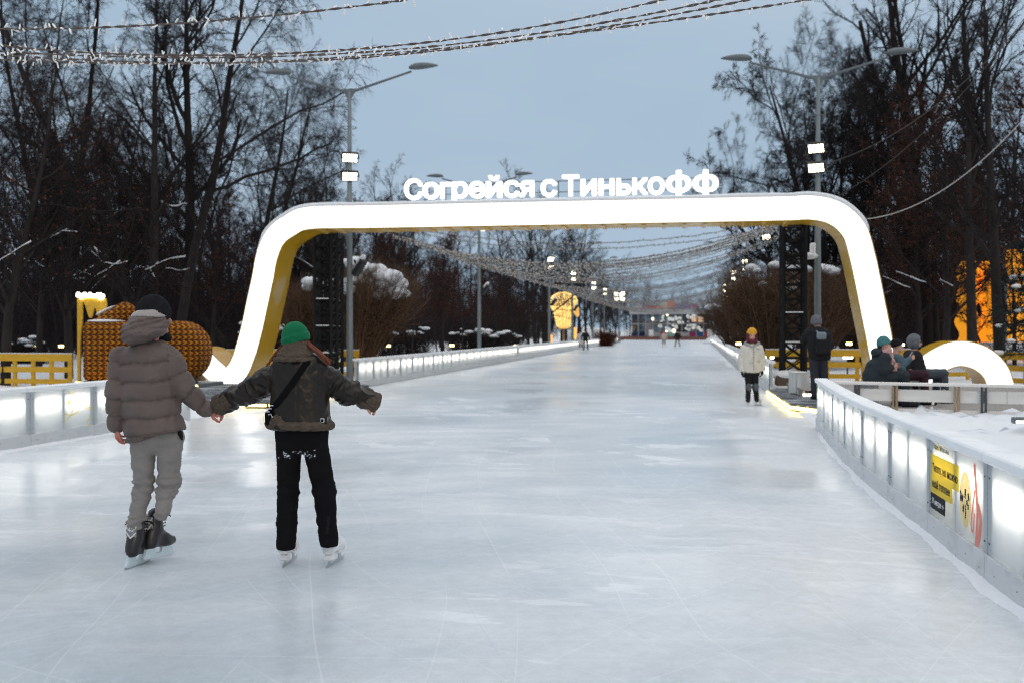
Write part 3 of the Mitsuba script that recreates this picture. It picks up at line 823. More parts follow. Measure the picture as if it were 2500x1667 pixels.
def bulbs_along(P, rng, step, length, rad, spread=0.012):
    s = np.concatenate([[0], np.cumsum(np.linalg.norm(np.diff(P, axis=0), axis=1))])
    t = np.arange(0, s[-1], step)
    t = t + rng.uniform(-.45, .45, len(t)) * step
    c = np.stack([np.interp(t, s, P[:, q]) for q in range(3)], 1)
    d = rng.normal(size=(len(t), 3)) * [0.55, 0.55, 1.0]
    d /= np.linalg.norm(d, axis=1, keepdims=True)
    a = np.cross(d, [0.3, 0.5, 0.81]); a /= np.linalg.norm(a, axis=1, keepdims=True)
    b = np.cross(d, a)
    L = length * rng.uniform(.7, 1.15, len(t))[:, None]
    ring = [c + d * 0.004, c + d * 0.006 + a * rad, c + d * 0.006 + b * rad, c + d * 0.006 - a * rad, c + d * 0.006 - b * rad,
            c + d * L * .8 + a * rad, c + d * L * .8 + b * rad, c + d * L * .8 - a * rad, c + d * L * .8 - b * rad, c + d * L]
    v = np.stack(ring, 1).reshape(-1, 3)
    q = np.array([[0, 2, 1], [0, 3, 2], [0, 4, 3], [0, 1, 4], [1, 2, 6], [1, 6, 5], [2, 3, 7], [2, 7, 6], [3, 4, 8], [3, 8, 7], [4, 1, 5], [4, 5, 8], [5, 6, 9], [6, 7, 9], [7, 8, 9], [8, 5, 9]])
    f = (np.arange(len(t))[:, None, None] * 10 + q[None]).reshape(-1, 3)
    return v, f


def near_garland(pix, Y, label, seed, twist=0.007):
    """pix: three points on the photograph; the garland hangs as a parabola in the plane y = Y."""
    rng = np.random.default_rng(seed)
    q = np.array([at_y(u, v_, Y) for u, v_ in pix])
    co = np.polyfit(q[:, 0], q[:, 2], 2)
    x = np.linspace(-9.9, 4.6, 520)
    z = np.polyval(co, x)
    P = np.stack([x, Y + 0.05 * np.sin(x * 0.9 + seed), z], 1)
    s = np.linspace(0, 1, len(x))
    ph = 2 * PI * s * 60 + seed
    wob = np.stack([0 * s, np.cos(ph), np.sin(ph)], 1) * twist * (0.5 + 0.9 * meshkit.noise(np.stack([s * 90, 0 * s, 0 * s], 1), seed)[:, None])
    loose = np.stack([0 * s, np.cos(ph * 0.31 + 1), np.sin(ph * 0.37)], 1) * twist * 1.3
    g = thing('light_garland', label, 'garland', 'bulb garlands across the sky')
    part(g, 'wire', cat([tube(P + wob, 0.0038, 4), tube(P - wob, 0.0034, 4), tube(P, 0.0042, 4)]), 'cable')
    v1 = bulbs_along(P + wob, rng, 0.085, 0.060, 0.0078)
    part(g, 'bulb', cat([v1, bulbs_along(P - wob + loose * 0.5, rng, 0.13, 0.052, 0.0072)]), 'bulb_glass', kind='stuff')


near_garland([(0, 69), (640, 47), (1020, 0)], 7.0, 'single bulb garland highest at the upper left, crossing the sky', 1)
near_garland([(0, 112), (700, 134), (1600, 0)], 7.9, 'upper strand of the bundle of bulb garlands crossing the sky', 2)
near_garland([(0, 128), (640, 140), (1760, 0)], 8.25, 'second strand of the bundle of bulb garlands crossing the sky', 3)
near_garland([(0, 138), (640, 150), (1300, 95), (1850, 0)], 8.5, 'third strand of the bundle of bulb garlands crossing the sky', 4)
near_garland([(0, 150), (600, 143), (1300, 104), (1965, 0)], 8.8, 'lowest strand of the bundle of bulb garlands crossing the sky', 5)

LPX = np.array([at_d(u, 810, d)[:2] for u, d in LP]); RPX = np.array([at_d(u, 810, d)[:2] for u, d in RP])
lxp = lambda y: np.interp(y, LPX[:, 1], LPX[:, 0]); rxp = lambda y: np.interp(y, RPX[:, 1], RPX[:, 0])
rng = np.random.default_rng(12)
GY_ = np.concatenate([np.array([35.5, 38.0, 33.8, 35.0, 36.2, 37.5, 38.8, 40.2, 41.6, 43.2]), 43.2 + np.cumsum(np.linspace(3.0, 5.0, 30))])
GY_ = GY_[GY_ < 132]
for q, y in enumerate(GY_):
    xa, xb = lxp(y), rxp(y)
    s = np.linspace(0, 1, 60)
    za, zb = 4.95 + rng.uniform(-.08, .12), 5.5 + rng.uniform(-.1, .5)
    sag = 1.3 + rng.uniform(-.12, .12)
    if q < 2: za, zb, sag = 5.45, 5.6, 0.75
    g = thing('light_garland', 'one of the pale bulb garlands hanging in rows across the rink beyond the arch', 'garland', 'bulb garlands beyond the arch')
    strands, bl = [], []
    for r in range(1 if q < 2 else 2):
        P = np.stack([xa + (xb - xa) * s, y + 0.25 * r + 0.3 * np.sin(3 * s + q), za + (zb - za) * s - sag * (1 + 0.10 * r) * 4 * s * (1 - s) + 0.012 * rng.normal(size=60)], 1)
        strands.append(tube(P, 0.015, 3))
        bl.append(bulbs_along(P, rng, 0.10 + 0.0006 * y, 0.085, 0.023 + 0.00006 * y))
    part(g, 'wire', cat(strands), 'cable_light')
    part(g, 'bulb', cat(bl), 'garland_grey', kind='stuff')
for px_, nm in ((LPX, 'left'), (RPX, 'right')):
    P = []
    for a_, b_ in zip(px_[:-1], px_[1:]):
        for t in np.linspace(0, 1, 12, endpoint=False):
            P.append((*(a_ + (b_ - a_) * t), 5.12 - 0.5 * t * (1 - t)))
    one('cable', tube(np.array(P), 0.014, 4), 'cable', 'support cable strung along the %s row of street lamps' % nm, 'cable')
for a_, b_, lab, rr in (((2024, 398, 28.8), (2500, 55, 26), 'thin cable running up right from the flood lights of the right street lamp', 0.011), ((2118, 535, 27.2), (2520, 268, 24), 'pale cable running up right from the shoulder of the arch', 0.013), ((2045, 480, 28.8), (2520, 20, 27), 'thin cable crossing the crown of the right trees', 0.008)):
    A_, B_ = at_d(*a_), at_d(*b_)
    s = np.linspace(0, 1, 40)[:, None]
    P = A_ + (B_ - A_) * s - np.array([0, 0, 1]) * 0.55 * 4 * s * (1 - s)
    one('cable', tube(P, rr, 5), 'garland_grey' if rr > 0.012 else 'cable_light', lab, 'cable')

# ---------------------------------------------------------------- yellow fences
def yellow_fence(A, B, ztop, label, n_posts):
    t = thing('yellow_fence', label, 'fence', 'yellow plank fences')
    A, B = np.append(A, 0), np.append(B, 0)
    L = np.linalg.norm(B - A)
    ex = (B - A) / L
    M = frame(A, ex, [-ex[1], ex[0], 0], [0, 0, 1])
    nb = max(1, int(round(L / 2.4)))
    for s_ in range(nb):
        a_, b_ = L * s_ / nb + 0.004, L * (s_ + 1) / nb - 0.004
        for z0_, z1_ in ((ztop - 0.21, ztop), (ztop - 0.53, ztop - 0.37), (ztop - 0.86, ztop - 0.72)):
            part(t, 'rail', xf(bx(a_, b_, -0.02, 0.02, z0_, z1_, 0.004), M), 'yellow_wood')
    for s_ in np.linspace(0.1, L - 0.1, n_posts):
        part(t, 'post', xf(bx(s_ - 0.055, s_ + 0.055, 0.022, 0.09, 0.0, ztop - 0.004, 0.004), M), 'yellow_wood')
    part(t, 'snow', xf(bx(0, L, -0.02, 0.03, ztop + 0.001, ztop + 0.025, 0.01), M), 'snow_plain', kind='stuff')


yellow_fence(at_y(-150, 866, 26.3)[:2], at_y(176, 866, 26.3)[:2], 0.97, 'yellow plank fence at the far left beside the yellow gate post', 8)
yellow_fence(at_y(480, 861, 31.3)[:2], at_y(877, 861, 31.3)[:2], 1.0, 'yellow plank fence behind the left arch foot and towers', 8)
yellow_fence(at_y(1868, 852, 31.2)[:2], at_y(2102, 852, 31.2)[:2], 1.06, 'yellow plank fence behind the standing photographer', 4)
yellow_fence(at_y(2105, 852, 31.2)[:2], at_y(2372, 852, 33.5)[:2], 1.06, 'yellow plank fence seen through the small right wave of the arch', 4)
yellow_fence(at_y(2385, 852, 31.2)[:2], at_y(2700, 852, 27.0)[:2], 1.03, 'yellow plank fence at the right picture edge behind the small wave', 6)
for u, v_, d, lab in ((1878, 871, 32.5, 'white bar lamp under the yellow fence beside the right tower'), (2070, 871, 33, 'white bar lamp under the yellow fence right of the photographer'), (2456, 872, 31, 'white bar lamp by the yellow fence at the right picture edge'), (2073, 839, 44, 'far warm bar lamp low between the right trees, left of the arch leg'), (2200, 841, 42, 'warm lamp between the heads of the seated people'), (1803, 839, 48, 'warm lamp low beside the far right boards, left of the orange hat'), (1891, 840, 44, 'warm lamp under the brown bush right of the orange hat'),
                      (85, 845, 46, 'small yellow lamp low among the far left trees'), (149, 845, 46, 'brighter small yellow lamp low among the far left trees'), (889, 845, 52, 'faint yellow lamp under the trees left of the bright one'), (949, 844, 52, 'bright yellow lamp under the trees right of the snowy bush'), (1103, 843, 56, 'yellow lamp under the trees left of the second street lamp'), (1260, 843, 62, 'white bar lamp above the glowing boards under the far trees')):
    c = at_d(u, v_, d)
    t = thing('bar_lamp', lab, 'lamp', 'low lamps around the rink')
    w_ = 0.16 if d < 34 else 0.13 + 0.04 * (d > 60)
    part(t, 'post', bx(c[0] - 0.02, c[0] + 0.02, c[1] + 0.06, c[1] + 0.10, -0.05, c[2] + 0.05), 'black_steel')
    part(t, 'lens', bx(c[0] - w_, c[0] + w_, c[1] - 0.03, c[1] + 0.03, c[2] - 0.055, c[2] + 0.055, 0.02), 'box_white', emitter=area((np.array([1, .9, .68]) if d < 44 or d > 60 else np.array([1, .74, .25])) * SKYV * 12))
# ---------------------------------------------------------------- bare winter trees
def shoots(rng, P, D, L, R, n, wob, up, taper=0.45):
    m = len(P)
    pts, dirs = np.empty((m, n, 3)), np.empty((m, n, 3))
    d = D / np.linalg.norm(D, axis=1, keepdims=True)
    pts[:, 0], dirs[:, 0] = P, d
    st = (L / (n - 1))[:, None]
    for q in range(1, n):
        d = d + wob * rng.normal(size=(m, 3)) + np.array([0, 0, up])
        d = d / np.linalg.norm(d, axis=1, keepdims=True)
        pts[:, q] = pts[:, q - 1] + d * st
        dirs[:, q] = d
    return pts, dirs, R[:, None] * np.linspace(1, taper, n)


def spawn(rng, S, L, k, t0, t1, ang, angsd, lf, rf, shape=0.5):
    pts, dirs, rad = S
    m, n, _ = pts.shape
    t = (np.arange(k)[None] + rng.random((m, k))) / k * (t1 - t0) + t0
    x = np.clip(t * (n - 1), 0, n - 1.001)
    q = x.astype(int)
    fr = (x - q)[..., None]
    ii = np.arange(m)[:, None]
    P = pts[ii, q] * (1 - fr) + pts[ii, q + 1] * fr
    D = dirs[ii, q]
    a = rng.normal(size=(m, k, 3))
    a -= (a * D).sum(-1, keepdims=True) * D
    a /= np.linalg.norm(a, axis=-1, keepdims=True)
    an = np.radians(ang + angsd * rng.normal(size=(m, k, 1)))
    C = np.cos(an) * D + np.sin(an) * a
    LL = L[:, None] * lf * (1 - shape * (t - t0) / max(t1 - t0, 1e-6)) * rng.uniform(0.65, 1.2, (m, k))
    RR = np.minimum(rad[ii, q] * 0.85, rad[ii, q] * rf * rng.uniform(.8, 1.15, (m, k)))
    return P.reshape(-1, 3), C.reshape(-1, 3), LL.ravel(), RR.ravel()


def tubes(S, sides):
    pts, dirs, rad = S
    m, n, _ = pts.shape
    a = np.cross(dirs, np.array([0.31, 0.53, 0.79])); a /= np.linalg.norm(a, axis=-1, keepdims=True) + 1e-9
    b = np.cross(dirs, a)
    g = np.arange(sides) * 2 * PI / sides
    v = pts[:, :, None] + rad[:, :, None, None] * (np.cos(g)[:, None] * a[:, :, None] + np.sin(g)[:, None] * b[:, :, None])
    q, j = np.meshgrid(np.arange(n - 1), np.arange(sides), indexing='ij')
    f = np.stack([q * sides + j, q * sides + (j + 1) % sides, (q + 1) * sides + (j + 1) % sides, (q + 1) * sides + j], -1).reshape(-1, 4)
    f = np.vstack([f[:, [0, 1, 2]], f[:, [0, 2, 3]]])
    return v.reshape(-1, 3), (np.arange(m)[:, None, None] * (n * sides) + f[None]).reshape(-1, 3)


def snow_on(S, rng, zmax, keep=0.5, rr=1.0):
    """Snow lying along the flatter branches."""
    pts, dirs, rad = S
    ok = (np.abs(dirs[:, :, 2]).mean(1) < 0.55) & (pts[:, :, 2].mean(1) < zmax) & (rng.random(len(pts)) < keep)
    if not ok.any():
        return None
    p, d, r = pts[ok], dirs[ok], rad[ok]
    return tubes((p + np.array([0, 0, 1]) * (r * 0.75)[..., None], d, np.maximum(r * 0.85, 0.022) * rr * rng.uniform(.6, 1.2, r.shape)), 5)


def tree_group(key, seed, H, r0, stems, lv, twig='twig', lean=0.06, leaves=0, snowz=0, rmin=0.0065):
    """lv: per level (count, t0, t1, angle, angle sd, length factor, radius factor, wobble, up, points, sides, shape)."""
    rng = np.random.default_rng(seed)
    D = np.array([[0, 0, 1.0]]) + rng.normal(size=(stems, 3)) * (lean if stems == 1 else lean * 4)
    L = np.full(stems, H) * rng.uniform(.85, 1.05, stems)
    S = shoots(rng, np.zeros((stems, 3)) + (rng.normal(size=(stems, 3)) * [0.25, .25, 0] if stems > 1 else 0), D, L, np.full(stems, r0), 9, 0.05, 0.03, 0.22)
    S[0][:, 0, 2] -= 0.3
    trunk, crown, snow = [tubes(S, 9)], [], []
    if snowz: snow.append(snow_on(S, rng, snowz, 1))
    tips = None
    for q, (k, t0, t1, ang, asd, lf, rf, wob, up, n, sides, shp) in enumerate(lv):
        P, C, L, R = spawn(rng, S, L, k, t0, t1, ang, asd, lf, rf, shp)
        S = shoots(rng, P, C, L, np.maximum(R, rmin), n, wob, up)
        (trunk if q == 0 else crown).append(tubes(S, sides))
        if snowz and q < 2:
            s_ = snow_on(S, rng, snowz, 0.75 if q == 0 else 0.35)
            if s_: snow.append(s_)
        tips = S
    g = {'type': 'shapegroup', 'trunk': mikit.ply(cat(trunk), 'material_bark', smooth=True), 'crown': mikit.ply(cat(crown), 'material_' + twig)}
    if leaves:
        p = tips[0].reshape(-1, 3)
        p = p[rng.integers(0, len(p), leaves)] + rng.normal(size=(leaves, 3)) * 0.05
        a = rng.normal(size=(leaves, 3)); a /= np.linalg.norm(a, axis=1, keepdims=True)
        b = np.cross(a, rng.normal(size=(leaves, 3))); b /= np.linalg.norm(b, axis=1, keepdims=True)
        s = rng.uniform(.025, .06, (leaves, 1))
        v = np.stack([p - a * s, p + b * s * .7, p + a * s, p - b * s * .7], 1).reshape(-1, 3)
        g['leaf'] = mikit.ply((v, np.arange(leaves * 4).reshape(-1, 4)), 'material_dry_leaf')
    snow = [x for x in snow if x]
    if snow:
        g['snow'] = mikit.ply(cat(snow), 'material_snow_plain', smooth=True)
    scene[key] = g
    return sum(len(x[1]) for x in trunk + crown)


#            k   t0   t1  ang sd  lf   rf   wob  up    n s shape
SPREAD = [(9, .20, .95, 42, 9, .52, .48, .12, .08, 8, 6, .35), (9, .18, 1., 46, 14, .48, .48, .16, .03, 6, 4, .4), (8, .15, 1., 45, 16, .44, .48, .18, -.02, 5, 3, .4), (11, .12, 1., 42, 18, .60, .55, .16, -.12, 4, 3, .3)]
WILLOW = [(9, .22, .97, 38, 8, .36, .42, .10, .05, 7, 6, .30), (9, .2, 1., 44, 13, .50, .45, .16, .02, 6, 4, .35), (9, .15, 1., 46, 16, .50, .45, .17, -.06, 5, 3, .35), (10, .12, 1., 40, 18, .62, .55, .14, -.26, 4, 3, .3)]
WIDE = [(10, .16, .98, 46, 10, .50, .50, .12, .05, 8, 6, .30), (10, .15, 1., 46, 14, .48, .5, .15, .02, 6, 4, .35), (9, .12, 1., 45, 16, .46, .5, .17, -.03, 5, 3, .35), (14, .10, 1., 42, 18, .60, .6, .15, -.10, 3, 3, .3)]
TALL = [(12, .30, .98, 40, 9, .42, .55, .12, .10, 7, 6, .45), (9, .2, 1., 42, 12, .45, .55, .15, .06, 5, 4, .4), (8, .15, 1., 42, 14, .42, .5, .16, .03, 4, 3, .4), (7, .15, 1., 40, 18, .50, .55, .15, .0, 3, 3, .3)]
LIME = [(26, .20, .99, 50, 10, .40, .42, .10, .09, 6, 5, .45), (9, .15, 1., 42, 14, .42, .6, .14, .05, 5, 4, .4), (8, .1, 1., 42, 18, .45, .55, .16, .02, 4, 3, .4), (4, .15, 1., 42, 20, .55, .6, .15, .0, 3, 3, .3)]
FOREST = [(14, .12, .98, 44, 10, .40, .5, .12, .10, 5, 5, .5), (8, .2, 1., 42, 14, .46, .55, .15, .05, 4, 3, .4), (8, .15, 1., 42, 16, .45, .55, .16, .03, 3, 3, .4), (4, .15, 1., 42, 20, .55, .6, .15, .0, 2, 3, .3)]
SMALL = [(11, .30, .97, 42, 8, .42, .5, .12, .10, 5, 5, .45), (8, .2, 1., 42, 12, .45, .55, .15, .05, 4, 3, .4), (6, .15, 1., 42, 16, .5, .55, .16, .0, 3, 3, .4)]
TRI = {}
TRI['w1'] = tree_group('willow_one', 14, 17.0, 0.23, 3, WILLOW, lean=0.09, snowz=6.0, rmin=0.0078)
TRI['w2'] = tree_group('spreading_one', 11, 12.5, 0.27, 2, SPREAD, lean=0.13)
TRI['w3'] = tree_group('spreading_two', 19, 12.0, 0.24, 3, WIDE, lean=0.11, rmin=0.0085)
TRI['t1'] = tree_group('tall_one', 21, 22, 0.46, 1, TALL, lean=0.05)
TRI['t2'] = tree_group('tall_two', 25, 15, 0.30, 1, TALL, lean=0.08)
TRI['l1'] = tree_group('lime_one', 31, 9.2, 0.15, 1, LIME, twig='twig', leaves=900, snowz=4.5)
TRI['l2'] = tree_group('lime_two', 37, 9.0, 0.14, 1, LIME, twig='twig_red', leaves=2600, snowz=3.5)
LIGHT = [(20, .18, .99, 50, 10, .42, .42, .10, .09, 5, 4, .45), (8, .15, 1., 42, 14, .42, .6, .14, .05, 4, 3, .4), (7, .1, 1., 42, 18, .45, .55, .16, .02, 3, 3, .4), (3, .15, 1., 42, 20, .55, .7, .15, .0, 2, 3, .3)]
TRI['l3'] = tree_group('lime_three', 39, 9.0, 0.14, 1, LIGHT, twig='twig_red', leaves=2200)
for q in range(4):
    TRI['f%d' % q] = tree_group('forest_%d' % q, 41 + q, 16 + q, 0.20, 1, FOREST, twig='twig_far', lean=0.05, rmin=0.011)
TRI['s'] = tree_group('sapling_one', 51, 5.2, 0.055, 1, SMALL, twig='twig_red')


def plant(group, name, x, y, s, rot, label, group_name=None, z=None, sz=None):
    key = thing(name, label, 'tree', group_name)
    if z is None:
        z = float(snow_height(np.array([x]), np.array([y]))[0]) - 0.05
    scene[key] = {'type': 'instance', 'to_world': T4().translate([x, y, z]).rotate([0, 0, 1], rot).scale([s, s, sz or s]), 'shapegroup': {'type': 'ref', 'id': group}}
    return key


def at_ud(u, d):
    return at_d(u, 810, d)[:2]


# big trees that can be told apart
for grp, u, d, s, rot, lab, sz in (
        ('willow_one', 405, 43, 1.02, 0, 'big bare drooping tree left of the arch, its crown reaching the top of the picture', 1.18),
        ('willow_one', 150, 52, 1.0, 120, 'second big bare drooping tree farther back at the left', 1.2),
        ('tall_two', 470, 52, 1.2, 200, 'tall bare tree with upright limbs behind the left arch leg', 1.15),
        ('spreading_one', 800, 62, 0.95, 60, 'bare spreading tree right behind the nearest left street lamp', .95),
        ('spreading_one', 905, 66, 0.92, 250, 'small bare tree just right of the nearest left street lamp', .9),
        ('tall_one', 2262, 50, 1.02, 40, 'massive bare tree with a thick forked trunk, right of the right street lamp', 1.05),
        ('spreading_two', 2100, 45, .85, 0, 'bare tree with a wide arching crown behind the right street lamp', 1.25),
        ('spreading_two', 2015, 50, .82, 122, 'bare tree with dense drooping twigs just left of the right street lamp', 1.42),
        ('willow_one', 575, 50, .86, 240, 'bare drooping tree behind the top left bend of the arch', 1.1),
        ('tall_two', 2420, 60, 1.25, 80, 'tall bare tree at the upper right corner', 1.2)):
    x, y = at_ud(u, d)
    plant(grp, 'bare_tree', x, y, s, rot, lab, None, sz=s * sz if sz > 1.05 else None)
for q, (u, d, s, lab) in enumerate(((12, 29, 1.02, 'clipped lime tree at the left picture edge'), (168, 32, .97, 'clipped dark lime tree with a straight trunk behind the yellow gate post'), (330, 36, .98, 'clipped lime tree behind the knitted mitten'), (-150, 33, 1.0, 'clipped lime tree just outside the left edge'), (95, 41, .96, 'clipped lime tree in the second row at the far left'), (255, 47, 1.0, 'clipped lime tree in the second row behind the mitten thumb'))):
    x, y = at_ud(u, d)
    plant('lime_one', 'lime_tree', x, y, s, 67 * q, lab, 'clipped lime trees left of the arch')
for q, (u, d, s) in enumerate(((2300, 36, 1.08), (2240, 41, 1.1), (2290, 47, 1.2), (2130, 50, 1.15), (2190, 58, 1.25), (2530, 40, 1.3))):
    x, y = at_ud(u, d)
    plant('lime_two', 'lime_tree', x, y, s, 51 * q, 'dense dark reddish lime tree in the thicket right of the arch', 'dark lime trees right of the arch')
for q, (u, d) in enumerate(((2372, 33), (2444, 30))):
    x, y = at_ud(u, d)
    plant('tall_two', 'bare_tree', x, y, .62, 130 * q, 'dark tree trunk standing in front of the orange gate, %s of the two' % ('left' if q == 0 else 'right'), 'trunks before the orange gate', sz=.8)
# the two clipped rows along the rink, beyond the arch
rng = np.random.default_rng(77)
for q, y in enumerate(np.arange(46, 150, 6.5)):
    for sgn in (-1, 1):
        for row in (0, 1):
            base = xl(y) - 7.5 - 5.5 * row if sgn < 0 else xr(y) + 6.0 + 5.5 * row
            x = base + rng.uniform(-1, 1)
            if sgn > 0 and row == 0 and y < 60: continue
            plant('lime_three', 'lime_tree', x, y + rng.uniform(-1.5, 1.5), rng.uniform(.78, .98) * (1 if sgn < 0 else .8), rng.uniform(0, 360), 'reddish dark lime tree in the long rows on the %s of the rink' % ('left' if sgn < 0 else 'right'), 'lime tree rows on the %s' % ('left' if sgn < 0 else 'right'))
for q, y in enumerate(np.arange(44, 100, 5.0)):
    x = xl(y) - 4.2 + rng.uniform(-.4, .4)
    plant('sapling_one', 'young_tree', x, y, rng.uniform(.8, 1.1), rng.uniform(0, 360), 'thin young tree in a row behind the far left boards', 'young trees behind the far left boards')
# the wood behind, tree by tree
n_far = 0
for sgn, cnt in ((-1, 190), (1, 115)):
    got = []
    tries = 0
    while len(got) < cnt and tries < 9000:
        tries += 1
        y = rng.uniform(40, 215) ** 1.0
        off = rng.uniform(0, 1) ** 1.3 * (20 + 0.42 * y)
        x = (xl(y) - 19 - off) if sgn < 0 else (xr(y) + 13 + off)
        dd = x * FLAT[0] + y * FLAT[1]
        uu = 1250 + F * (x * RIGHT[0] + y * RIGHT[1]) / dd
        if not -160 < uu < 2660 or (sgn < 0 and y < 52): continue
        if sgn > 0 and 2300 < uu < 2520 and y < 60: continue
        if any((x - a) ** 2 + (y - b) ** 2 < 10 for a, b in got): continue
        got.append((x, y))
        sc_ = rng.uniform(.62, .95) if y < 160 else rng.uniform(.5, .75)
        plant('forest_%d' % rng.integers(0, 4), 'wood_tree', x, y, sc_, rng.uniform(0, 360), 'dark bare tree in the wood on the %s of the rink' % ('left' if sgn < 0 else 'right'), 'trees of the wood on the %s' % ('left' if sgn < 0 else 'right'))
for q, (u, d) in enumerate(((1262, 84), (1290, 92), (1310, 80), (1335, 100), (1345, 108), (1378, 110), (1397, 112), (1412, 116), (1430, 106), (1450, 122), (1420, 130), (1465, 136), (1482, 150), (1500, 165), (1370, 120), (1340, 112), (1812, 120), (1790, 140), (1778, 150), (1760, 165), (1745, 160), (1830, 105), (1800, 128))):
    x, y = at_ud(u, d)
    plant('forest_%d' % (q % 4), 'wood_tree', x, y, .72 if u < 1440 else .62, 37 * q, 'dark bare tree standing close behind the lamp row down the %s of the rink' % ('left' if u < 1600 else 'right'), 'trees behind the far lamps on the %s' % ('left' if u < 1600 else 'right'))
for q in range(26):
    u = rng.uniform(1440, 1760)
    x, y = at_ud(u, rng.uniform(225, 300))
    plant('forest_%d' % (q % 4), 'wood_tree', x, y, rng.uniform(.55, .95), rng.uniform(0, 360), 'far bare tree behind the pavilion at the end of the rink', 'trees behind the pavilion')

# undergrowth that reads as one brown mass: patches of thin stems
rng3 = np.random.default_rng(5)
for q in range(2):
    m_ = 240
    P = np.stack([rng3.uniform(-7, 7, m_), rng3.uniform(-7, 7, m_), np.zeros(m_) - .2], 1)
    L = rng3.uniform(1.6, 7.0, m_)
    S = shoots(rng3, P, rng3.normal(size=(m_, 3)) * [.25, .25, 0] + [0, 0, 1], L, .008 + L * .004, 5, .10, .05)
    P2, C2, L2, R2 = spawn(rng3, S, L, 8, .12, 1, 38, 14, .36, .6)
    S2 = shoots(rng3, P2, C2, L2, np.maximum(R2, .008), 3, .15, .05)
    P3, C3, L3, R3 = spawn(rng3, S2, L2, 3, .15, 1, 38, 14, .5, .7)
    scene['undergrowth_patch_%d' % q] = {'type': 'shapegroup', 'twig': mikit.ply(cat([tubes(S, 3), tubes(S2, 3), tubes(shoots(rng3, P3, C3, L3, np.maximum(R3, .007), 2, .1, 0), 3)]), 'material_twig_far')}
labels['undergrowth'] = {'label': 'tangled dark brown undergrowth filling the wood on both sides', 'category': 'undergrowth', 'kind': 'stuff'}
USED.add('undergrowth')
n_ug = 0
for sgn in (-1, 1):
    for yy in np.arange(50, 215, 12.5):
        for r in range(5):
            xx = (xl(yy) - 22 - r * (11 + .03 * yy)) if sgn < 0 else (xr(yy) + 15 + r * (11 + .03 * yy))
            if sgn > 0 and yy < 58 and r < 2: continue
            dd = xx * FLAT[0] + yy * FLAT[1]
            if not -300 < 1250 + F * (xx * RIGHT[0] + yy * RIGHT[1]) / dd < 2800: continue
            n_ug += 1
            scene['undergrowth__%03d' % n_ug] = {'type': 'instance', 'to_world': T4().translate([xx + rng3.uniform(-2, 2), yy + rng3.uniform(-2, 2), 0.1]).rotate([0, 0, 1], float(rng3.integers(0, 360))).scale([1, 1, float(rng3.uniform(.75, 1.15))]), 'shapegroup': {'type': 'ref', 'id': 'undergrowth_patch_%d' % (n_ug % 2)}}


# ---------------------------------------------------------------- broom-like shrubs with snow on top
def broom(x, y, r, h, seed, label, squash=1.0, lean=(0, 0), snow=34, stems=210, lumps=None):
    rng = np.random.default_rng(seed)
    t = thing('snowy_shrub', label, 'shrub')
    a, e = rng.uniform(0, 2 * PI, stems), np.sqrt(rng.random(stems)) * 0.85
    D = np.stack([np.cos(a) * e * r / h * 1.15 + lean[0], np.sin(a) * e * r / h * 1.15 + lean[1], np.ones(stems)], 1)
    P = np.stack([x + 0.22 * np.cos(a) * e, y + 0.22 * np.sin(a) * e, np.zeros(stems)], 1)
    L = h * rng.uniform(.75, 1.02, stems)
    S = shoots(rng, P, D, L, rng.uniform(.012, .035, stems), 7, .05, .02)
    part(t, 'stem', tubes(S, 4), 'broom_twig', kind='stuff')
    P2, C2, L2, R2 = spawn(rng, S, L, 15, .42, 1, 34, 14, .26, .5)
    S2 = shoots(rng, P2, C2, L2, np.maximum(R2, .005), 4, .16, .02)
    P3, C3, L3, R3 = spawn(rng, S2, L2, 2, .3, 1, 40, 14, .5, .6)
    S3 = shoots(rng, P3, C3, L3, np.maximum(R3, .0045), 3, .16, .0)
    part(t, 'twig', cat([tubes(S2, 3), tubes(S3, 3)]), 'broom_twig', kind='stuff')
    top = S[0][:, -1]
    order = np.argsort(-top[:, 2] + rng.uniform(0, .8, len(top)))[:snow]
    bl = []
    for q in order:
        c = S[0][q, -1 - rng.integers(0, 2)]
        for _ in range(4):
            rr = rng.uniform(.12, .30)
            v, f = ico((0, 0, 0), 1, 2)
            v = v * (1 + 0.35 * (meshkit.fbm(v * 1.7 + q, 3, q) - .5))[:, None] * [rr, rr, rr * .62]
            bl.append((v + c + rng.normal(size=3) * [.15, .15, .07], f))
    for c in (lumps if lumps is not None else []):
        for _ in range(3):
            rr = rng.uniform(.13, .27)
            v, f = ico((0, 0, 0), 1, 2)
            v = v * (1 + 0.45 * (meshkit.fbm(v * 1.9 + len(bl), 3, 3) - .5))[:, None] * [rr, rr, rr * .8]
            bl.append((v + c + rng.normal(size=3) * [.10, .18, .06], f))
    part(t, 'snow', cat(bl), 'snow_plain', smooth=True, kind='stuff')


x, y = at_ud(872, 35.5)
broom(x, y, 1.75, 4.1, 3, 'brown broom-like shrub capped with snow beside the nearest left street lamp', lean=(.30, 0), snow=3, lumps=[at_d(u, v_, 35.2) for u, v_ in ((853, 705), (862, 692), (872, 676), (884, 662), (898, 655), (912, 656), (926, 664), (938, 676), (950, 672), (962, 678), (972, 690), (978, 705), (977, 722), (960, 712), (940, 700), (926, 694), (934, 715), (922, 728))])
x, y = at_ud(790, 37)
broom(x, y, 2.2, 3.6, 5, 'brown broom-like shrub with little snow behind the left lattice towers', lean=(-.1, 0), snow=5)
x, y = at_ud(1880, 42)
broom(x, y, 2.3, 4.4, 7, 'big brown bush with snow patches left of the right lattice tower', lean=(-.12, 0), snow=5, stems=260)
x, y = at_ud(1985, 40)
broom(x, y, 2.4, 4.2, 9, 'big brown bush behind the right lattice tower and street lamp', lean=(.1, 0), snow=4, stems=260)
x, y = at_ud(1800, 62)
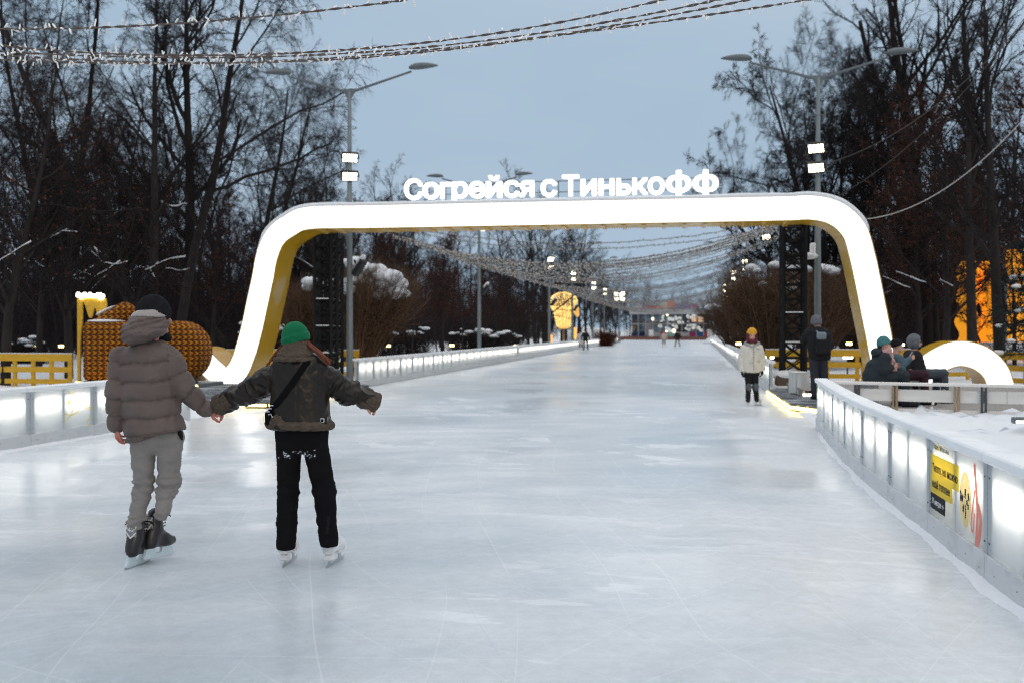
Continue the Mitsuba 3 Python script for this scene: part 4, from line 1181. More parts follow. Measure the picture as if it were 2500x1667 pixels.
broom(x, y, 2.6, 4.2, 13, 'dark snowy bush between the far right boards and the pavilion', lean=(-.15, 0), snow=4, stems=200)
x, y = at_ud(2090, 47)
broom(x, y, 2.2, 3.4, 15, 'brown bush in front of the trees inside the right arch leg', snow=6)

# ---------------------------------------------------------------- low clipped hedges with snow, snow mounds
def mound(name, c, r, label, seed, mt='snow_plain', cat_='snow', kind=None, sub=3, rough=.5):
    v, f = ico((0, 0, 0), 1, sub)
    v = v * (1 + rough * (meshkit.fbm(v * 1.6 + seed, 4, seed) - .5))[:, None]
    return one(name, (v * r + c, f), mt, label, cat_, smooth=True, kind=kind)


for q, (u, v_, d, rx, lab) in enumerate(((985, 802, 58, 1.5, 'snow on a hedge right of the snowy shrub'), (1150, 806, 62, 1.3, 'snow on a hedge just left of the second street lamp'), (1215, 808, 62, 1.4, 'snow on a hedge right of the second street lamp'), (62, 824, 44, .6, 'snow on a low bush under the far left trees'), (655, 795, 47, 1.3, 'snow on a low bush behind the left arch leg'), (610, 812, 45, 1.0, 'snow on a smaller low bush left of the arch leg'))):
    c = at_d(u, v_, d)
    bl = []
    for e_ in range(11):
        v, f = ico((0, 0, 0), 1, 2)
        rr = rng.uniform(.07, .24) * (.7 + .3 * rx)
        v = v * (1 + .6 * (meshkit.fbm(v * 1.8 + e_, 3, e_) - .5))[:, None] * [rr * 1.3, rr, rr * .42]
        bl.append((v + c + [rng.uniform(-rx, rx) * .9, rng.uniform(-.5, .5), rng.uniform(-.35, .12)], f))
    one('snow_cap', cat(bl), 'snow_plain', lab, 'snow', smooth=True, kind='stuff')
    hb = thing('hedge', 'dark twiggy ' + lab[8:].replace('a ', '', 1) + ', snow-topped', 'hedge')
    m_ = 420
    P = np.stack([c[0] + rng.uniform(-rx, rx, m_), c[1] + rng.uniform(-.7, .7, m_), np.zeros(m_)], 1)
    S = shoots(rng, P, rng.normal(size=(m_, 3)) * [.3, .3, 0] + [0, 0, 1], np.full(m_, max(.5, c[2])) * rng.uniform(.7, 1.05, m_), np.full(m_, .012), 4, .2, .03)
    P2, C2, L2, R2 = spawn(rng, S, np.full(m_, 1.0), 8, .1, 1, 45, 15, .35, .6)
    put(hb, cat([tubes(S, 3), tubes(shoots(rng, P2, C2, L2, np.maximum(R2, .006), 3, .2, .02), 3)]), 'twig')
c = at_d(1430, 822, 140)
mound('snow_mound', (c[0], c[1], 0), (3.4, 2.2, 2.3), 'big heap of snow beside the glowing golden bulb', 31, kind='structure')
c = at_d(1762, 824, 130)
mound('snow_mound', (c[0], c[1], 0), (2.4, 1.5, 1.2), 'heap of snow at the far right end of the rink', 33, kind='structure')
mound('snow_pillar', (c[0] - .2, c[1], .9), (.75, .6, 1.7), 'white snow-covered pillar at the far right end of the rink', 35, cat_='pillar')
x, y = at_ud(1478, 112)
key = thing('red_bush', 'reddish brown bush at the far end of the left boards', 'bush')
m_ = 260
S = shoots(rng, np.stack([x + rng.normal(size=m_) * .35, y + rng.normal(size=m_) * .3, np.zeros(m_)], 1), rng.normal(size=(m_, 3)) * [.6, .6, 0] + [0, 0, 1], rng.uniform(1.2, 2.1, m_), np.full(m_, .025), 4, .15, .0)
P2, C2, L2, R2 = spawn(rng, S, np.full(m_, 1.5), 7, .3, 1, 40, 14, .4, .7)
put(key, cat([tubes(S, 3), tubes(shoots(rng, P2, C2, L2, np.maximum(R2, .014), 3, .15, 0), 3)]), 'dry_leaf')

# ---------------------------------------------------------------- snowy spruce at the right edge
x, y = at_ud(2556, 27)
sp = thing('spruce', 'dark spruce with lumps of snow at the right picture edge', 'tree')
part(sp, 'trunk', tube([(x, y, -.2), (x, y, 6.0)], [.16, .03], 7), 'bark')
rng2 = np.random.default_rng(8)
m_ = 170
zz = rng2.uniform(.9, 5.8, m_)
a = rng2.uniform(0, 2 * PI, m_)
S = shoots(rng2, np.stack([x + 0 * a, y + 0 * a, zz], 1), np.stack([np.cos(a), np.sin(a), .15 + 0 * a], 1), (6.3 - zz) * .36 * rng2.uniform(.8, 1.1, m_), np.full(m_, .02), 5, .04, -.09)
P2, C2, L2, R2 = spawn(rng2, S, np.full(m_, 1.2), 18, .1, 1, 55, 12, .28, .6)
S2 = shoots(rng2, P2, C2, L2, np.full(len(P2), .012), 3, .08, -.12)
P3, C3, L3, R3 = spawn(rng2, S2, L2, 7, .05, 1, 50, 10, .32, 1)
part(sp, 'branch', cat([tubes(S, 4), tubes(S2, 3), tubes(shoots(rng2, P3, C3, L3, np.full(len(P3), .006), 2, .05, 0), 3)]), 'conifer', kind='stuff')
bl = []
for q in rng2.integers(0, m_, 26):
    c = S[0][q, rng2.integers(2, 5)]
    v, f = ico((0, 0, 0), 1, 2)
    rr = rng2.uniform(.06, .15)
    bl.append((v * (1 + .5 * (meshkit.fbm(v * 1.8 + q, 3, int(q)) - .5))[:, None] * [rr, rr, rr * .5] + c + [0, 0, .05], f))
part(sp, 'snow', cat(bl), 'snow_plain', smooth=True, kind='stuff')
# ---------------------------------------------------------------- iso-surfaces from distance functions (for soft shapes and people)
def nets(fn, lo, hi, h, iters=1):
    """Naive surface nets of fn(points) = 0 (negative inside) on a grid of step h."""
    lo, hi = np.asarray(lo, float), np.asarray(hi, float)
    n = np.maximum(np.ceil((hi - lo) / h).astype(int) + 1, 3)
    ax = [lo[q] + h * np.arange(n[q]) for q in range(3)]
    Fv = np.empty(n, np.float32)
    yy, zz = np.meshgrid(ax[1], ax[2], indexing='ij')
    st = max(1, int(400000 // (n[1] * n[2])))
    for q in range(0, n[0], st):
        xs = ax[0][q:q + st]
        P = np.empty((len(xs), n[1], n[2], 3))
        P[..., 0] = xs[:, None, None]; P[..., 1] = yy; P[..., 2] = zz
        Fv[q:q + st] = fn(P.reshape(-1, 3)).reshape(len(xs), n[1], n[2])
    Fv = np.where(Fv == 0, 1e-7, Fv)
    c = [Fv[a:n[0] - 1 + a, b:n[1] - 1 + b, d:n[2] - 1 + d] for a in (0, 1) for b in (0, 1) for d in (0, 1)]
    neg = sum((x < 0).astype(np.int8) for x in c)
    cell = np.argwhere((neg > 0) & (neg < 8))
    idx = -np.ones(n - 1, np.int64)
    idx[tuple(cell.T)] = np.arange(len(cell))
    val = np.stack([x[tuple(cell.T)] for x in c], 1)
    off = np.array([(a, b, d) for a in (0, 1) for b in (0, 1) for d in (0, 1)], float)
    acc, cnt = np.zeros((len(cell), 3)), np.zeros(len(cell))
    for a in range(8):
        for b in range(a + 1, 8):
            if np.abs(off[a] - off[b]).sum() == 1:
                s = (val[:, a] < 0) != (val[:, b] < 0)
                t = val[s, a] / (val[s, a] - val[s, b])
                acc[s] += off[a] + (off[b] - off[a]) * t[:, None]
                cnt[s] += 1
    v = lo + h * (cell + acc / cnt[:, None])
    faces = []
    for q in range(3):
        u, w_ = (q + 1) % 3, (q + 2) % 3
        A = np.take(Fv, range(n[q] - 1), q) < 0
        B = np.take(Fv, range(1, n[q]), q) < 0
        e = np.argwhere(A != B)
        e = e[(e[:, u] > 0) & (e[:, w_] > 0) & (e[:, u] < n[u] - 1) & (e[:, w_] < n[w_] - 1)]
        if not len(e): continue
        du, dw = np.eye(3, dtype=int)[u], np.eye(3, dtype=int)[w_]
        Q = np.stack([idx[tuple((e - du - dw).T)], idx[tuple((e - dw).T)], idx[tuple(e.T)], idx[tuple((e - du).T)]], 1)
        fl = A[tuple(e.T)]
        Q[~fl] = Q[~fl][:, ::-1]
        faces.append(Q)
    f = np.vstack(faces)
    f = np.vstack([f[:, [0, 1, 2]], f[:, [0, 2, 3]]])
    f = f[(f >= 0).all(1)]
    for _ in range(iters):
        v = relax(v, f, 0.5)
    return v, f


def relax(v, f, k):
    s, c = np.zeros_like(v), np.zeros(len(v))
    for a, b in ((0, 1), (1, 2), (2, 0)):
        np.add.at(s, f[:, a], v[f[:, b]]); np.add.at(c, f[:, a], 1)
        np.add.at(s, f[:, b], v[f[:, a]]); np.add.at(c, f[:, b], 1)
    return v + k * (s / np.maximum(c, 1)[:, None] - v)


def normals(v, f):
    n = np.zeros_like(v)
    fn = np.cross(v[f[:, 1]] - v[f[:, 0]], v[f[:, 2]] - v[f[:, 0]])
    for q in range(3):
        np.add.at(n, f[:, q], fn)
    return n / (np.linalg.norm(n, axis=1, keepdims=True) + 1e-12)


def smin(a, b, k):
    h = np.clip(0.5 + 0.5 * (b - a) / k, 0, 1)
    return b * (1 - h) + a * h - k * h * (1 - h)


def union(ds, k):
    d = ds[0]
    for e in ds[1:]:
        d = smin(d, e, k)
    return d


def cap(p, a, b, ra, rb=None):
    a, b = np.asarray(a, float), np.asarray(b, float)
    ab = b - a
    t = np.clip((p - a) @ ab / (ab @ ab), 0, 1)
    return np.linalg.norm(p - a - t[:, None] * ab, axis=1) - (ra + ((ra if rb is None else rb) - ra) * t)


def ell(p, c, r, R=None):
    q = p - np.asarray(c, float)
    if R is not None: q = q @ R          # R: columns = the ellipsoid's axes
    r = np.asarray(r, float)
    k0 = np.linalg.norm(q / r, axis=1)
    k1 = np.linalg.norm(q / (r * r), axis=1)
    return k0 * (k0 - 1) / np.maximum(k1, 1e-9)


def rbox(p, c, h, r, R=None):
    q = p - np.asarray(c, float)
    if R is not None: q = q @ R
    q = np.abs(q) - (np.asarray(h, float) - r)
    return np.linalg.norm(np.maximum(q, 0), axis=1) + np.minimum(q.max(1), 0) - r


def loft(p, lv, k=0.03, sq=2.0):
    """lv rows: z, cx, cy, half width, half depth; a soft-ended stack of ellipses."""
    lv = np.asarray(sorted(map(tuple, lv)), float)
    z = np.clip(p[:, 2], lv[0, 0], lv[-1, 0])
    cx, cy, a, b = (np.interp(z, lv[:, 0], lv[:, q]) for q in range(1, 5))
    d = ((np.abs((p[:, 0] - cx) / a) ** sq + np.abs((p[:, 1] - cy) / b) ** sq) ** (1 / sq) - 1) * np.minimum(a, b)
    e = np.maximum(lv[0, 0] - p[:, 2], p[:, 2] - lv[-1, 0])
    return -smin(-d, -e, k)

# ---------------------------------------------------------------- the giant knitted mitten
def knit(p, n, uv):
    up = dr.abs(n.z) > 0.75
    z = dr.select(up, p.y * 0.8, p.z)
    row = z / 0.138
    fr = row - dr.floor(row)
    q = (p.x + 0.7 * p.y) / 0.175 + dr.abs(fr - 0.5) * 1.5
    st = q - dr.floor(q)
    yarn = smoothstep(0.10, 0.42, st) * (1 - smoothstep(0.58, 0.92, st)) * (1 - smoothstep(0.30, 0.47, dr.abs(fr - 0.5)))
    gap = smoothstep(0.40, 0.5, dr.abs(fr - 0.5)) + 1 - smoothstep(0.0, 0.08, dr.abs(fr - 0.5)) * 0.5
    fib = noise(p.x * 60 + p.z * 45, p.z * 60, p.y * 50)
    c = mix((0.055, 0.013, 0.003), (0.47, 0.165, 0.011), yarn)
    c = mix(c, (0.58, 0.26, 0.025), yarn * smoothstep(0.5, 0.8, fib) * 0.6)
    return c * (0.85 + 0.3 * fib)


def knit_h(p, n, uv):
    row = p.z / 0.138
    fr = row - dr.floor(row)
    q = (p.x + 0.7 * p.y) / 0.175 + dr.abs(fr - 0.5) * 1.5
    st = q - dr.floor(q)
    return 0.03 * smoothstep(0.0, 0.4, st) * (1 - smoothstep(0.55, 1.0, st)) * (1 - smoothstep(0.3, 0.5, dr.abs(fr - 0.5)))


bsdf('knit', {'type': 'bumpmap', 'scale': 1.0, 'arbitrary': proc(knit_h, 6e-3), 'bsdf': {'type': 'principled', 'base_color': proc(knit), 'roughness': 0.75, 'specular': 0.2}})
MY = 25.0
a0, a1 = at_y(192, 930, MY), at_y(514, 784, MY + .75)
xL_, xR_, zB_, zT_ = a0[0], a1[0], 0.24, a1[2]
mit = thing('knitted_mitten', 'giant golden knitted mitten lying on its side behind the man', 'mitten')
hx, hz, cxm, czm = (xR_ - xL_) / 2, (zT_ - zB_) / 2, (xL_ + xR_) / 2, (zT_ + zB_) / 2


def mitten_body(p):
    q = p - [cxm, MY + .55, czm]
    rr = np.where(q[:, 0] > 0, hz * .96, 0.16)
    w_ = np.stack([np.abs(q[:, 0]) - hx + rr, np.abs(q[:, 2]) - hz + rr], 1)
    d2 = np.linalg.norm(np.maximum(w_, 0), axis=1) + np.minimum(w_.max(1), 0) - rr
    r = .30
    w2 = np.stack([d2 + r, np.abs(q[:, 1]) - .55 + r], 1)
    return np.linalg.norm(np.maximum(w2, 0), axis=1) + np.minimum(w2.max(1), 0) - r


part(mit, 'body', nets(mitten_body, [cxm - hx - .1, MY - .1, zB_ - .1], [cxm + hx + .1, MY + 1.25, zT_ + .1], .055), 'knit', smooth=True)
tA, tB = at_y(222, 800, MY + .5), at_y(305, 764, MY + .5)
part(mit, 'thumb', nets(lambda p: cap(p, tA, tB, .16, .30), np.minimum(tA, tB) - .45, np.maximum(tA, tB) + .45, .05), 'knit', smooth=True)
part(mit, 'snow', cat([xf(ico((0, 0, 0), 1, 3), frame(((xL_ + .62), MY + .5, zT_), (.62, 0, 0), (0, .42, 0), (0, 0, .055))),
                       xf(ico((0, 0, 0), 1, 3), frame((tA + tB) / 2 + [-.05, 0, .30 - .03], (.30, 0, .13), (0, .15, 0), (-.02, 0, .035)))]), 'snow_plain', smooth=True, kind='stuff')
bs = thing('mitten_base', 'flat grey base with a yellow light strip under the knitted mitten', 'base')
part(bs, 'slab', bx(xL_ - .2, xR_ + .12, MY - .25, MY + 1.3, .131, .235, .01), 'lamp_grey')
part(bs, 'light_strip', cat([bx(xL_ - .2, xR_ + .12, MY - .275, MY - .255, .15, .20), bx(xL_, xR_ - .2, MY - .16, MY - .13, .236, .25)]), 'box_white', emitter=area(YEL * 1.5))
part(bs, 'spot_lamp', cat([bx(xR_ - .02, xR_ + .06, MY - .2, MY - .12, .236, .36, .01)]), 'black_plastic')

# ---------------------------------------------------------------- yellow gate post with a lit sign
GYP = 25.6
g0, g1 = at_y(189, 930, GYP), at_y(264, 727, GYP)
gate = thing('sign_gate', 'yellow gate frame with dripping cut-outs and a bright white sign on top', 'gate')
zt = g1[2]
drip = sg.Polygon(smooth_path([(0, -.02), (0.0, -.9), (.0, -2.2), (.07, -2.25), (.09, -1.2), (.145, -.62), (.15, -.20), (.20, -.12), (.27, -.30), (.36, -.55), (.44, -.52), (.50, -.30), (.55, -.28), (.62, -.5), (.74, -.52), (.84, -.5), (.84, -.02), (.4, 0.0), (0.0, -.02)], 160)).buffer(0)
v, f = poly_mesh(drip, .06)
part(gate, 'frame', (np.stack([g0[0] + v[:, 0], GYP + v[:, 2], zt + v[:, 1]], 1), f[:, ::-1]), 'yellow_wood')
q = [sg.LineString([(.06, 0.06), (.80, .04)]).buffer(.055)] + [sg.Point(x_, z_).buffer(.045) for x_, z_ in ((.06, .11), (.26, .105), (.42, .1), (.66, .09), (.72, .09), (.16, .0), (.70, -.02), (.76, -.02))]
v, f = poly_mesh(shapely.union_all(q), .05)
part(gate, 'lit_sign', (np.stack([g0[0] + v[:, 0], GYP - .07 + v[:, 2], zt + v[:, 1]], 1), f[:, ::-1]), 'box_white', emitter=area(np.array([1, .93, .72]) * SKYV * 8))
part(gate, 'post', bx(g0[0], g0[0] + .07, GYP, GYP + .07, 0.13, zt - 2.2 + .05), 'yellow_wood')

# ---------------------------------------------------------------- glowing golden bulb sculpture, far left of the rink
DB = 97.0
bc = at_d(1376, 800, DB); sB = DB / F
bl_ = thing('bulb_sculpture', 'giant golden bulb made of glowing lights on the left side far down the rink', 'sculpture')
prof = np.array([(12, 0), (16, 4), (20, 22), (24, 40), (31, 52), (33, 64), (31, 74), (22, 83), (10, 87), (2, 88)], float) * sB
prof = smooth_path(prof, 26)
zb_ = bc[2] - 0.1
a = np.linspace(0, 2 * PI, 29)
core = []
for r_, z_ in prof:
    core.append(np.stack([bc[0] + r_ * .9 * np.cos(a), bc[1] + r_ * .9 * np.sin(a), a * 0 + zb_ + z_], 1))
v = np.vstack(core)
q_ = np.arange(28)
fr_ = [np.stack([r_ * 29 + q_, r_ * 29 + q_ + 1, (r_ + 1) * 29 + q_ + 1, (r_ + 1) * 29 + q_], 1) for r_ in range(len(prof) - 1)]
part(bl_, 'neck', (v[:29 * 14], np.vstack(fr_[:13])), 'lamp_body', emitter=area(np.array([1, .58, .14]) * SKYV * 2.0))
part(bl_, 'globe', (v[29 * 13:], np.vstack(fr_[13:]) - 29 * 13), 'lamp_body', emitter=area(np.array([.85, .36, .03]) * SKYV * .28))
rngb = np.random.default_rng(2)
lights = []
for r_, z_ in prof[2:]:
    for t in np.arange(0, 2 * PI, .24 / max(r_, .25)):
        lights.append((OCTV * rngb.uniform(.05, .085) + [bc[0] + r_ * math.cos(t), bc[1] + r_ * math.sin(t), zb_ + z_ + rngb.uniform(-.03, .03)], OCTF))
part(bl_, 'bulb', cat(lights), 'lamp_body', emitter=area(np.array([1, .66, .20]) * SKYV * 3.2), kind='stuff')
bars_ = []
for t in np.linspace(0, 2 * PI, 17)[:-1]:
    bars_.append(tube(np.stack([bc[0] + prof[:, 0] * 1.01 * math.cos(t), bc[1] + prof[:, 0] * 1.01 * math.sin(t), zb_ + prof[:, 1]], 1), .022, 4))
part(bl_, 'cage', cat(bars_), 'post_brown')
ec = bc + [31 * sB, -.4, 0]
part(bl_, 'side_lobe', xf(ico((0, 0, 0), 1, 2), frame((ec[0], ec[1], zb_ + 48 * sB), (7.5 * sB, 0, 0), (0, 6 * sB, 0), (-4 * sB, 0, 20 * sB))), 'lamp_body', emitter=area(np.array([1, .52, .10]) * SKYV * 1.7))
part(bl_, 'stand', cat([tube([(bc[0], bc[1], 0), (bc[0], bc[1], zb_ + .1)], .12, 8), bx(bc[0] - 1.3, bc[0] - 1.1, bc[1], bc[1] + .2, .2, 1.6), bx(bc[0] - .9, bc[0] + .9, bc[1] - .5, bc[1] + .5, zb_ - .12, zb_)]), 'post_brown')
for dx_, h_ in ((-1.2, 1.3), (1.15, 2.0)):
    part(bl_, 'lamp', bx(bc[0] + dx_ * 1.0 - .12, bc[0] + dx_ + .12, bc[1] - .3, bc[1] - .1, h_ * .45, h_), 'lamp_body', emitter=area(np.array([1, .45, .06]) * SKYV * 2.5))

# ---------------------------------------------------------------- pavilion at the end of the rink
PD = 196.0
pv = thing('pavilion', 'glass pavilion with a colourful sign-covered roof at the far end of the rink', 'pavilion')


def pq(u0, u1, v0, v1, dep=0.0, thick=.2):
    """A box spanning photograph columns u0..u1 and rows v0..v1 on the pavilion front, dep metres in front of it."""
    A, B = at_d(u0, v1, PD), at_d(u1, v0, PD)
    Yf = A[1] * .5 + B[1] * .5
    return bx(A[0], B[0], Yf - dep - thick, Yf - dep, A[2], B[2])


for key_, rgb in (('pav_frame', (.55, .59, .63)), ('pav_glass', (.03, .035, .045)), ('pav_red', (.42, .03, .05)), ('pav_pink', (.40, .04, .17)), ('pav_blue', (.03, .13, .36)), ('pav_navy', (.02, .035, .13)), ('pav_orange', (.62, .25, .07)), ('pav_coral', (.60, .16, .11)), ('pav_mint', (.45, .52, .46)), ('pav_green', (.20, .29, .15)), ('pav_grey', (.36, .37, .39)), ('pav_plum', (.22, .09, .15)), ('pav_violet', (.12, .11, .30)), ('pav_magenta', (.50, .09, .24)), ('pav_teal', (.22, .45, .46)), ('pav_brown', (.16, .075, .06))):
    matte(key_, rgb, .6)
part(pv, 'base', pq(1509, 1745, 821, 829.5, .8, 4), 'pav_brown')
part(pv, 'back_wall', pq(1541, 1735, 752, 822, -5.0), 'pav_glass')
part(pv, 'roof', cat([pq(1538, 1740, 757, 768, -.1, 6)]), 'pav_grey')
cols = np.linspace(1541, 1735, 12)
for u_ in cols:
    part(pv, 'column', pq(u_ - 1.0, u_ + 1.0, 766, 822, .25, .25), 'pav_frame')
lowc = ['pav_navy', 'pav_navy', 'pav_frame', 'pav_frame', 'pav_red', 'pav_teal', 'pav_frame', 'pav_frame', 'pav_pink', 'pav_blue', 'pav_red']
fas = ['pav_coral', 'pav_coral', 'pav_mint', 'pav_blue', 'pav_red', 'pav_plum', 'pav_plum', 'pav_green', 'pav_green', 'pav_grey', 'pav_grey']
bsdf('pane', {'type': 'thindielectric'})
for q, (a_, b_) in enumerate(zip(cols[:-1], cols[1:])):
    w_ = part(pv, 'window', pq(a_ + 1.1, b_ - 1.1, 790, 792, .2, .1), 'pav_frame')
    part(w_, 'pane', pq(a_ + 1.1, b_ - 1.1, 772, 811, .1, .02), 'pane')
    part(pv, 'lower_panel', pq(a_ + 1.1, b_ - 1.1, 811.5, 821, .15, .1), lowc[q])
    part(pv, 'fascia_panel', pq(a_ + .8, b_ - .8, 758.5, 765.5, .3, .1), fas[q])
part(pv, 'door', pq(1573, 1590, 788, 821, .22, .08), 'pav_grey')
# lit things inside
rngp = np.random.default_rng(6)
WI = np.array([.95, .97, .92]) * SKYV * 1.0
li = []
for (u0, u1, v0, v1) in ((1614, 1621, 770, 787), (1624, 1640, 776, 791), (1640, 1655, 772, 785), (1656, 1668, 775, 788), (1672, 1686, 770, 786), (1688, 1703, 769, 780), (1706, 1718, 772, 780), (1608, 1622, 793, 800), (1624, 1637, 792, 812), (1641, 1652, 793, 802), (1672, 1687, 793, 806), (1689, 1702, 792, 812), (1704, 1716, 798, 808)):
    for _ in range(5):
        u_, v_ = rngp.uniform(u0, u1), rngp.uniform(v0, v1)
        r_ = rngp.uniform(2.0, 5.0)
        li.append(xf(ico((0, 0, 0), 1, 1), frame(at_d(u_, v_, PD + rngp.uniform(1.2, 3.5)), (r_ * .08, 0, 0), (0, .1, 0), (0, 0, r_ * rngp.uniform(.05, .09)))))
part(pv, 'lit_display', cat(li), 'lamp_body', emitter=area(WI), kind='stuff')
part(pv, 'warm_display', cat([pq(1689, 1702, 775, 786, -1.0), pq(1705, 1717, 774, 787, -1.0)]), 'lamp_body', emitter=area(np.array([1, .62, .40]) * SKYV * 1.3))
for u_, v_, r_ in ((1593.5, 779, 3.2), (1629, 769, 2.8), (1645, 808, 4.5), (1627, 808.5, 2.5)):
    part(pv, 'globe_lamp', ico(at_d(u_, v_, PD - 1.0), r_ * PD / F, 2), 'lamp_body', emitter=area(np.array([1, .86, .60]) * SKYV * 5))
for u0, u1, v0, v1, mt in ((1547, 1568, 747, 755, 'pav_grey'), (1570, 1604, 747, 754, 'pav_red'), (1603, 1626, 748, 755, 'pav_orange'), (1612, 1629, 736, 748, 'pav_mint'), (1628, 1647, 734, 753, 'pav_coral'), (1647, 1686, 743, 754, 'pav_violet'), (1684, 1704, 743, 752, 'pav_magenta'), (1648, 1665, 738, 744, 'pav_grey')):
    part(pv, 'roof_sign', pq(u0, u1, v0, v1, .4 + .2 * (u0 % 3), .15), mt)
part(pv, 'sign_truss', cat([pq(u_, u_ + .6, 735, 758, .1, .1) for u_ in np.arange(1550, 1704, 14)] + [pq(1546, 1704, 755, 756, .1, .1)]), 'lamp_grey')
for u0, u1, v0, v1, lab in ((1585, 1596, 806, 828.5, 'white advertising pillar in front of the pavilion, left of the far skaters'), (1725, 1741, 804, 824, 'white sign board by the right end of the pavilion')):
    one('info_pillar', pq(u0, u1, v0, v1, 3.0, .5), 'box_white', lab, 'pillar')
wf = thing('white_fence', 'low white fence left of the pavilion', 'fence')
part(wf, 'rail', cat([pq(1492, 1541, 806 + q, 807.5 + q, 2, .1) for q in (0, 5, 10)]), 'box_white')
part(wf, 'post', cat([pq(u_, u_ + .9, 805, 824, 1.8, .1) for u_ in np.arange(1492, 1541, 8)]), 'box_white')

matte('orange_fabric', (0.75, 0.26, 0.012), 0.7)
# ---------------------------------------------------------------- orange glowing gate among the right trees, and its white kiosk base
OD = 52.0
og = thing('glowing_gate', 'orange glowing gate with wavy columns among the trees at the right', 'gate')
ORG = np.array([1.0, .40, .018]) * SKYV * 1.0


def wavy(u, rad, v0, v1, waves, phase):
    c0, c1 = at_d(u, v0, OD), at_d(u, v1, OD)
    z = np.linspace(c0[2], c1[2], 46)
    r = rad * OD / F * (1 + .24 * np.cos(np.linspace(0, 2 * PI * waves, 46) + phase))
    return tube(np.stack([c0[0] + 0 * z, c0[1] + 0 * z, z], 1), r, 20, True)


part(og, 'column', wavy(2362, 24, 846, 640, 3.2, 0.4), 'orange_fabric', smooth=True, emitter=area(ORG))
part(og, 'column', wavy(2415, 22, 850, 640, 2.6, 2.6), 'orange_fabric', smooth=True, emitter=area(ORG))
A, B = at_d(2345, 740, OD), at_d(2428, 640, OD)
part(og, 'lintel', bx(A[0], B[0], A[1] + .3, A[1] + .8, A[2], B[2], .1), 'orange_fabric', emitter=area(ORG * .9))
A, B = at_d(2462, 836, OD - 3), at_d(2570, 610, OD - 3)
part(og, 'wall', bx(A[0], B[0], A[1], A[1] + .6, A[2], B[2], .1), 'orange_fabric', emitter=area(ORG * 1.05))
kb = thing('kiosk_step', 'snow-covered white steps below the orange gate at the right edge', 'steps')
for q, (v0, v1) in enumerate(((836, 846), (848, 862), (864, 876))):
    A, B = at_d(2432, v1, OD - 6 - q), at_d(2560, v0, OD - 6 - q)
    part(kb, 'step', bx(A[0], B[0], A[1], A[1] + 2.5, A[2], B[2], .03), 'snow_plain')
A = at_d(2455, 800, OD - 5)
part(kb, 'pole', tube([(A[0], A[1], 0), (A[0], A[1], 4.6)], .07, 8), 'galvanised')
# ---------------------------------------------------------------- people
def cloth(key, a, b, f=9.0, rough=0.85, spec=0.2, bump=0.0012, fine=220.0, **more):
    col = proc(lambda p, n, uv: mix(a, b, fbm(p.x * f, p.y * f, p.z * f, 4)) * (0.92 + 0.16 * noise(p.x * fine, p.y * fine, p.z * fine)))
    d = {'type': 'principled', 'base_color': col, 'roughness': rough, 'specular': spec, **more}
    if bump:
        d = {'type': 'bumpmap', 'scale': 1.0, 'arbitrary': proc(lambda p, n, uv: bump * fbm(p.x * 60, p.y * 60, p.z * 60, 3), 2e-3), 'bsdf': d}
    bsdf(key, d)


cloth('puffer', (0.092, 0.068, 0.062), (0.140, 0.108, 0.098), 5, .62, .3, .0016, sheen=0.3)
cloth('puffer_lining', (0.30, 0.27, 0.26), (0.36, 0.33, 0.32), 8)
cloth('wool_black', (0.008, 0.008, 0.010), (0.018, 0.018, 0.020), 30, .9, .1, .003)
cloth('jogger', (0.20, 0.185, 0.178), (0.255, 0.237, 0.227), 6, .9, .15, .001, sheen=0.2)
cloth('denim_black', (0.0035, 0.0035, 0.004), (0.009, 0.008, 0.009), 12, .9, .12)
cloth('leather', (0.0075, 0.0050, 0.0038), (0.0215, 0.0148, 0.0108), 7, .34, .30, .0022)
cloth('shearling', (0.040, 0.030, 0.023), (0.125, 0.098, 0.076), 75, .95, .1, .006, 300)
cloth('wool_green', (0.004, 0.100, 0.043), (0.008, 0.155, 0.068), 25, .9, .15, .002, sheen=0.4)
cloth('strap_black', (0.0025, 0.0025, 0.003), (0.005, 0.005, 0.0055), 20, .8, .1)
cloth('skin', (0.50, 0.27, 0.20), (0.60, 0.35, 0.27), 14, .5, .4, .0006)
cloth('skin_cold', (0.44, 0.13, 0.10), (0.56, 0.22, 0.17), 22, .5, .4, .0006)
cloth('hair_red', (0.13, 0.028, 0.012), (0.26, 0.070, 0.030), 18, .45, .5, 0)
matte('hair_dark', (0.018, 0.013, 0.011), 0.6)
cloth('boot_black', (0.010, 0.009, 0.010), (0.024, 0.018, 0.020), 16, .33, .5, .0008)
cloth('boot_white', (0.62, 0.63, 0.65), (0.74, 0.74, 0.75), 10, .4, .4, .0006)
bsdf('steel', {'type': 'principled', 'base_color': {'type': 'rgb', 'value': [0.55, 0.56, 0.57]}, 'roughness': 0.25, 'metallic': 1.0})
matte('holder_blue', (0.52, 0.62, 0.66), 0.35, 0.5)
matte('print_white', (0.70, 0.70, 0.70), 0.6)
matte('print_grey', (0.22, 0.22, 0.23), 0.6)
matte('print_faint', (0.022, 0.022, 0.024), 0.7)
matte('nail_red', (0.42, 0.015, 0.03), 0.35, 0.5)
matte('eye_dark', (0.02, 0.015, 0.012), 0.2, 0.5)
cloth('coat_cream', (0.58, 0.545, 0.475), (0.67, 0.635, 0.565), 7)
cloth('coat_black', (0.010, 0.010, 0.012), (0.022, 0.022, 0.025), 9)
cloth('coat_white', (0.60, 0.58, 0.57), (0.70, 0.68, 0.67), 7)
cloth('coat_pink', (0.50, 0.41, 0.38), (0.58, 0.49, 0.46), 7)
cloth('coat_dark_teal', (0.016, 0.022, 0.026), (0.032, 0.042, 0.048), 8)
cloth('coat_blue', (0.055, 0.095, 0.12), (0.09, 0.14, 0.17), 8)
cloth('legging', (0.008, 0.008, 0.010), (0.018, 0.018, 0.02), 12)
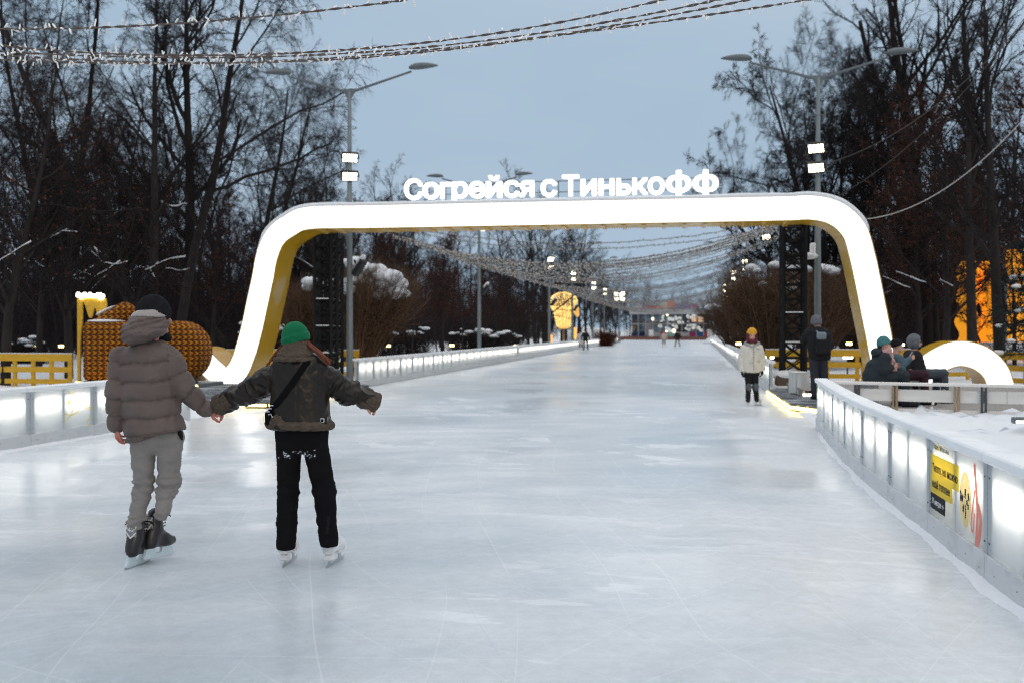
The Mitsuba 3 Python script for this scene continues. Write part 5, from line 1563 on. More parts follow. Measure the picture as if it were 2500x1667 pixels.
cloth('jean_dark', (0.022, 0.024, 0.032), (0.045, 0.048, 0.060), 14)
cloth('jean_grey', (0.045, 0.055, 0.07), (0.08, 0.092, 0.11), 14)
cloth('trouser_khaki', (0.08, 0.075, 0.05), (0.12, 0.11, 0.07), 10)
cloth('trouser_plum', (0.030, 0.012, 0.017), (0.05, 0.022, 0.028), 10)
cloth('wool_orange', (0.62, 0.29, 0.03), (0.74, 0.38, 0.05), 20)
cloth('wool_teal', (0.05, 0.16, 0.165), (0.085, 0.23, 0.23), 18)
cloth('wool_grey', (0.10, 0.105, 0.115), (0.16, 0.165, 0.18), 18)
cloth('scarf_pink', (0.42, 0.235, 0.22), (0.54, 0.33, 0.31), 12)
cloth('scarf_maroon', (0.10, 0.018, 0.035), (0.15, 0.03, 0.05), 14)
cloth('fur_grey', (0.22, 0.21, 0.21), (0.42, 0.40, 0.40), 45)
cloth('pack_grey', (0.16, 0.19, 0.21), (0.22, 0.25, 0.27), 10)
cloth('knee_pad', (0.06, 0.065, 0.075), (0.13, 0.14, 0.15), 30)

CAMR = np.stack([RIGHT, FLAT, np.array([0, 0, 1.0])], 1)


class Who:
    """A person: a local frame with x to the camera's right, y away from it, z up, origin on the ground."""

    def __init__(self, name, label, u, v, z=0.0):
        self.key = thing(name, label, 'person')
        self.o = ground(u, v, z)
        self.d = float((self.o - EYE) @ FWD)
        self.M = frame(self.o, RIGHT, FLAT, [0, 0, 1.0])
        self.mm = self.d / F

    def at(self, x, y, dep=0.0):
        """Local point seen at overview pixel (x, y), dep metres farther than the origin."""
        w_ = at_d(x * OV, y * OV, self.d + dep)
        return CAMR.T @ (w_ - self.o)

    def add(self, name, mesh, mat, smooth=True, parent=None, **more):
        return part(parent or self.key, name, xf(mesh, self.M), mat, smooth=smooth, **more)

    def surf(self, name, fn, pts, rad, h, mat, post=None, iters=1, **more):
        """Iso-surface of fn around the given points."""
        P = np.array(pts, float)
        v, f = nets(fn, P.min(0) - rad, P.max(0) + rad, h, iters)
        if post is not None:
            v = v + normals(v, f) * post(v)[:, None]
        return self.add(name, (v, f), mat, **more)


def limb(p, pts, rs):
    return union([cap(p, pts[q], pts[q + 1], rs[q], rs[q + 1]) for q in range(len(pts) - 1)], .02)


def along(p, pts):
    """Length along a polyline of the nearest point on it."""
    best, out, s = np.full(len(p), 1e9), np.zeros(len(p)), 0.0
    for a, b in zip(pts[:-1], pts[1:]):
        a, b = np.asarray(a), np.asarray(b)
        L = np.linalg.norm(b - a)
        t = np.clip((p - a) @ (b - a) / L ** 2, 0, 1)
        d = np.linalg.norm(p - a - t[:, None] * (b - a), axis=1)
        out = np.where(d < best, s + t * L, out)
        best = np.minimum(d, best)
        s += L
    return out


def depth_at(fn, x, z, y0=-.6, y1=.3):
    """y of the surface of fn first met going away from the camera at local (x, z)."""
    ys = np.linspace(y0, y1, 700)
    d = fn(np.stack([np.full(700, x), ys, np.full(700, z)], 1))
    k_ = np.argmax(d < 0)
    return ys[k_] if d[k_] < 0 else None


def head_fn(c, f, s=1.0):
    """A head: c its centre, f the direction it faces (horizontal)."""
    f = np.asarray(f, float) / np.linalg.norm(f)
    x = np.array([f[1], -f[0], 0]); x /= np.linalg.norm(x)
    R = np.stack([x, f, np.cross(x, f)], 1)

    def fn(p):
        q = (p - c) @ R / s
        d = ell(q, (0, -.012, .025), (.074, .094, .088))
        d = smin(d, ell(q, (0, .028, -.045), (.055, .060, .066)), .035)
        d = smin(d, cap(q, (0, .082, .005), (0, .103, -.030), .011, .015), .012)
        d = smin(d, cap(q, (-.032, .077, .027), (.032, .077, .027), .010), .014)
        d = smin(d, cap(q, (-.020, .083, -.062), (.020, .083, -.062), .007), .008)
        d = smin(d, ell(q, (0, .075, -.096), (.022, .02, .018)), .02)
        for sg_ in (-1, 1):
            d = smin(d, ell(q, (sg_ * .076, -.006, -.012), (.010, .020, .032)), .008)
            d = -smin(-d, ell(q, (sg_ * .031, .098, .008), (.017, .016, .012)), .010)
        d = smin(d, cap(q, (0, -.012, -.06), (0, -.03, -.17), .052, .056), .03)
        return d * s
    eyes = [c + R @ (np.array([sg_ * .031, .080, .008]) * s) for sg_ in (-1, 1)]
    return fn, eyes


def hand_fn(w, d, n, thumb, curl=.5, s=1.0, spread=.05):
    """A hand: w wrist, d towards the fingers, n out of the back of the hand, thumb = +1/-1 side (along n x d)."""
    d = np.asarray(d, float) / np.linalg.norm(d)
    n = np.asarray(n, float) - np.dot(n, d) * d
    n /= np.linalg.norm(n)
    e = np.cross(n, d) * thumb
    R = np.stack([e, d, n], 1)
    segs = []
    for q, (x0, L) in enumerate(((.030, .070), (.010, .078), (-.010, .073), (-.028, .058))):
        p0 = np.array([x0, .086 - .006 * abs(q - 1.2), 0])
        ang, sw = curl * (.8 + .16 * q), spread * (1.5 - q)
        for L_, r0, r1 in ((L * .46, .0092, .0086), (L * .31, .0086, .0078), (L * .25, .0078, .0066)):
            p1 = p0 + L_ * np.array([math.sin(sw), math.cos(ang) * math.cos(sw), -math.sin(ang)])
            segs.append((p0, p1, r0, r1))
            p0, ang = p1, ang + curl * .9
    t0 = np.array([.030, .022, -.006])
    t1 = np.array([.056, .050, -.014 - .01 * curl]); t2 = np.array([.058, .080, -.020 - .022 * curl]); t3 = np.array([.053, .102, -.026 - .034 * curl])
    th = [(t0, t1, .015, .0115), (t1, t2, .0115, .0098), (t2, t3, .0098, .0075)]

    def fn(p):
        q = (p - w) @ R / s
        pal = rbox(q, (0, .048, 0), (.040, .046, .014), .013)
        pal = smin(pal, cap(q, (0, -.05, 0), (0, .02, 0), .027, .025), .02)
        fs = np.min([cap(q, a, b, r0, r1) for a, b, r0, r1 in segs], axis=0)
        return smin(smin(pal, fs, .006), union([cap(q, a, b, r0, r1) for a, b, r0, r1 in th], .006), .009) * s
    tips = [w + R @ (segs[k_][1] * s) for k_ in (2, 5, 8, 11)]
    return fn, np.array([w, w + d * .19 * s]), tips


def add_body(P, joints, head=None, hands=(), hh=.008, hb=.024, mat='skin', hm=.004):
    """The body under the clothes, one mesh: coarse trunk and limbs, finer head and hands."""
    J = joints
    bones = [(J['pelvis'], J['chest'], .09, .10), (J['chest'], J['neck'], .09, .045)]
    for s in 'LR':
        bones += [(J['chest'], J['sh' + s], .06, .045), (J['sh' + s], J['el' + s], .048, .038), (J['el' + s], J['wr' + s], .038, .026), (J['pelvis'], J['hip' + s], .075, .065), (J['hip' + s], J['kn' + s], .06, .042), (J['kn' + s], J['an' + s], .042, .030)]
    fn = lambda p: union([cap(p, a, b, r0, r1) for a, b, r0, r1 in bones], .04)
    pts = np.array([x for x in J.values()])
    ms = [nets(fn, pts.min(0) - .2, pts.max(0) + .2, hb)]
    if head is not None:
        ms.append(nets(head[0], head[2] - .2, head[2] + .18, hh))
    for h_ in hands:
        ms.append(nets(h_[0], h_[1].min(0) - .09, h_[1].max(0) + .09, hm))
    P.add('body', cat(ms), mat)
    if head is not None:
        for e in head[1]:
            P.add('eye', ico(e, .0105, 2), 'eye_dark')


def boot_frame(o, yaw, pitch=0.0, roll=0.0):
    """Boot frame: x to the toe. yaw from the local y axis (away from the camera) clockwise; pitch > 0 lifts the heel."""
    f = np.array([math.sin(yaw), math.cos(yaw), 0])
    l = np.array([-f[1], f[0], 0])
    z = np.array([0, 0, 1.0])
    f2 = f * math.cos(pitch) - z * math.sin(pitch)
    z2 = f * math.sin(pitch) + z * math.cos(pitch)
    l2 = l * math.cos(roll) + z2 * math.sin(roll)
    z3 = np.cross(f2, l2)
    return frame(o, f2, l2, z3)


def add_skate(P, o, yaw, pitch, kind, roll=0.0, h=.006, shaft=.24, s=1.0):
    M = boot_frame(o, yaw, pitch, roll)
    B = .080

    def fn(p):
        d = union([cap(p, (-.068, 0, B + .045), (-.055, 0, B + .10), .044, .046), cap(p, (-.05, 0, B + .05), (.09, 0, B + .038), .043, .040), cap(p, (.08, 0, B + .042), (.150, 0, B + .036), .041, .034),
                   cap(p, (-.05, 0, B + .09), (-.022, 0, B + .16), .046, .050), cap(p, (-.03, 0, B + .14), (-.018, 0, B + shaft), .050, .056), cap(p, (0, 0, B + .12), (.075, 0, B + .065), .044, .036)], .035)
        return -smin(-d, p[:, 2] - B, .008) if False else np.maximum(d, B - p[:, 2])
    v, f = nets(fn, [-.16, -.10, B - .02], [.23, .10, B + shaft + .09], h, 1)
    col = 'boot_black' if kind == 'hockey' else 'boot_white'
    sk = P.add('skate', xf((v * s, f), M), col)
    pl = lambda poly, w_: (lambda vf: (np.stack([vf[0][:, 0], vf[0][:, 2] - w_ / 2, vf[0][:, 1]], 1), vf[1][:, ::-1]))(poly_mesh(poly, w_))
    if kind == 'hockey':
        out = sg.Polygon(smooth_path([(-.118, B), (-.125, .05), (-.140, .020), (-.120, .012), (.0, .010), (.150, .012), (.172, .026), (.150, .055), (.140, B), (.03, B), (.012, .050), (-.022, .046), (-.04, B), (-.118, B)], 120)).buffer(0)
        hole = sg.Polygon(smooth_path([(-.020, .040), (.03, .044), (.040, .075), (.022, .078), (.004, .052), (-.03, .044), (-.020, .040)], 40)).buffer(0)
        P.add('blade_holder', xf((lambda q: (q[0] * s, q[1]))(pl(out.difference(hole), .024)), M), 'holder_blue', smooth=False, parent=sk)
        P.add('blade', xf((lambda q: (q[0] * s, q[1]))(pl(sg.Polygon([(-.150, .018), (-.140, .0), (.155, .0), (.178, .020), (.170, .026), (-.145, .026)]), .005)), M), 'steel', smooth=False, parent=sk)
    else:
        P.add('sole', xf(cat([(lambda q: (q[0] * s, q[1]))(m_) for m_ in (bx(-.105, -.035, -.030, .030, B - .034, B + .003, .006), bx(.02, .165, -.034, .034, B - .010, B + .003, .004))]), M), 'boot_white', smooth=False, parent=sk)
        out = sg.Polygon([(-.125, .0), (.150, .0), (.182, .012), (.190, .034), (.170, .030), (.14, .022), (.115, B - .010), (.080, B - .010), (.085, .024), (-.05, .024), (-.045, B - .034), (-.095, B - .034), (-.09, .024), (-.13, .020)])
        P.add('blade', xf((lambda q: (q[0] * s, q[1]))(pl(out, .005)), M), 'steel', smooth=False, parent=sk)
    return sk, M


def beanie(P, c, r, z_cut, mat, h=.008, tilt=(0, 0), name='beanie', cuff=.05, rib=0.0018):
    c = np.asarray(c, float)

    def fn(p):
        q = p - c
        e = ell(q, (0, 0, 0), r)
        zc = q[:, 2] - tilt[0] * q[:, 0] - tilt[1] * q[:, 1]
        up_ = np.maximum(e, z_cut - zc)
        # the turned-up cuff
        e2 = np.maximum(ell(q, (0, 0, 0), np.asarray(r) + .008), np.maximum(z_cut - .004 - zc, zc - z_cut - cuff))
        return np.minimum(up_, smin(e2, up_, .004)) if cuff else up_
    post = lambda v: rib * np.sin(np.arctan2(v[:, 1] - c[1], v[:, 0] - c[0]) * 46) + .003 * (meshkit.fbm(v * 22, 3, 4) - .5)
    P.surf(name, fn, [c - r, c + r], .03, h, mat, post)


# ================================================================ the man in the taupe puffer jacket
m_ = Who('person', 'man seen from behind in a taupe puffer jacket and black beanie, holding her hand', 340 * OV, 1385)
A = m_.at
shL, elL, wrL = A(277, 822, .0), A(265, 905, -.04), A(268, 974, .0)
shR, elR, wrR = A(388, 822, .02), A(424, 893, .05), A(474, 938, .16)
LVJ = []
for y, xa, xb, b_ in ((781, 328, 374, .085), (793, 302, 386, .115), (812, 278, 399, .14), (850, 272, 402, .158), (900, 277, 404, .165), (950, 283, 413, .168), (985, 286, 421, .170), (1024, 289, 426, .165)):
    a0_, a1_ = A(xa, y), A(xb, y)
    LVJ.append((a0_[2], (a0_[0] + a1_[0]) / 2, .03, (a1_[0] - a0_[0]) / 2, b_))
h0, h1 = A(289, 1017), A(425, 990)
hs = (h1[2] - h0[2]) / (h1[0] - h0[0])
hem_z = lambda p: h0[2] + hs * (p[:, 0] - h0[0])
torso_m = lambda p: -smin(-loft(p, LVJ, .05, 2.3), p[:, 2] - hem_z(p), .02)
slL = lambda p: limb(p, [shL, elL, wrL], [.078, .070, .058])
slR = lambda p: limb(p, [shR, elR, wrR], [.088, .079, .056])
jack_m = lambda p: union([torso_m(p), slL(p), slR(p)], .022)
SEAM = [A(340, y)[2] for y in (832, 876, 917, 958)] + [A(340, 1000)[2]]


def quilt(v):
    dt, dl, dr_ = torso_m(v), slL(v), slR(v)
    zt = v[:, 2] - .20 * hs * 1.6 * (v[:, 0] - A(340, 900)[0])
    s = np.min(np.abs(zt[:, None] + .006 * np.sin(v[:, :1] * 23) - np.array(SEAM)[None]), axis=1)
    al = along(v, [shL, elL, wrL]); ar = along(v, [shR, elR, wrR])
    sa = np.where(dl < dr_, np.abs((al - .095) % .118 - .059), np.abs((ar - .06) % .135 - .0675))
    arm = np.minimum(dl, dr_) < dt
    s = np.where(arm, sa, s)
    puff = .012 * (1 - np.exp(-(s / .022) ** 2)) - .010 - .009 * np.exp(-(s / .0055) ** 2)
    wr = meshkit.fbm(v * np.array([34, 34, 9]), 4, 3) - .5
    wa = meshkit.fbm(v * np.array([20, 20, 30]), 4, 6) - .5
    near = .4 + np.exp(-(s / .025) ** 2)
    big = meshkit.fbm(v * 7.0, 3, 12) - .5
    return puff + .026 * np.where(arm, wa, wr) * near + .022 * big


JP = [p_ for p_ in (A(240, 780), A(430, 1025), wrR, wrL, elL, A(340, 780, -.2), A(340, 900, .25))]
jm = m_.surf('jacket', jack_m, JP, .12, .007, 'puffer', quilt, iters=0)
# hem cord line
hp = []
for x in np.linspace(291, 423, 40):
    q = A(x, 1009 - .205 * (x - 290))
    yy_ = depth_at(jack_m, q[0], q[2])
    if yy_ is not None: hp.append((q[0], yy_ - .006, q[2]))
m_.add('hem_seam', tube(np.array(hp), .003, 6), 'cable', parent=jm)
def ring_d(p, c, R, r, Rot, sx=1.0):
    q = (p - c) @ Rot
    return np.sqrt((np.sqrt((q[:, 0] / sx) ** 2 + q[:, 1] ** 2) - R) ** 2 + q[:, 2] ** 2) - r


HR = []
for y, xa, xb, b_, yc in ((713, 327, 376, .10, .01), (722, 312, 382, .125, .01), (734, 302, 387, .14, .0), (748, 290, 389, .15, -.02), (762, 283, 386, .155, -.04), (774, 284, 372, .14, -.05), (784, 291, 350, .11, -.06), (794, 303, 328, .06, -.07)):
    a0_, a1_ = A(xa, y), A(xb, y)
    HR.append((a0_[2], (a0_[0] + a1_[0]) / 2, yc, (a1_[0] - a0_[0]) / 2, b_))
hood_fn = lambda p: loft(p, HR, .03, 2.1)


def hood_post(v):
    c_ = A(335, 755)
    s1 = (v[:, 2] - c_[2]) - .42 * (v[:, 0] - c_[0])
    wv = .030 * (meshkit.fbm(v * 7.0 + 3, 3, 31) - .5)
    crease = sum(k_ * np.exp(-((s1 - o_ + wv + .010 * np.sin(14 * v[:, 0] + 7 * o_)) / .007) ** 2) for o_, k_ in ((-.050, .6), (.004, .9), (.040, 1.1)))
    n_ = meshkit.fbm(v * np.array([10, 10, 24]), 4, 8) - .5
    return -.010 * crease + .040 * n_ + .016 * (meshkit.fbm(v * 26, 3, 5) - .5)


m_.surf('hood', hood_fn, [A(283, 796, -.25), A(392, 710, .17)], .05, .0065, 'puffer', hood_post, iters=0, parent=jm)
LR_ = [(z_ + .012, cx_ + .004, cy_ + .004, a_ * .99 + .004, b2) for z_, cx_, cy_, a_, b2 in HR[:3]]
m_.surf('hood_lining', lambda p: loft(p, LR_, .02, 2.1), [A(300, 738, -.2), A(392, 706, .18)], .05, .0075, 'puffer_lining', lambda v: .014 * (meshkit.fbm(v * np.array([14, 14, 40]), 3, 9) - .5), parent=jm)
hcm = A(354, 727, .015)
hd = head_fn(hcm, (.80, .60, 0), 1.03)
beanie(m_, A(352, 716, .01), np.array([.112, .118, .118]), -.055, 'wool_black', .0075, tilt=(.10, .15), cuff=.06)
m_.surf('collar', lambda p: cap(p, A(374, 768, .08), A(385, 776, .12), .045, .03), [A(370, 765, .05), A(388, 776, .14)], .07, .01, 'wool_black')
hL = hand_fn(A(268, 978, .0), A(270, 1002, .03) - A(268, 978, .0), (-1, -.25, 0), 1, .55, .95)
wq = A(480, 938, .17)
hR = hand_fn(wq, A(505, 945, .20) - wq, (.1, -.75, .7), -1, .75, .95)
JM = {'pelvis': A(358, 995, .03), 'chest': A(338, 860, .03), 'neck': A(346, 775, .01), 'shL': shL, 'elL': elL, 'wrL': wrL, 'shR': shR, 'elR': elR, 'wrR': wrR,
      'hipL': A(328, 1015, .03), 'knL': A(330, 1112, .06), 'anL': A(313, 1196, .0), 'hipR': A(390, 1010, .03), 'knR': A(387, 1108, .07), 'anR': A(371, 1180, .0)}
add_body(m_, JM, (hd[0], hd[1], hcm), (hL, hR), hh=.0075, mat='skin_cold')
LG = lambda a, b: [JM['hip' + a], JM['kn' + a], JM['an' + a]]
leg_m = lambda p: union([limb(p, LG('L', 0), [.086, .064, .047]), limb(p, LG('R', 0), [.088, .066, .049]), ell(p, A(358, 1000, .03), (.175, .125, .12))], .025)


def jog_post(v):
    l = np.where(v[:, 0] < A(358, 1100)[0], along(v, LG('L', 0)), along(v, LG('R', 0)))
    kz = np.exp(-((v[:, 2] - A(350, 1118)[2]) / .07) ** 2) + 1.0 * np.exp(-((v[:, 2] - A(350, 1195)[2]) / .05) ** 2)
    n_ = meshkit.fbm(v * np.array([7, 7, 24]) + np.sin(v[:, :1] * 11), 4, 17) - .5
    rg = (1 - np.abs(2 * meshkit.fbm(v * np.array([6, 6, 20]) + 9, 3, 41) - 1)) ** 2 - .45
    return .016 * (meshkit.fbm(v * 9, 3, 2) - .5) + (.034 * n_ + .026 * rg) * (.30 + kz) - .006 * np.exp(-((v[:, 2] - A(350, 1203)[2]) / .012) ** 2)


jg = m_.surf('trousers', leg_m, [A(285, 960, -.05), A(430, 960, .2), A(300, 1212, -.05), A(395, 1212, .15)], .12, .0085, 'jogger', jog_post)
q = A(416, 1000, .0)
m_.surf('pocket', lambda p: cap(p, A(414, 994, -.02), A(418, 1008, -.01), .018, .008), [A(414, 994, -.02), A(418, 1008, -.01)], .03, .006, 'wool_black', parent=jg)
for (ox, oy, yaw, pit, nm) in ((314, 1298, .24, .0, 'L'), (361, 1290, .42, .05, 'R')):
    o_ = ground(ox * OV, oy * OV)
    o_ = CAMR.T @ (o_ - m_.o)
    if nm == 'R': o_ = o_ + np.array([0, 0, .028])
    sk, Mb = add_skate(m_, o_, yaw, pit, 'hockey', roll=.06 if nm == 'L' else -.05, h=.006, s=.93)
    # heel tab with a white chevron and the size 42, and laces
    tb = xf(bx(-.086, -.078, -.040, .040, .215, .292, .003), Mb)
    tab = m_.add('heel_tab', tb, 'print_grey', smooth=False, parent=sk)
    ch = shapely.union_all([sg.LineString([(-.036, .245), (0, .206), (.036, .245)]).buffer(.0035), sg.LineString([(-.038, .288), (-.028, .268)]).buffer(.004), sg.LineString([(.038, .288), (.028, .268)]).buffer(.004)])
    v, f = poly_mesh(ch, .003)
    back = lambda v: np.stack([-.0865 - v[:, 2], -v[:, 0], v[:, 1]], 1)
    m_.add('chevron', xf((back(v), f), Mb), 'print_white', smooth=False, parent=sk)
    t2_ = text_poly('42', .026, True)
    v, f = poly_mesh(shapely.affinity.translate(t2_, -(t2_.bounds[0] + t2_.bounds[2]) / 2, .252), .003)
    m_.add('lettering', xf((back(v), f), Mb), 'print_white', smooth=False, parent=sk)
    lc = [tube(smooth_path([(.035, s_ * .045, .22 + .02 * k_), (.055, 0, .215 + .02 * k_), (.035, -s_ * .045, .225 + .02 * k_)], 8), .004, 5) for k_ in range(5) for s_ in (1,)]
    lc += [tube(smooth_path([(.03, -.05, .30), (.0, -.085, .315), (.03, -.095, .29), (.04, -.06, .30)], 12), .004, 5), tube(smooth_path([(.03, .05, .30), (.01, .085, .29), (-.01, .10, .27)], 10), .004, 5)]
    m_.add('lace', xf(cat(lc), Mb), 'wool_black', parent=sk)

# ================================================================ the woman in the leather jacket
w_ = Who('person', 'red-haired woman seen from behind in a brown leather jacket and green beanie, arms spread wide', 704 * OV, 1385)
B_ = w_.at
sL, eL, hLw = B_(640, 862, .02), B_(573, 897, .10), B_(522, 921, .16)
sR, eR, hRw = B_(741, 866, .02), B_(799, 899, .08), B_(840, 915, .14)
LVW = []
for y, xa, xb, b_ in ((806, 650, 712, .09), (820, 632, 738, .12), (840, 622, 752, .135), (870, 620, 754, .142), (910, 622, 752, .148), (945, 620, 754, .152), (975, 618, 758, .155), (986, 618, 758, .150)):
    a0_, a1_ = B_(xa, y), B_(xb, y)
    LVW.append((a0_[2], (a0_[0] + a1_[0]) / 2, .03, (a1_[0] - a0_[0]) / 2, b_))
tor_w = lambda p: loft(p, LVW, .04, 2.3)
sl1 = lambda p: limb(p, [sL, eL, hLw], [.082, .076, .062])
sl2 = lambda p: limb(p, [sR, eR, hRw], [.084, .077, .062])
jw = lambda p: union([tor_w(p), sl1(p), sl2(p)], .03)


def leather_post(v):
    dt, d1, d2 = tor_w(v), sl1(v), sl2(v)
    arm = np.clip((dt - np.minimum(d1, d2)) / .05 + .3, 0, 1)
    al = np.where(v[:, 0] < 0, along(v, [sL, eL, hLw]), along(v, [sR, eR, hRw]))
    n1 = meshkit.fbm(np.stack([al * 17, v[:, 1] * 6, v[:, 2] * 6], 1) + v * 3, 3, 5)
    fold = (1 - np.abs(2 * n1 - 1)) ** 2 - .4
    n2 = meshkit.fbm(v * np.array([8, 6, 6]) + 3, 3, 15)
    f2 = (1 - np.abs(2 * n2 - 1)) ** 2 - .4
    seam = np.exp(-((v[:, 0] - B_(692, 900)[0]) / .005) ** 2) * (v[:, 1] < 0)
    arms = np.exp(-((dt - np.minimum(d1, d2)) / .007) ** 2) * (v[:, 1] < .1)
    top_ = np.clip((v[:, 2] - (B_(700, 880)[2])) / .1, 0, 1)
    return .034 * fold * arm + .022 * f2 * (1 - arm) * (.55 + .5 * top_) - .004 * seam * (1 - arm) - .006 * arms + .006 * (meshkit.fbm(v * 28, 3, 7) - .5)


jk = w_.surf('jacket', jw, [B_(500, 800), B_(870, 1000), B_(700, 800, -.2), B_(700, 900, .3)], .10, .0085, 'leather', leather_post)
shag = lambda v: .012 * (meshkit.fbm(v * 62, 3, 3) - .4) + .012 * (meshkit.fbm(v * 20, 2, 13) - .5)


def collar_fn(p):
    rows = []
    for y, xa, xb, b_, yc in ((781, 653, 706, .085, .02), (795, 650, 712, .095, .015), (808, 640, 722, .115, .01), (818, 632, 730, .135, .0), (829, 627, 734, .145, -.005)):
        a0_, a1_ = B_(xa, y), B_(xb, y)
        rows.append((a0_[2], (a0_[0] + a1_[0]) / 2, yc, (a1_[0] - a0_[0]) / 2, b_))
    return loft(p, rows, .028, 2.2)


cpost = lambda v: shag(v) - .012 * np.exp(-((v[:, 2] - B_(680, 817)[2] - .03 * np.abs(v[:, 0] - B_(680, 800)[0])) / .006) ** 2)
w_.surf('collar', collar_fn, [B_(622, 775, -.2), B_(740, 836, .2)], .05, .0065, 'shearling', cpost, parent=jk)
for s_, (e_, h_, ux) in enumerate(((eL, hLw, (486, 926)), (eR, hRw, (858, 921)))):
    dr_ = (h_ - e_) / np.linalg.norm(h_ - e_)
    pa, pb = h_ - dr_ * .025, h_ + dr_ * .075
    w_.surf('cuff', lambda p: np.maximum(cap(p, pa, pb, .064, .072), np.maximum((p - pb) @ dr_ - .015, (pa - p) @ dr_ - .02)), [pa, pb], .12, .0065, 'shearling', shag, parent=jk)
# shearling hem with its fold, following the jacket
hem = []
for x in np.linspace(0, 1, 60):
    u_ = 618 + 140 * x
    lift = 15 * math.exp(-((u_ - 645) / 9) ** 2) - 3 * math.exp(-((u_ - 628) / 8) ** 2)
    hem.append(B_(u_, 971 + 6 * x - lift))
hem = np.array(hem)
H0 = LVW[-1]
ang_ = np.clip((hem[:, 0] - H0[1]) / H0[3], -1, 1)
hem[:, 1] = H0[2] - H0[4] * np.sqrt(np.maximum(1 - np.abs(ang_) ** 2.3, 0)) ** (2 / 2.3) - .004
back_ = np.stack([H0[1] + H0[3] * np.cos(np.linspace(0, PI, 24)), H0[2] + H0[4] * np.sin(np.linspace(0, PI, 24)), np.linspace(hem[-1, 2], hem[0, 2], 24)], 1)
loop = np.vstack([hem, back_, hem[:1]])


def hem_fn(p):
    d = np.full(len(p), 9.0)
    for a_, b2 in zip(loop[:-1], loop[1:]):
        if np.linalg.norm(b2 - a_) > 1e-6:
            d = np.minimum(d, cap(p, a_, b2, .029))
    return d


w_.surf('hem', hem_fn, [loop.min(0), loop.max(0)], .05, .0065, 'shearling', shag, parent=jk)
# belt tab with buckle at the right hem
q = B_(752, 962)
yb = (depth_at(jw, B_(746, 962)[0], q[2]) or -.1) - .012
for a0_, a1_, z0_, z1_, mt, nm in ((738, 757, 955, 969, 'leather', 'tab'), (741, 751, 957, 967, 'steel', 'buckle'), (743, 749, 959, 965, 'strap_black', 'buckle_inner')):
    L0, L1 = B_(a0_, z1_), B_(a1_, z0_)
    k_ = {'tab': 0, 'buckle': .006, 'buckle_inner': .009}[nm]
    w_.add(nm, bx(L0[0], L1[0], yb - .008 - k_, yb + (.05 if nm == 'tab' else 0), L0[2], L1[2], .003), mt, smooth=False, parent=jk)
# cross-body strap and the small bag
sp_ = []
for t in np.linspace(0, 1, 26):
    x, y = 716 + (624 - 716) * t, 826 + (948 - 826) * t + 6 * math.sin(PI * t)
    q = B_(x, y)
    yy_ = depth_at(lambda p: jw(p) - .004, q[0], q[2])
    sp_.append((q[0], (yy_ if yy_ is not None else -.10) - .004, q[2]))
sp_ = np.array(sp_); sp_[:, 1] = np.convolve(np.pad(sp_[:, 1], 2, mode='edge'), np.ones(5) / 5, 'valid') - .003
td = np.gradient(sp_, axis=0); td /= np.linalg.norm(td, axis=1, keepdims=True)
nn = np.tile(np.array([0, -1.0, 0]), (len(sp_), 1)); ee = np.cross(td, nn); ee /= np.linalg.norm(ee, axis=1, keepdims=True)
rows = [sp_ + ee * .021, sp_ + ee * .021 + nn * .006, sp_ - ee * .021 + nn * .006, sp_ - ee * .021]
k_ = np.arange(len(sp_) - 1); n_ = len(sp_)
bag = w_.add('bag', nets(lambda p: rbox(p, B_(620, 958, -.06), (.024, .055, .050), .016), B_(620, 958, -.06) - .12, B_(620, 958, -.06) + .12, .009), 'strap_black')
w_.add('strap', (np.vstack(rows), np.vstack([np.stack([r * n_ + k_, r * n_ + k_ + 1, (r + 1) * n_ + k_ + 1, (r + 1) * n_ + k_], 1) for r in range(3)])), 'strap_black', smooth=30, parent=bag)
w_.add('clasp', cat([bx(*(lambda c: (c[0] - .012, c[0] + .012, c[1] - .03, c[1] - .02, c[2] - .004, c[2] + .004))(B_(618 + 4 * k2, 944 - 7 * k2, -.09)), .001) for k2 in range(3)] + [tube([B_(616, 952, -.13), B_(622, 950, -.13), B_(626, 958, -.13)], .0035, 5)]), 'steel', smooth=False, parent=bag)
hcw = B_(678, 776, .03)
hdw = head_fn(hcw, (-.1, 1, 0), .98)
beanie(w_, B_(678, 774, .02), np.array([.091, .104, .106]), -.040, 'wool_green', .0065, tilt=(.30, 0), cuff=.05, rib=.0012)
rngh = np.random.default_rng(9)
hs_ = []
for sgn, pts in ((1, [(704, 784, .0), (716, 796, -.05), (736, 812, -.06), (748, 826, -.05), (755, 834, -.03)]), (-1, [(655, 786, .02), (644, 798, -.02), (632, 812, -.05), (622, 828, -.05), (613, 840, -.03)])):
    base = np.array([B_(*q) for q in pts])
    for _ in range(52 if sgn > 0 else 22):
        of = rngh.normal(size=3) * ([.0065, .010, .008] if sgn > 0 else [.004, .008, .006])
        gr = np.linspace(.4, 1.25, len(pts))[:, None]
        P_ = smooth_path(base + of * gr + rngh.normal(size=(len(pts), 3)) * .004, 14)
        hs_.append(tube(P_, np.linspace(.0030, .0016, 14), 4))
w_.add('hair', cat(hs_), 'hair_red', kind='stuff')
dl_ = (hLw - eL) / np.linalg.norm(hLw - eL); dr2 = (hRw - eR) / np.linalg.norm(hRw - eR)
gL = hand_fn(hLw + dl_ * .03, dl_ + [0, 0, -.15], (.1, -.5, .85), 1, .7, .9)
gR = hand_fn(hRw + dr2 * .0, dr2 + [0, 0, -.35], (0, -.6, .8), -1, .5, .9)
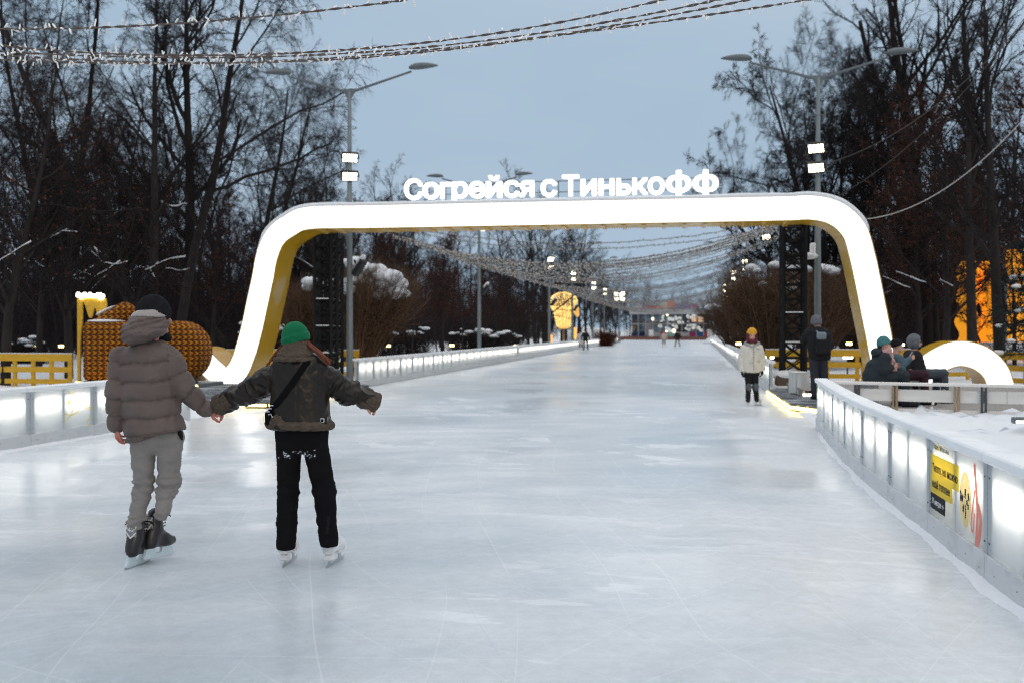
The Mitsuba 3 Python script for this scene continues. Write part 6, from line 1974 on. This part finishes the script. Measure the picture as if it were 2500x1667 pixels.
JW = {'pelvis': B_(692, 985, .03), 'chest': B_(688, 870, .03), 'neck': B_(682, 810, .02), 'shL': sL, 'elL': eL, 'wrL': hLw, 'shR': sR, 'elR': eR, 'wrR': hRw,
      'hipL': B_(664, 1010, .03), 'knL': B_(662, 1122, .05), 'anL': B_(657, 1250, .0), 'hipR': B_(722, 1010, .03), 'knR': B_(744, 1122, .05), 'anR': B_(756, 1246, .0)}
add_body(w_, JW, (hdw[0], hdw[1], hcw), (gL, gR), hh=.009)
w_.add('nail', cat([ico(t_, .0085, 2) for t_ in gR[2][:3]]), 'nail_red')
lgw = lambda p: union([limb(p, [JW['hipL'], JW['knL'], JW['anL']], [.090, .074, .066]), limb(p, [JW['hipR'], JW['knR'], JW['anR']], [.090, .078, .062]), ell(p, B_(693, 990, .03), (.182, .125, .13)), ell(p, B_(676, 1012, -.01), (.085, .085, .10)), ell(p, B_(712, 1012, -.01), (.085, .085, .10))], .022)


def lgw_cut(p):
    zl = np.where(p[:, 0] < B_(700, 1200)[0], B_(657, 1261)[2], B_(757, 1254)[2])
    return np.maximum(lgw(p), zl - p[:, 2])


def den_post(v):
    kz = np.exp(-((v[:, 2] - B_(700, 1125)[2]) / .07) ** 2) + .8 * np.exp(-((v[:, 2] - B_(700, 1200)[2]) / .05) ** 2)
    n_ = meshkit.fbm(v * np.array([7, 7, 22]) + 4, 4, 27) - .5
    return .010 * (meshkit.fbm(v * 10, 3, 22) - .5) + .034 * n_ * (.25 + kz)


tr = w_.surf('trousers', lgw_cut, [B_(625, 960, -.08), B_(762, 960, .2), B_(640, 1262, -.05), B_(785, 1262, .15)], .11, .0085, 'denim_black', den_post)
fl = []
for (cx_, cy_, sx_, sy_, cnt) in ((662, 1044, 10, 5, 13), (688, 1035, 9, 4, 7), (712, 1042, 10, 5, 11), (654, 1037, 9, 5, 4), (717, 1050, 4, 6, 3)):
    for _ in range(cnt):
        q = B_(cx_ + rngh.normal() * sx_ * .8, cy_ + rngh.normal() * sy_ * .9)
        yy_ = depth_at(lgw, q[0], q[2])
        if yy_ is None: continue
        v, f = ico((0, 0, 0), 1, 1)
        fl.append((v * np.array([rngh.uniform(.002, .007), .003, rngh.uniform(.0018, .004)]) + [q[0], yy_ - .002, q[2]], f))
w_.add('snow_flakes', cat(fl), 'snow_plain', smooth=False, parent=tr, kind='stuff')
tp = text_poly('QUECHUA', .017, False)
v, f = poly_mesh(tp, .002)
ex_, ez_ = np.array([math.sin(.12), 0, math.cos(.12)]), np.array([-math.cos(.12), 0, math.sin(.12)])
c_ = B_(757, 1222)
pts_ = c_ + v[:, :1] * ex_ * 1.05 + v[:, 1:2] * ez_
yy_ = np.array([depth_at(lgw, a_[0], a_[2]) or np.nan for a_ in pts_[::4]])
w_.add('lettering', (np.stack([pts_[:, 0], np.nanmedian(yy_) - .012 - v[:, 2], pts_[:, 2]], 1), f), 'print_faint', smooth=False, parent=tr)
for ox, oy, yaw in ((655, 1300, .10), (757, 1301, .22)):
    o_ = CAMR.T @ (ground(ox * OV, oy * OV) - w_.o)
    add_skate(w_, o_ + np.array([.075 * math.sin(yaw), .075 * math.cos(yaw), 0]), yaw, 0.0, 'figure', roll=-.05, h=.006, shaft=.2)

# ================================================================ simpler figures farther away
def figure(P, J, C, h, hem, torso, sleeve=(.075, .065, .05), leg=(.088, .066, .05), face=(0, -1, 0), hat=None, hs=1.0, hands=True, wrinkle=.012, post=None, hh=None, sx=1.0):
    lv = [(z_, cx_, cy_, a_, b2) for z_, cx_, cy_, a_, b2 in torso]
    tf = lambda p: loft(p, lv, .05, 2.2)
    jf = lambda p: union([tf(p), limb(p, [J['shL'], J['elL'], J['wrL']], sleeve), limb(p, [J['shR'], J['elR'], J['wrR']], sleeve)], .03)
    pts = [J[k2] for k2 in ('shL', 'elL', 'wrL', 'shR', 'elR', 'wrR')] + [(q[1] - q[3], q[2] - q[4], q[0]) for q in lv] + [(q[1] + q[3], q[2] + q[4], q[0]) for q in lv]
    wr = lambda v: wrinkle * 2 * (meshkit.fbm(v * np.array([9, 9, 13]), 4, 5) - .5) + (post(v) if post else 0)
    jk_ = P.surf('coat', jf, pts, .11, h, C['coat'], wr)
    lf = lambda p: union([limb(p, [J['hipL'], J['knL'], J['anL']], leg), limb(p, [J['hipR'], J['knR'], J['anR']], leg), ell(p, J['pelvis'], (.165 * sx, .12, .12))], .02)
    P.surf('trousers', lf, [J[k2] for k2 in ('hipL', 'knL', 'anL', 'hipR', 'knR', 'anR', 'pelvis')], .20, h, C['legs'], lambda v: .012 * (meshkit.fbm(v * np.array([8, 8, 20]), 4, 7) - .5) * 2)
    hd_ = head_fn(np.asarray(J['head']), face, hs)
    hn = []
    if hands:
        for s_, th in (('L', 1), ('R', -1)):
            d_ = np.asarray(J['wr' + s_]) - np.asarray(J['el' + s_]); d_ = d_ / np.linalg.norm(d_)
            if 'hd' + s_ in J: d_ = np.asarray(J['hd' + s_], float)
            hn.append(hand_fn(np.asarray(J['wr' + s_]) + d_ * .02, d_, J.get('nm' + s_, (-1 if s_ == 'L' else 1, -.4, .1)), th, J.get('curl' + s_, .6), .95))
    add_body(P, {k2: np.asarray(v2, float) for k2, v2 in J.items() if k2 not in ('head', 'hdL', 'hdR', 'nmL', 'nmR', 'curlL', 'curlR')}, (hd_[0], hd_[1], np.asarray(J['head'])), hn, hh=hh or max(.009, h * .8), hb=max(.028, h), mat=C.get('skin', 'skin'), hm=max(.005, h * .45))
    return jk_, jf, hd_


# ---- the woman with the orange hat, facing the camera
y_ = Who('person', 'woman in a cream coat and orange beanie standing on skates, facing the camera', 1838, 990)
A = y_.at
J = {'head': A(1727, 772, -.02), 'neck': A(1727, 788), 'chest': A(1726, 810), 'pelvis': A(1726, 852), 'shL': A(1709, 800), 'elL': A(1702, 826, .03), 'wrL': A(1704, 849, -.02), 'shR': A(1744, 800), 'elR': A(1751, 826, .03), 'wrR': A(1750, 847, -.02),
     'hipL': A(1719, 858), 'knL': A(1719, 888, -.03), 'anL': A(1718, 918), 'hipR': A(1734, 858), 'knR': A(1735, 888, -.03), 'anR': A(1738, 917)}
tz = lambda y, xa, xb, b_, dy=0: (A(0, y)[2], (A(xa, y)[0] + A(xb, y)[0]) / 2, dy, (A(xb, y)[0] - A(xa, y)[0]) / 2, b_)
jk2, jf2, hd2 = figure(y_, J, {'coat': 'coat_cream', 'legs': 'legging', 'skin': 'skin'}, .0105, 0, [tz(855, 1707, 1746, .16), tz(835, 1706, 1746, .165), tz(812, 1707, 1746, .16), tz(798, 1709, 1744, .14), tz(789, 1718, 1736, .09)], sleeve=(.085, .08, .06), leg=(.088, .062, .05), hs=.95, hands=False)
beanie(y_, A(1727, 763, -.0), np.array([.100, .108, .10]), -.035, 'wool_orange', .009, cuff=.045, tilt=(0, .25))
y_.surf('scarf', lambda p: ring_d(p, A(1727, 783, -.02), .075, .04, np.eye(3)), [A(1715, 775, -.12), A(1740, 792, .12)], .06, .011, 'scarf_maroon', lambda v: .01 * (meshkit.fbm(v * 25, 3, 2) - .5))
y_.surf('hair', lambda p: union([cap(p, A(1718, 768, -.03), A(1716, 786, -.07), .028, .02), cap(p, A(1736, 768, -.03), A(1738, 786, -.07), .028, .02)], .01), [A(1714, 765, -.08), A(1740, 790, .0)], .05, .01, 'scarf_maroon')
y_.surf('fur_hood', lambda p: union([cap(p, A(1713, 789, -.02), A(1724, 796, -.13), .045, .03), cap(p, A(1742, 789, -.02), A(1731, 796, -.13), .045, .03), ell(p, A(1727, 789, .10), (.16, .09, .09))], .03), [A(1706, 780, -.18), A(1748, 802, .2)], .06, .011, 'fur_grey', lambda v: .016 * (meshkit.fbm(v * 50, 3, 1) - .5), parent=jk2)
for s_, th in (('L', -1), ('R', 1)):
    d_ = np.array([0.05 * th, -.18, -1.0])
    g_ = hand_fn(np.asarray(J['wr' + s_]) + [0, 0, -.01], d_, (th, .25, 0), th, .5, 1.12)
    y_.add('glove', nets(g_[0], g_[1].min(0) - .10, g_[1].max(0) + .10, .006), 'coat_black')
for kx in ('L', 'R'):
    q = np.asarray(J['kn' + kx])
    y_.surf('knee_pad', lambda p: ell(p, q + [0, -.05, .0], (.066, .045, .085)), [q], .13, .012, 'knee_pad')
front_y = lambda x, y: (depth_at(jf2, A(x, y)[0], A(x, y)[2]) or -.17) - .012
for (x0_, x1_, y0_, y1_) in ((1716, 1727, 832, 833.2), (1733, 1743, 828, 829.2), (1735, 1740, 800, 802), (1726.3, 1727, 795, 853)):
    a_, b2 = A(x0_, y1_), A(x1_, y0_)
    yy_ = front_y((x0_ + x1_) / 2, (y0_ + y1_) / 2)
    y_.add('pocket_flap', bx(a_[0], b2[0], yy_ - .006, yy_ + .03, a_[2], b2[2]), 'fur_grey', smooth=False, parent=jk2)
for ox, oy, yaw in ((1718, 930, PI + .15), (1740, 930, PI - .30)):
    add_skate(y_, CAMR.T @ (ground(ox * OV, oy * OV) - y_.o), yaw, 0, 'figure', h=.010, shaft=.14)

# ---- the photographer with the backpack, seen from behind
p_ = Who('person', 'man in black with a grey and black backpack seen from behind, beside the right tower', 1995, 975, .13)
A = p_.at
J = {'head': A(1875, 738, .03), 'neck': A(1876, 754), 'chest': A(1878, 778), 'pelvis': A(1879, 815), 'shL': A(1858, 764), 'elL': A(1847, 781, .10), 'wrL': A(1858, 768, .32), 'shR': A(1898, 766), 'elR': A(1905, 795, .05), 'wrR': A(1899, 806, .22),
     'hipL': A(1870, 824), 'knL': A(1871, 864, .03), 'anL': A(1871, 905), 'hipR': A(1890, 824), 'knR': A(1892, 864, .03), 'anR': A(1893, 905)}
tz = lambda y, xa, xb, b_, dy=0: (A(0, y)[2], (A(xa, y)[0] + A(xb, y)[0]) / 2, dy, (A(xb, y)[0] - A(xa, y)[0]) / 2, b_)
figure(p_, J, {'coat': 'coat_black', 'legs': 'jean_dark', 'skin': 'skin'}, .0105, 0, [tz(827, 1858, 1907, .16), tz(800, 1855, 1908, .17), tz(775, 1854, 1907, .16), tz(762, 1857, 1902, .14), tz(750, 1866, 1888, .11)], sleeve=(.105, .09, .06), leg=(.112, .09, .072), face=(-.15, 1, 0))
beanie(p_, A(1875, 737, .01), np.array([.118, .128, .135]), -.085, 'wool_grey', .009, cuff=.06)
bp = p_.surf('backpack', lambda p: rbox(p, A(1891, 790, -.20), (.165, .085, .24), .075), [A(1874, 762, -.30), A(1908, 818, -.08)], .06, .012, 'coat_black', lambda v: .012 * (meshkit.fbm(v * 12, 3, 2) - .5))
p_.surf('top_panel', lambda p: rbox(p, A(1887, 772, -.245), (.105, .06, .085), .05), [A(1876, 762, -.31), A(1900, 784, -.15)], .03, .012, 'pack_grey', parent=bp)
p_.add('shoulder_strap', tube(smooth_path([A(1881, 768, -.2), A(1872, 757, -.08), A(1866, 760, .08)], 10), .018, 6), 'pack_grey', parent=bp)
cm = A(1856, 764, .36)
p_.add('camera', cat([bx(cm[0] - .07, cm[0] + .07, cm[1] - .03, cm[1] + .03, cm[2] - .045, cm[2] + .045, .01), tube([cm, cm + [0, .12, 0]], .035, 10, True)]), 'black_plastic', smooth=False)
for kx in ('L', 'R'):
    q = np.asarray(J['an' + kx]); q = np.array([q[0], q[1], 0.0])
    p_.surf('boot', lambda p: np.maximum(union([cap(p, q + [0, -.05, .055], q + [0, .16, .04], .055, .045), cap(p, q + [0, 0, .05], q + [0, 0, .24], .058, .065)], .03), .005 - p[:, 2]), [q + [-.05, -.1, 0], q + [.05, .2, .25]], .06, .012, 'coat_black')

# ---- the three people sitting in profile on the deck
bench = thing('bench', 'low wooden bench on the deck under the three seated people', 'bench')
bo = at_d(2128, 810, 17.4)
be = at_d(2256, 810, 18.1)
bx_ = (be - bo) / np.linalg.norm(be - bo); by_ = np.array([-bx_[1], bx_[0], 0])
BM = frame(np.array([bo[0], bo[1], .302]), bx_, by_, [0, 0, 1.0])
for k2 in range(4):
    part(bench, 'plank', xf(bx(-.25, 1.2, -.25 + .13 * k2, -.13 + .13 * k2, .40, .435, .005), BM), 'deck_wood')
for x in (-.15, 1.05):
    part(bench, 'leg', xf(bx(x, x + .07, -.22, .24, 0.0, .398), BM), 'deck_wood')


def seated(label, u, dist, hx, hy, coat, legs, lean, hands_to, scale=1.0):
    P = Who('person', label, u, 975, .302)
    P.o = at_d(u, 810, dist); P.o[2] = .302
    P.d, P.M = dist, frame(np.array([P.o[0], P.o[1], .302]), RIGHT, FLAT, [0, 0, 1.0])
    hip = np.array([0, 0, .52])
    H = P.at(hx, hy)
    ne = H + [-.025, 0, -.17]
    ch = ne * .55 + hip * .45 + [-.03, 0, 0]
    J = {'head': H, 'neck': ne, 'chest': ch, 'pelvis': hip, 'shL': ne + [-.03, -.17, -.06], 'shR': ne + [-.03, .17, -.06], 'hipL': hip + [0, -.09, 0], 'hipR': hip + [0, .09, 0],
         'knL': hip + [.46, -.11, .03], 'knR': hip + [.44, .12, .02], 'anL': hip + [.50, -.11, -.42], 'anR': hip + [.42, .12, -.42]}
    J['elL'] = J['shL'] + [.05, -.06, -.28]; J['elR'] = J['shR'] + [.06, .04, -.28]
    for s_, t_ in zip('LR', hands_to):
        J['wr' + s_] = P.at(*t_)
        J['el' + s_] = (J['sh' + s_] + J['wr' + s_]) / 2 + [-.09, -.05 if s_ == 'L' else .05, -.13]
        J['hd' + s_] = np.array([.8, 0, .45]); J['nm' + s_] = (.2, -1, .2) if s_ == 'L' else (.2, 1, .2)
    tor = [(.43, -.01, 0, .20, .22), (.58, -.02, 0, .195, .22), (.58 * .4 + ch[2] * .6, ch[0] * .6, 0, .185, .23), (ch[2] + .02, ch[0], 0, .175, .235), (ne[2] - .06, ne[0] - .01, 0, .145, .20), (ne[2] + .03, ne[0], 0, .085, .095)]
    jk_, jf, hd_ = figure(P, J, {'coat': coat, 'legs': legs}, .0115, 0, tor, sleeve=(.10, .085, .06), leg=(.105, .08, .058), face=(1, -.30, 0), hs=.98)
    for kx in ('L', 'R'):
        q = np.asarray(J['an' + kx]); q = np.array([q[0], q[1], 0.0])
        P.surf('boot', lambda p: np.maximum(union([cap(p, q + [-.05, 0, .055], q + [.16, 0, .04], .055, .045), cap(p, q + [0, 0, .05], q + [0, 0, .2], .058, .062)], .03), .004 - p[:, 2]), [q + [-.1, -.05, 0], q + [.2, .05, .25]], .06, .013, 'coat_black')
    return P, J, jk_


P3, J3, k3 = seated('seated man in black with a grey hood up, rightmost of the three on the bench', 2236, 18.2, 2103, 787, 'coat_black', 'jean_grey', 0, ((2106, 852, -.2), (2112, 850, .2)))
P3.surf('hood', lambda p: np.maximum(ell(p, J3['head'] + [-.03, 0, .02], (.135, .125, .145)), -ell(p, J3['head'] + [.16, -.03, -.02], (.145, .14, .15))), [J3['head']], .2, .010, 'wool_grey', lambda v: .012 * (meshkit.fbm(v * 14, 3, 3) - .5))
P3.surf('beard', lambda p: ell(p, J3['head'] + [.055, 0, -.085], (.05, .06, .045)), [J3['head']], .2, .011, 'hair_dark')
P3.add('glasses', cat([tube([J3['head'] + [.105, s_ * .035, .012] + np.array([0, .024 * math.cos(t), .02 * math.sin(t)]) for t in np.linspace(0, 2 * PI, 12)], .0035, 4) for s_ in (-1, 1)] + [tube([J3['head'] + [.10, -.06, .014], J3['head'] + [.0, -.078, .014]], .003, 4)]), 'black_plastic')
P2_, J2, k2_ = seated('seated person in black beanie and blue-grey jacket with a raised phone, middle of three', 2186, 17.75, 2060, 794, 'coat_blue', 'trouser_plum', 0, ((2087, 826, -.12), (2080, 860, .15)))
beanie(P2_, J2['head'] + [-.015, 0, .03], np.array([.108, .098, .10]), -.03, 'wool_black', .010, cuff=.05, tilt=(.3, 0))
P1, J1, k1 = seated('seated woman in a teal beanie and pink scarf with her phone, leftmost of three', 2138, 17.3, 2031, 791, 'coat_dark_teal', 'coat_dark_teal', 0, ((2046, 843, -.16), (2050, 846, .12)))
beanie(P1, J1['head'] + [-.015, 0, .035], np.array([.114, .104, .115]), -.035, 'wool_teal', .009, cuff=.05, tilt=(.35, 0), rib=.003)
P1.surf('scarf', lambda p: union([ring_d(p, J1['neck'] + [.02, 0, .045], .085, .055, np.array([[.94, 0, -.34], [0, 1, 0], [.34, 0, .94]])), cap(p, J1['neck'] + [.11, -.03, .0], J1['neck'] + [.17, -.05, -.26], .05, .06)], .03), [J1['neck'] + [-.15, -.15, -.33], J1['neck'] + [.25, .15, .15]], .05, .011, 'scarf_pink', lambda v: .02 * (meshkit.fbm(v * np.array([16, 16, 26]), 3, 3) - .5))
P1.surf('hair', lambda p: cap(p, J1['head'] + [-.07, 0, .02], J1['head'] + [-.09, 0, -.05], .055, .035), [J1['head'] + [-.1, 0, -.02]], .12, .012, 'hair_dark')
P1.surf('shoulder_hood', lambda p: ell(p, J1['neck'] + [-.10, 0, .03], (.10, .15, .085)), [J1['neck'] + [-.1, 0, 0]], .2, .012, 'coat_dark_teal', lambda v: .014 * (meshkit.fbm(v * 14, 3, 8) - .5), parent=k1)
for P, q, lab in ((P1, (2051, 838, -.16), 'phone in the hand of the seated woman with the pink scarf'), (P2_, (2092, 815, -.12), 'phone held up by the middle seated person')):
    c_ = P.o + CAMR @ P.at(*q)
    e1 = RIGHT * .5 + np.array([0, 0, .85]); e1 /= np.linalg.norm(e1)
    e2 = FLAT; e3 = np.cross(e1, e2)
    ph = thing('phone', lab, 'phone')
    part(ph, 'case', xf(bx(-.07, .07, -.035, .035, -.005, .005, .003), frame(c_, e1, e2, e3)), 'black_plastic')
    part(ph, 'screen', xf(bx(-.063, .063, -.031, .031, .0052, .006), frame(c_, e1, e2, e3)), 'pav_grey')

# ---- skaters far down the rink
def far_skater(label, u, v, coat, legs, hat, stance=.10, Hm=1.72, hemf=.50, lean=0.0, h=.03, face=(0, 1, 0), arm=.06):
    P = Who('person', label, u, v)
    k2 = Hm / 1.72
    J = {'head': (lean, .02, 1.60 * k2), 'neck': (lean * .9, 0, 1.44 * k2), 'chest': (lean * .7, 0, 1.22 * k2), 'pelvis': (0, 0, .90 * k2), 'shL': (lean * .8 - .19, 0, 1.38 * k2), 'elL': (lean * .5 - .26 - arm, 0, 1.10 * k2), 'wrL': (-.27 - arm, .08, .86 * k2),
         'shR': (lean * .8 + .19, 0, 1.38 * k2), 'elR': (lean * .5 + .26 + arm, 0, 1.10 * k2), 'wrR': (.27 + arm, .08, .86 * k2), 'hipL': (-.09, 0, .88 * k2), 'knL': (-.09 - stance * .5, .05, .50 * k2), 'anL': (-.09 - stance, 0, .13), 'hipR': (.09, 0, .88 * k2), 'knR': (.09 + stance * .5, .05, .50 * k2), 'anR': (.09 + stance, 0, .13)}
    z0 = hemf * Hm
    figure(P, J, {'coat': coat, 'legs': legs}, h, 0, [(z0, 0, 0, .22, .17), (1.05 * k2, lean * .4, 0, .20, .16), (1.3 * k2, lean * .7, 0, .21, .16), (1.42 * k2, lean * .9, 0, .15, .12), (1.48 * k2, lean * .9, 0, .08, .08)], face=face, hs=1.0)
    if hat: beanie(P, np.array([lean, .01, 1.64 * k2]), np.array([.10, .11, .10]), -.03, hat, h * .7, cuff=.05)
    else: P.surf('hair', lambda p: ell(p, (lean, -.0, 1.635 * k2), (.09, .10, .085)), [(lean, 0, 1.63 * k2)], .14, h * .7, 'hair_dark')
    for s_ in (-1, 1):
        add_skate(P, np.array([s_ * (.09 + stance), 0, 0]), s_ * .3, 0, 'hockey' if coat == 'coat_black' else 'figure', h=.02, shaft=.1)


far_skater('far skater in a white coat beside the one in black, near the left boards', 1418, 856, 'coat_white', 'jean_dark', None, .02, 1.70, .34, h=.024, face=(0, -1, 0))
far_skater('far skater in black beside the one in white, near the left boards', 1430, 857, 'coat_black', 'legging', None, .09, 1.80, .46, h=.024, lean=-.05)
far_skater('far skater in a pale pink jacket in front of the pavilion', 1621, 847, 'coat_pink', 'trouser_khaki', 'wool_grey', .05, 1.66, .47)
far_skater('far skater in a black jacket with legs apart in front of the pavilion', 1654, 847.5, 'coat_black', 'trouser_khaki', 'wool_black', .16, 1.74, .46)
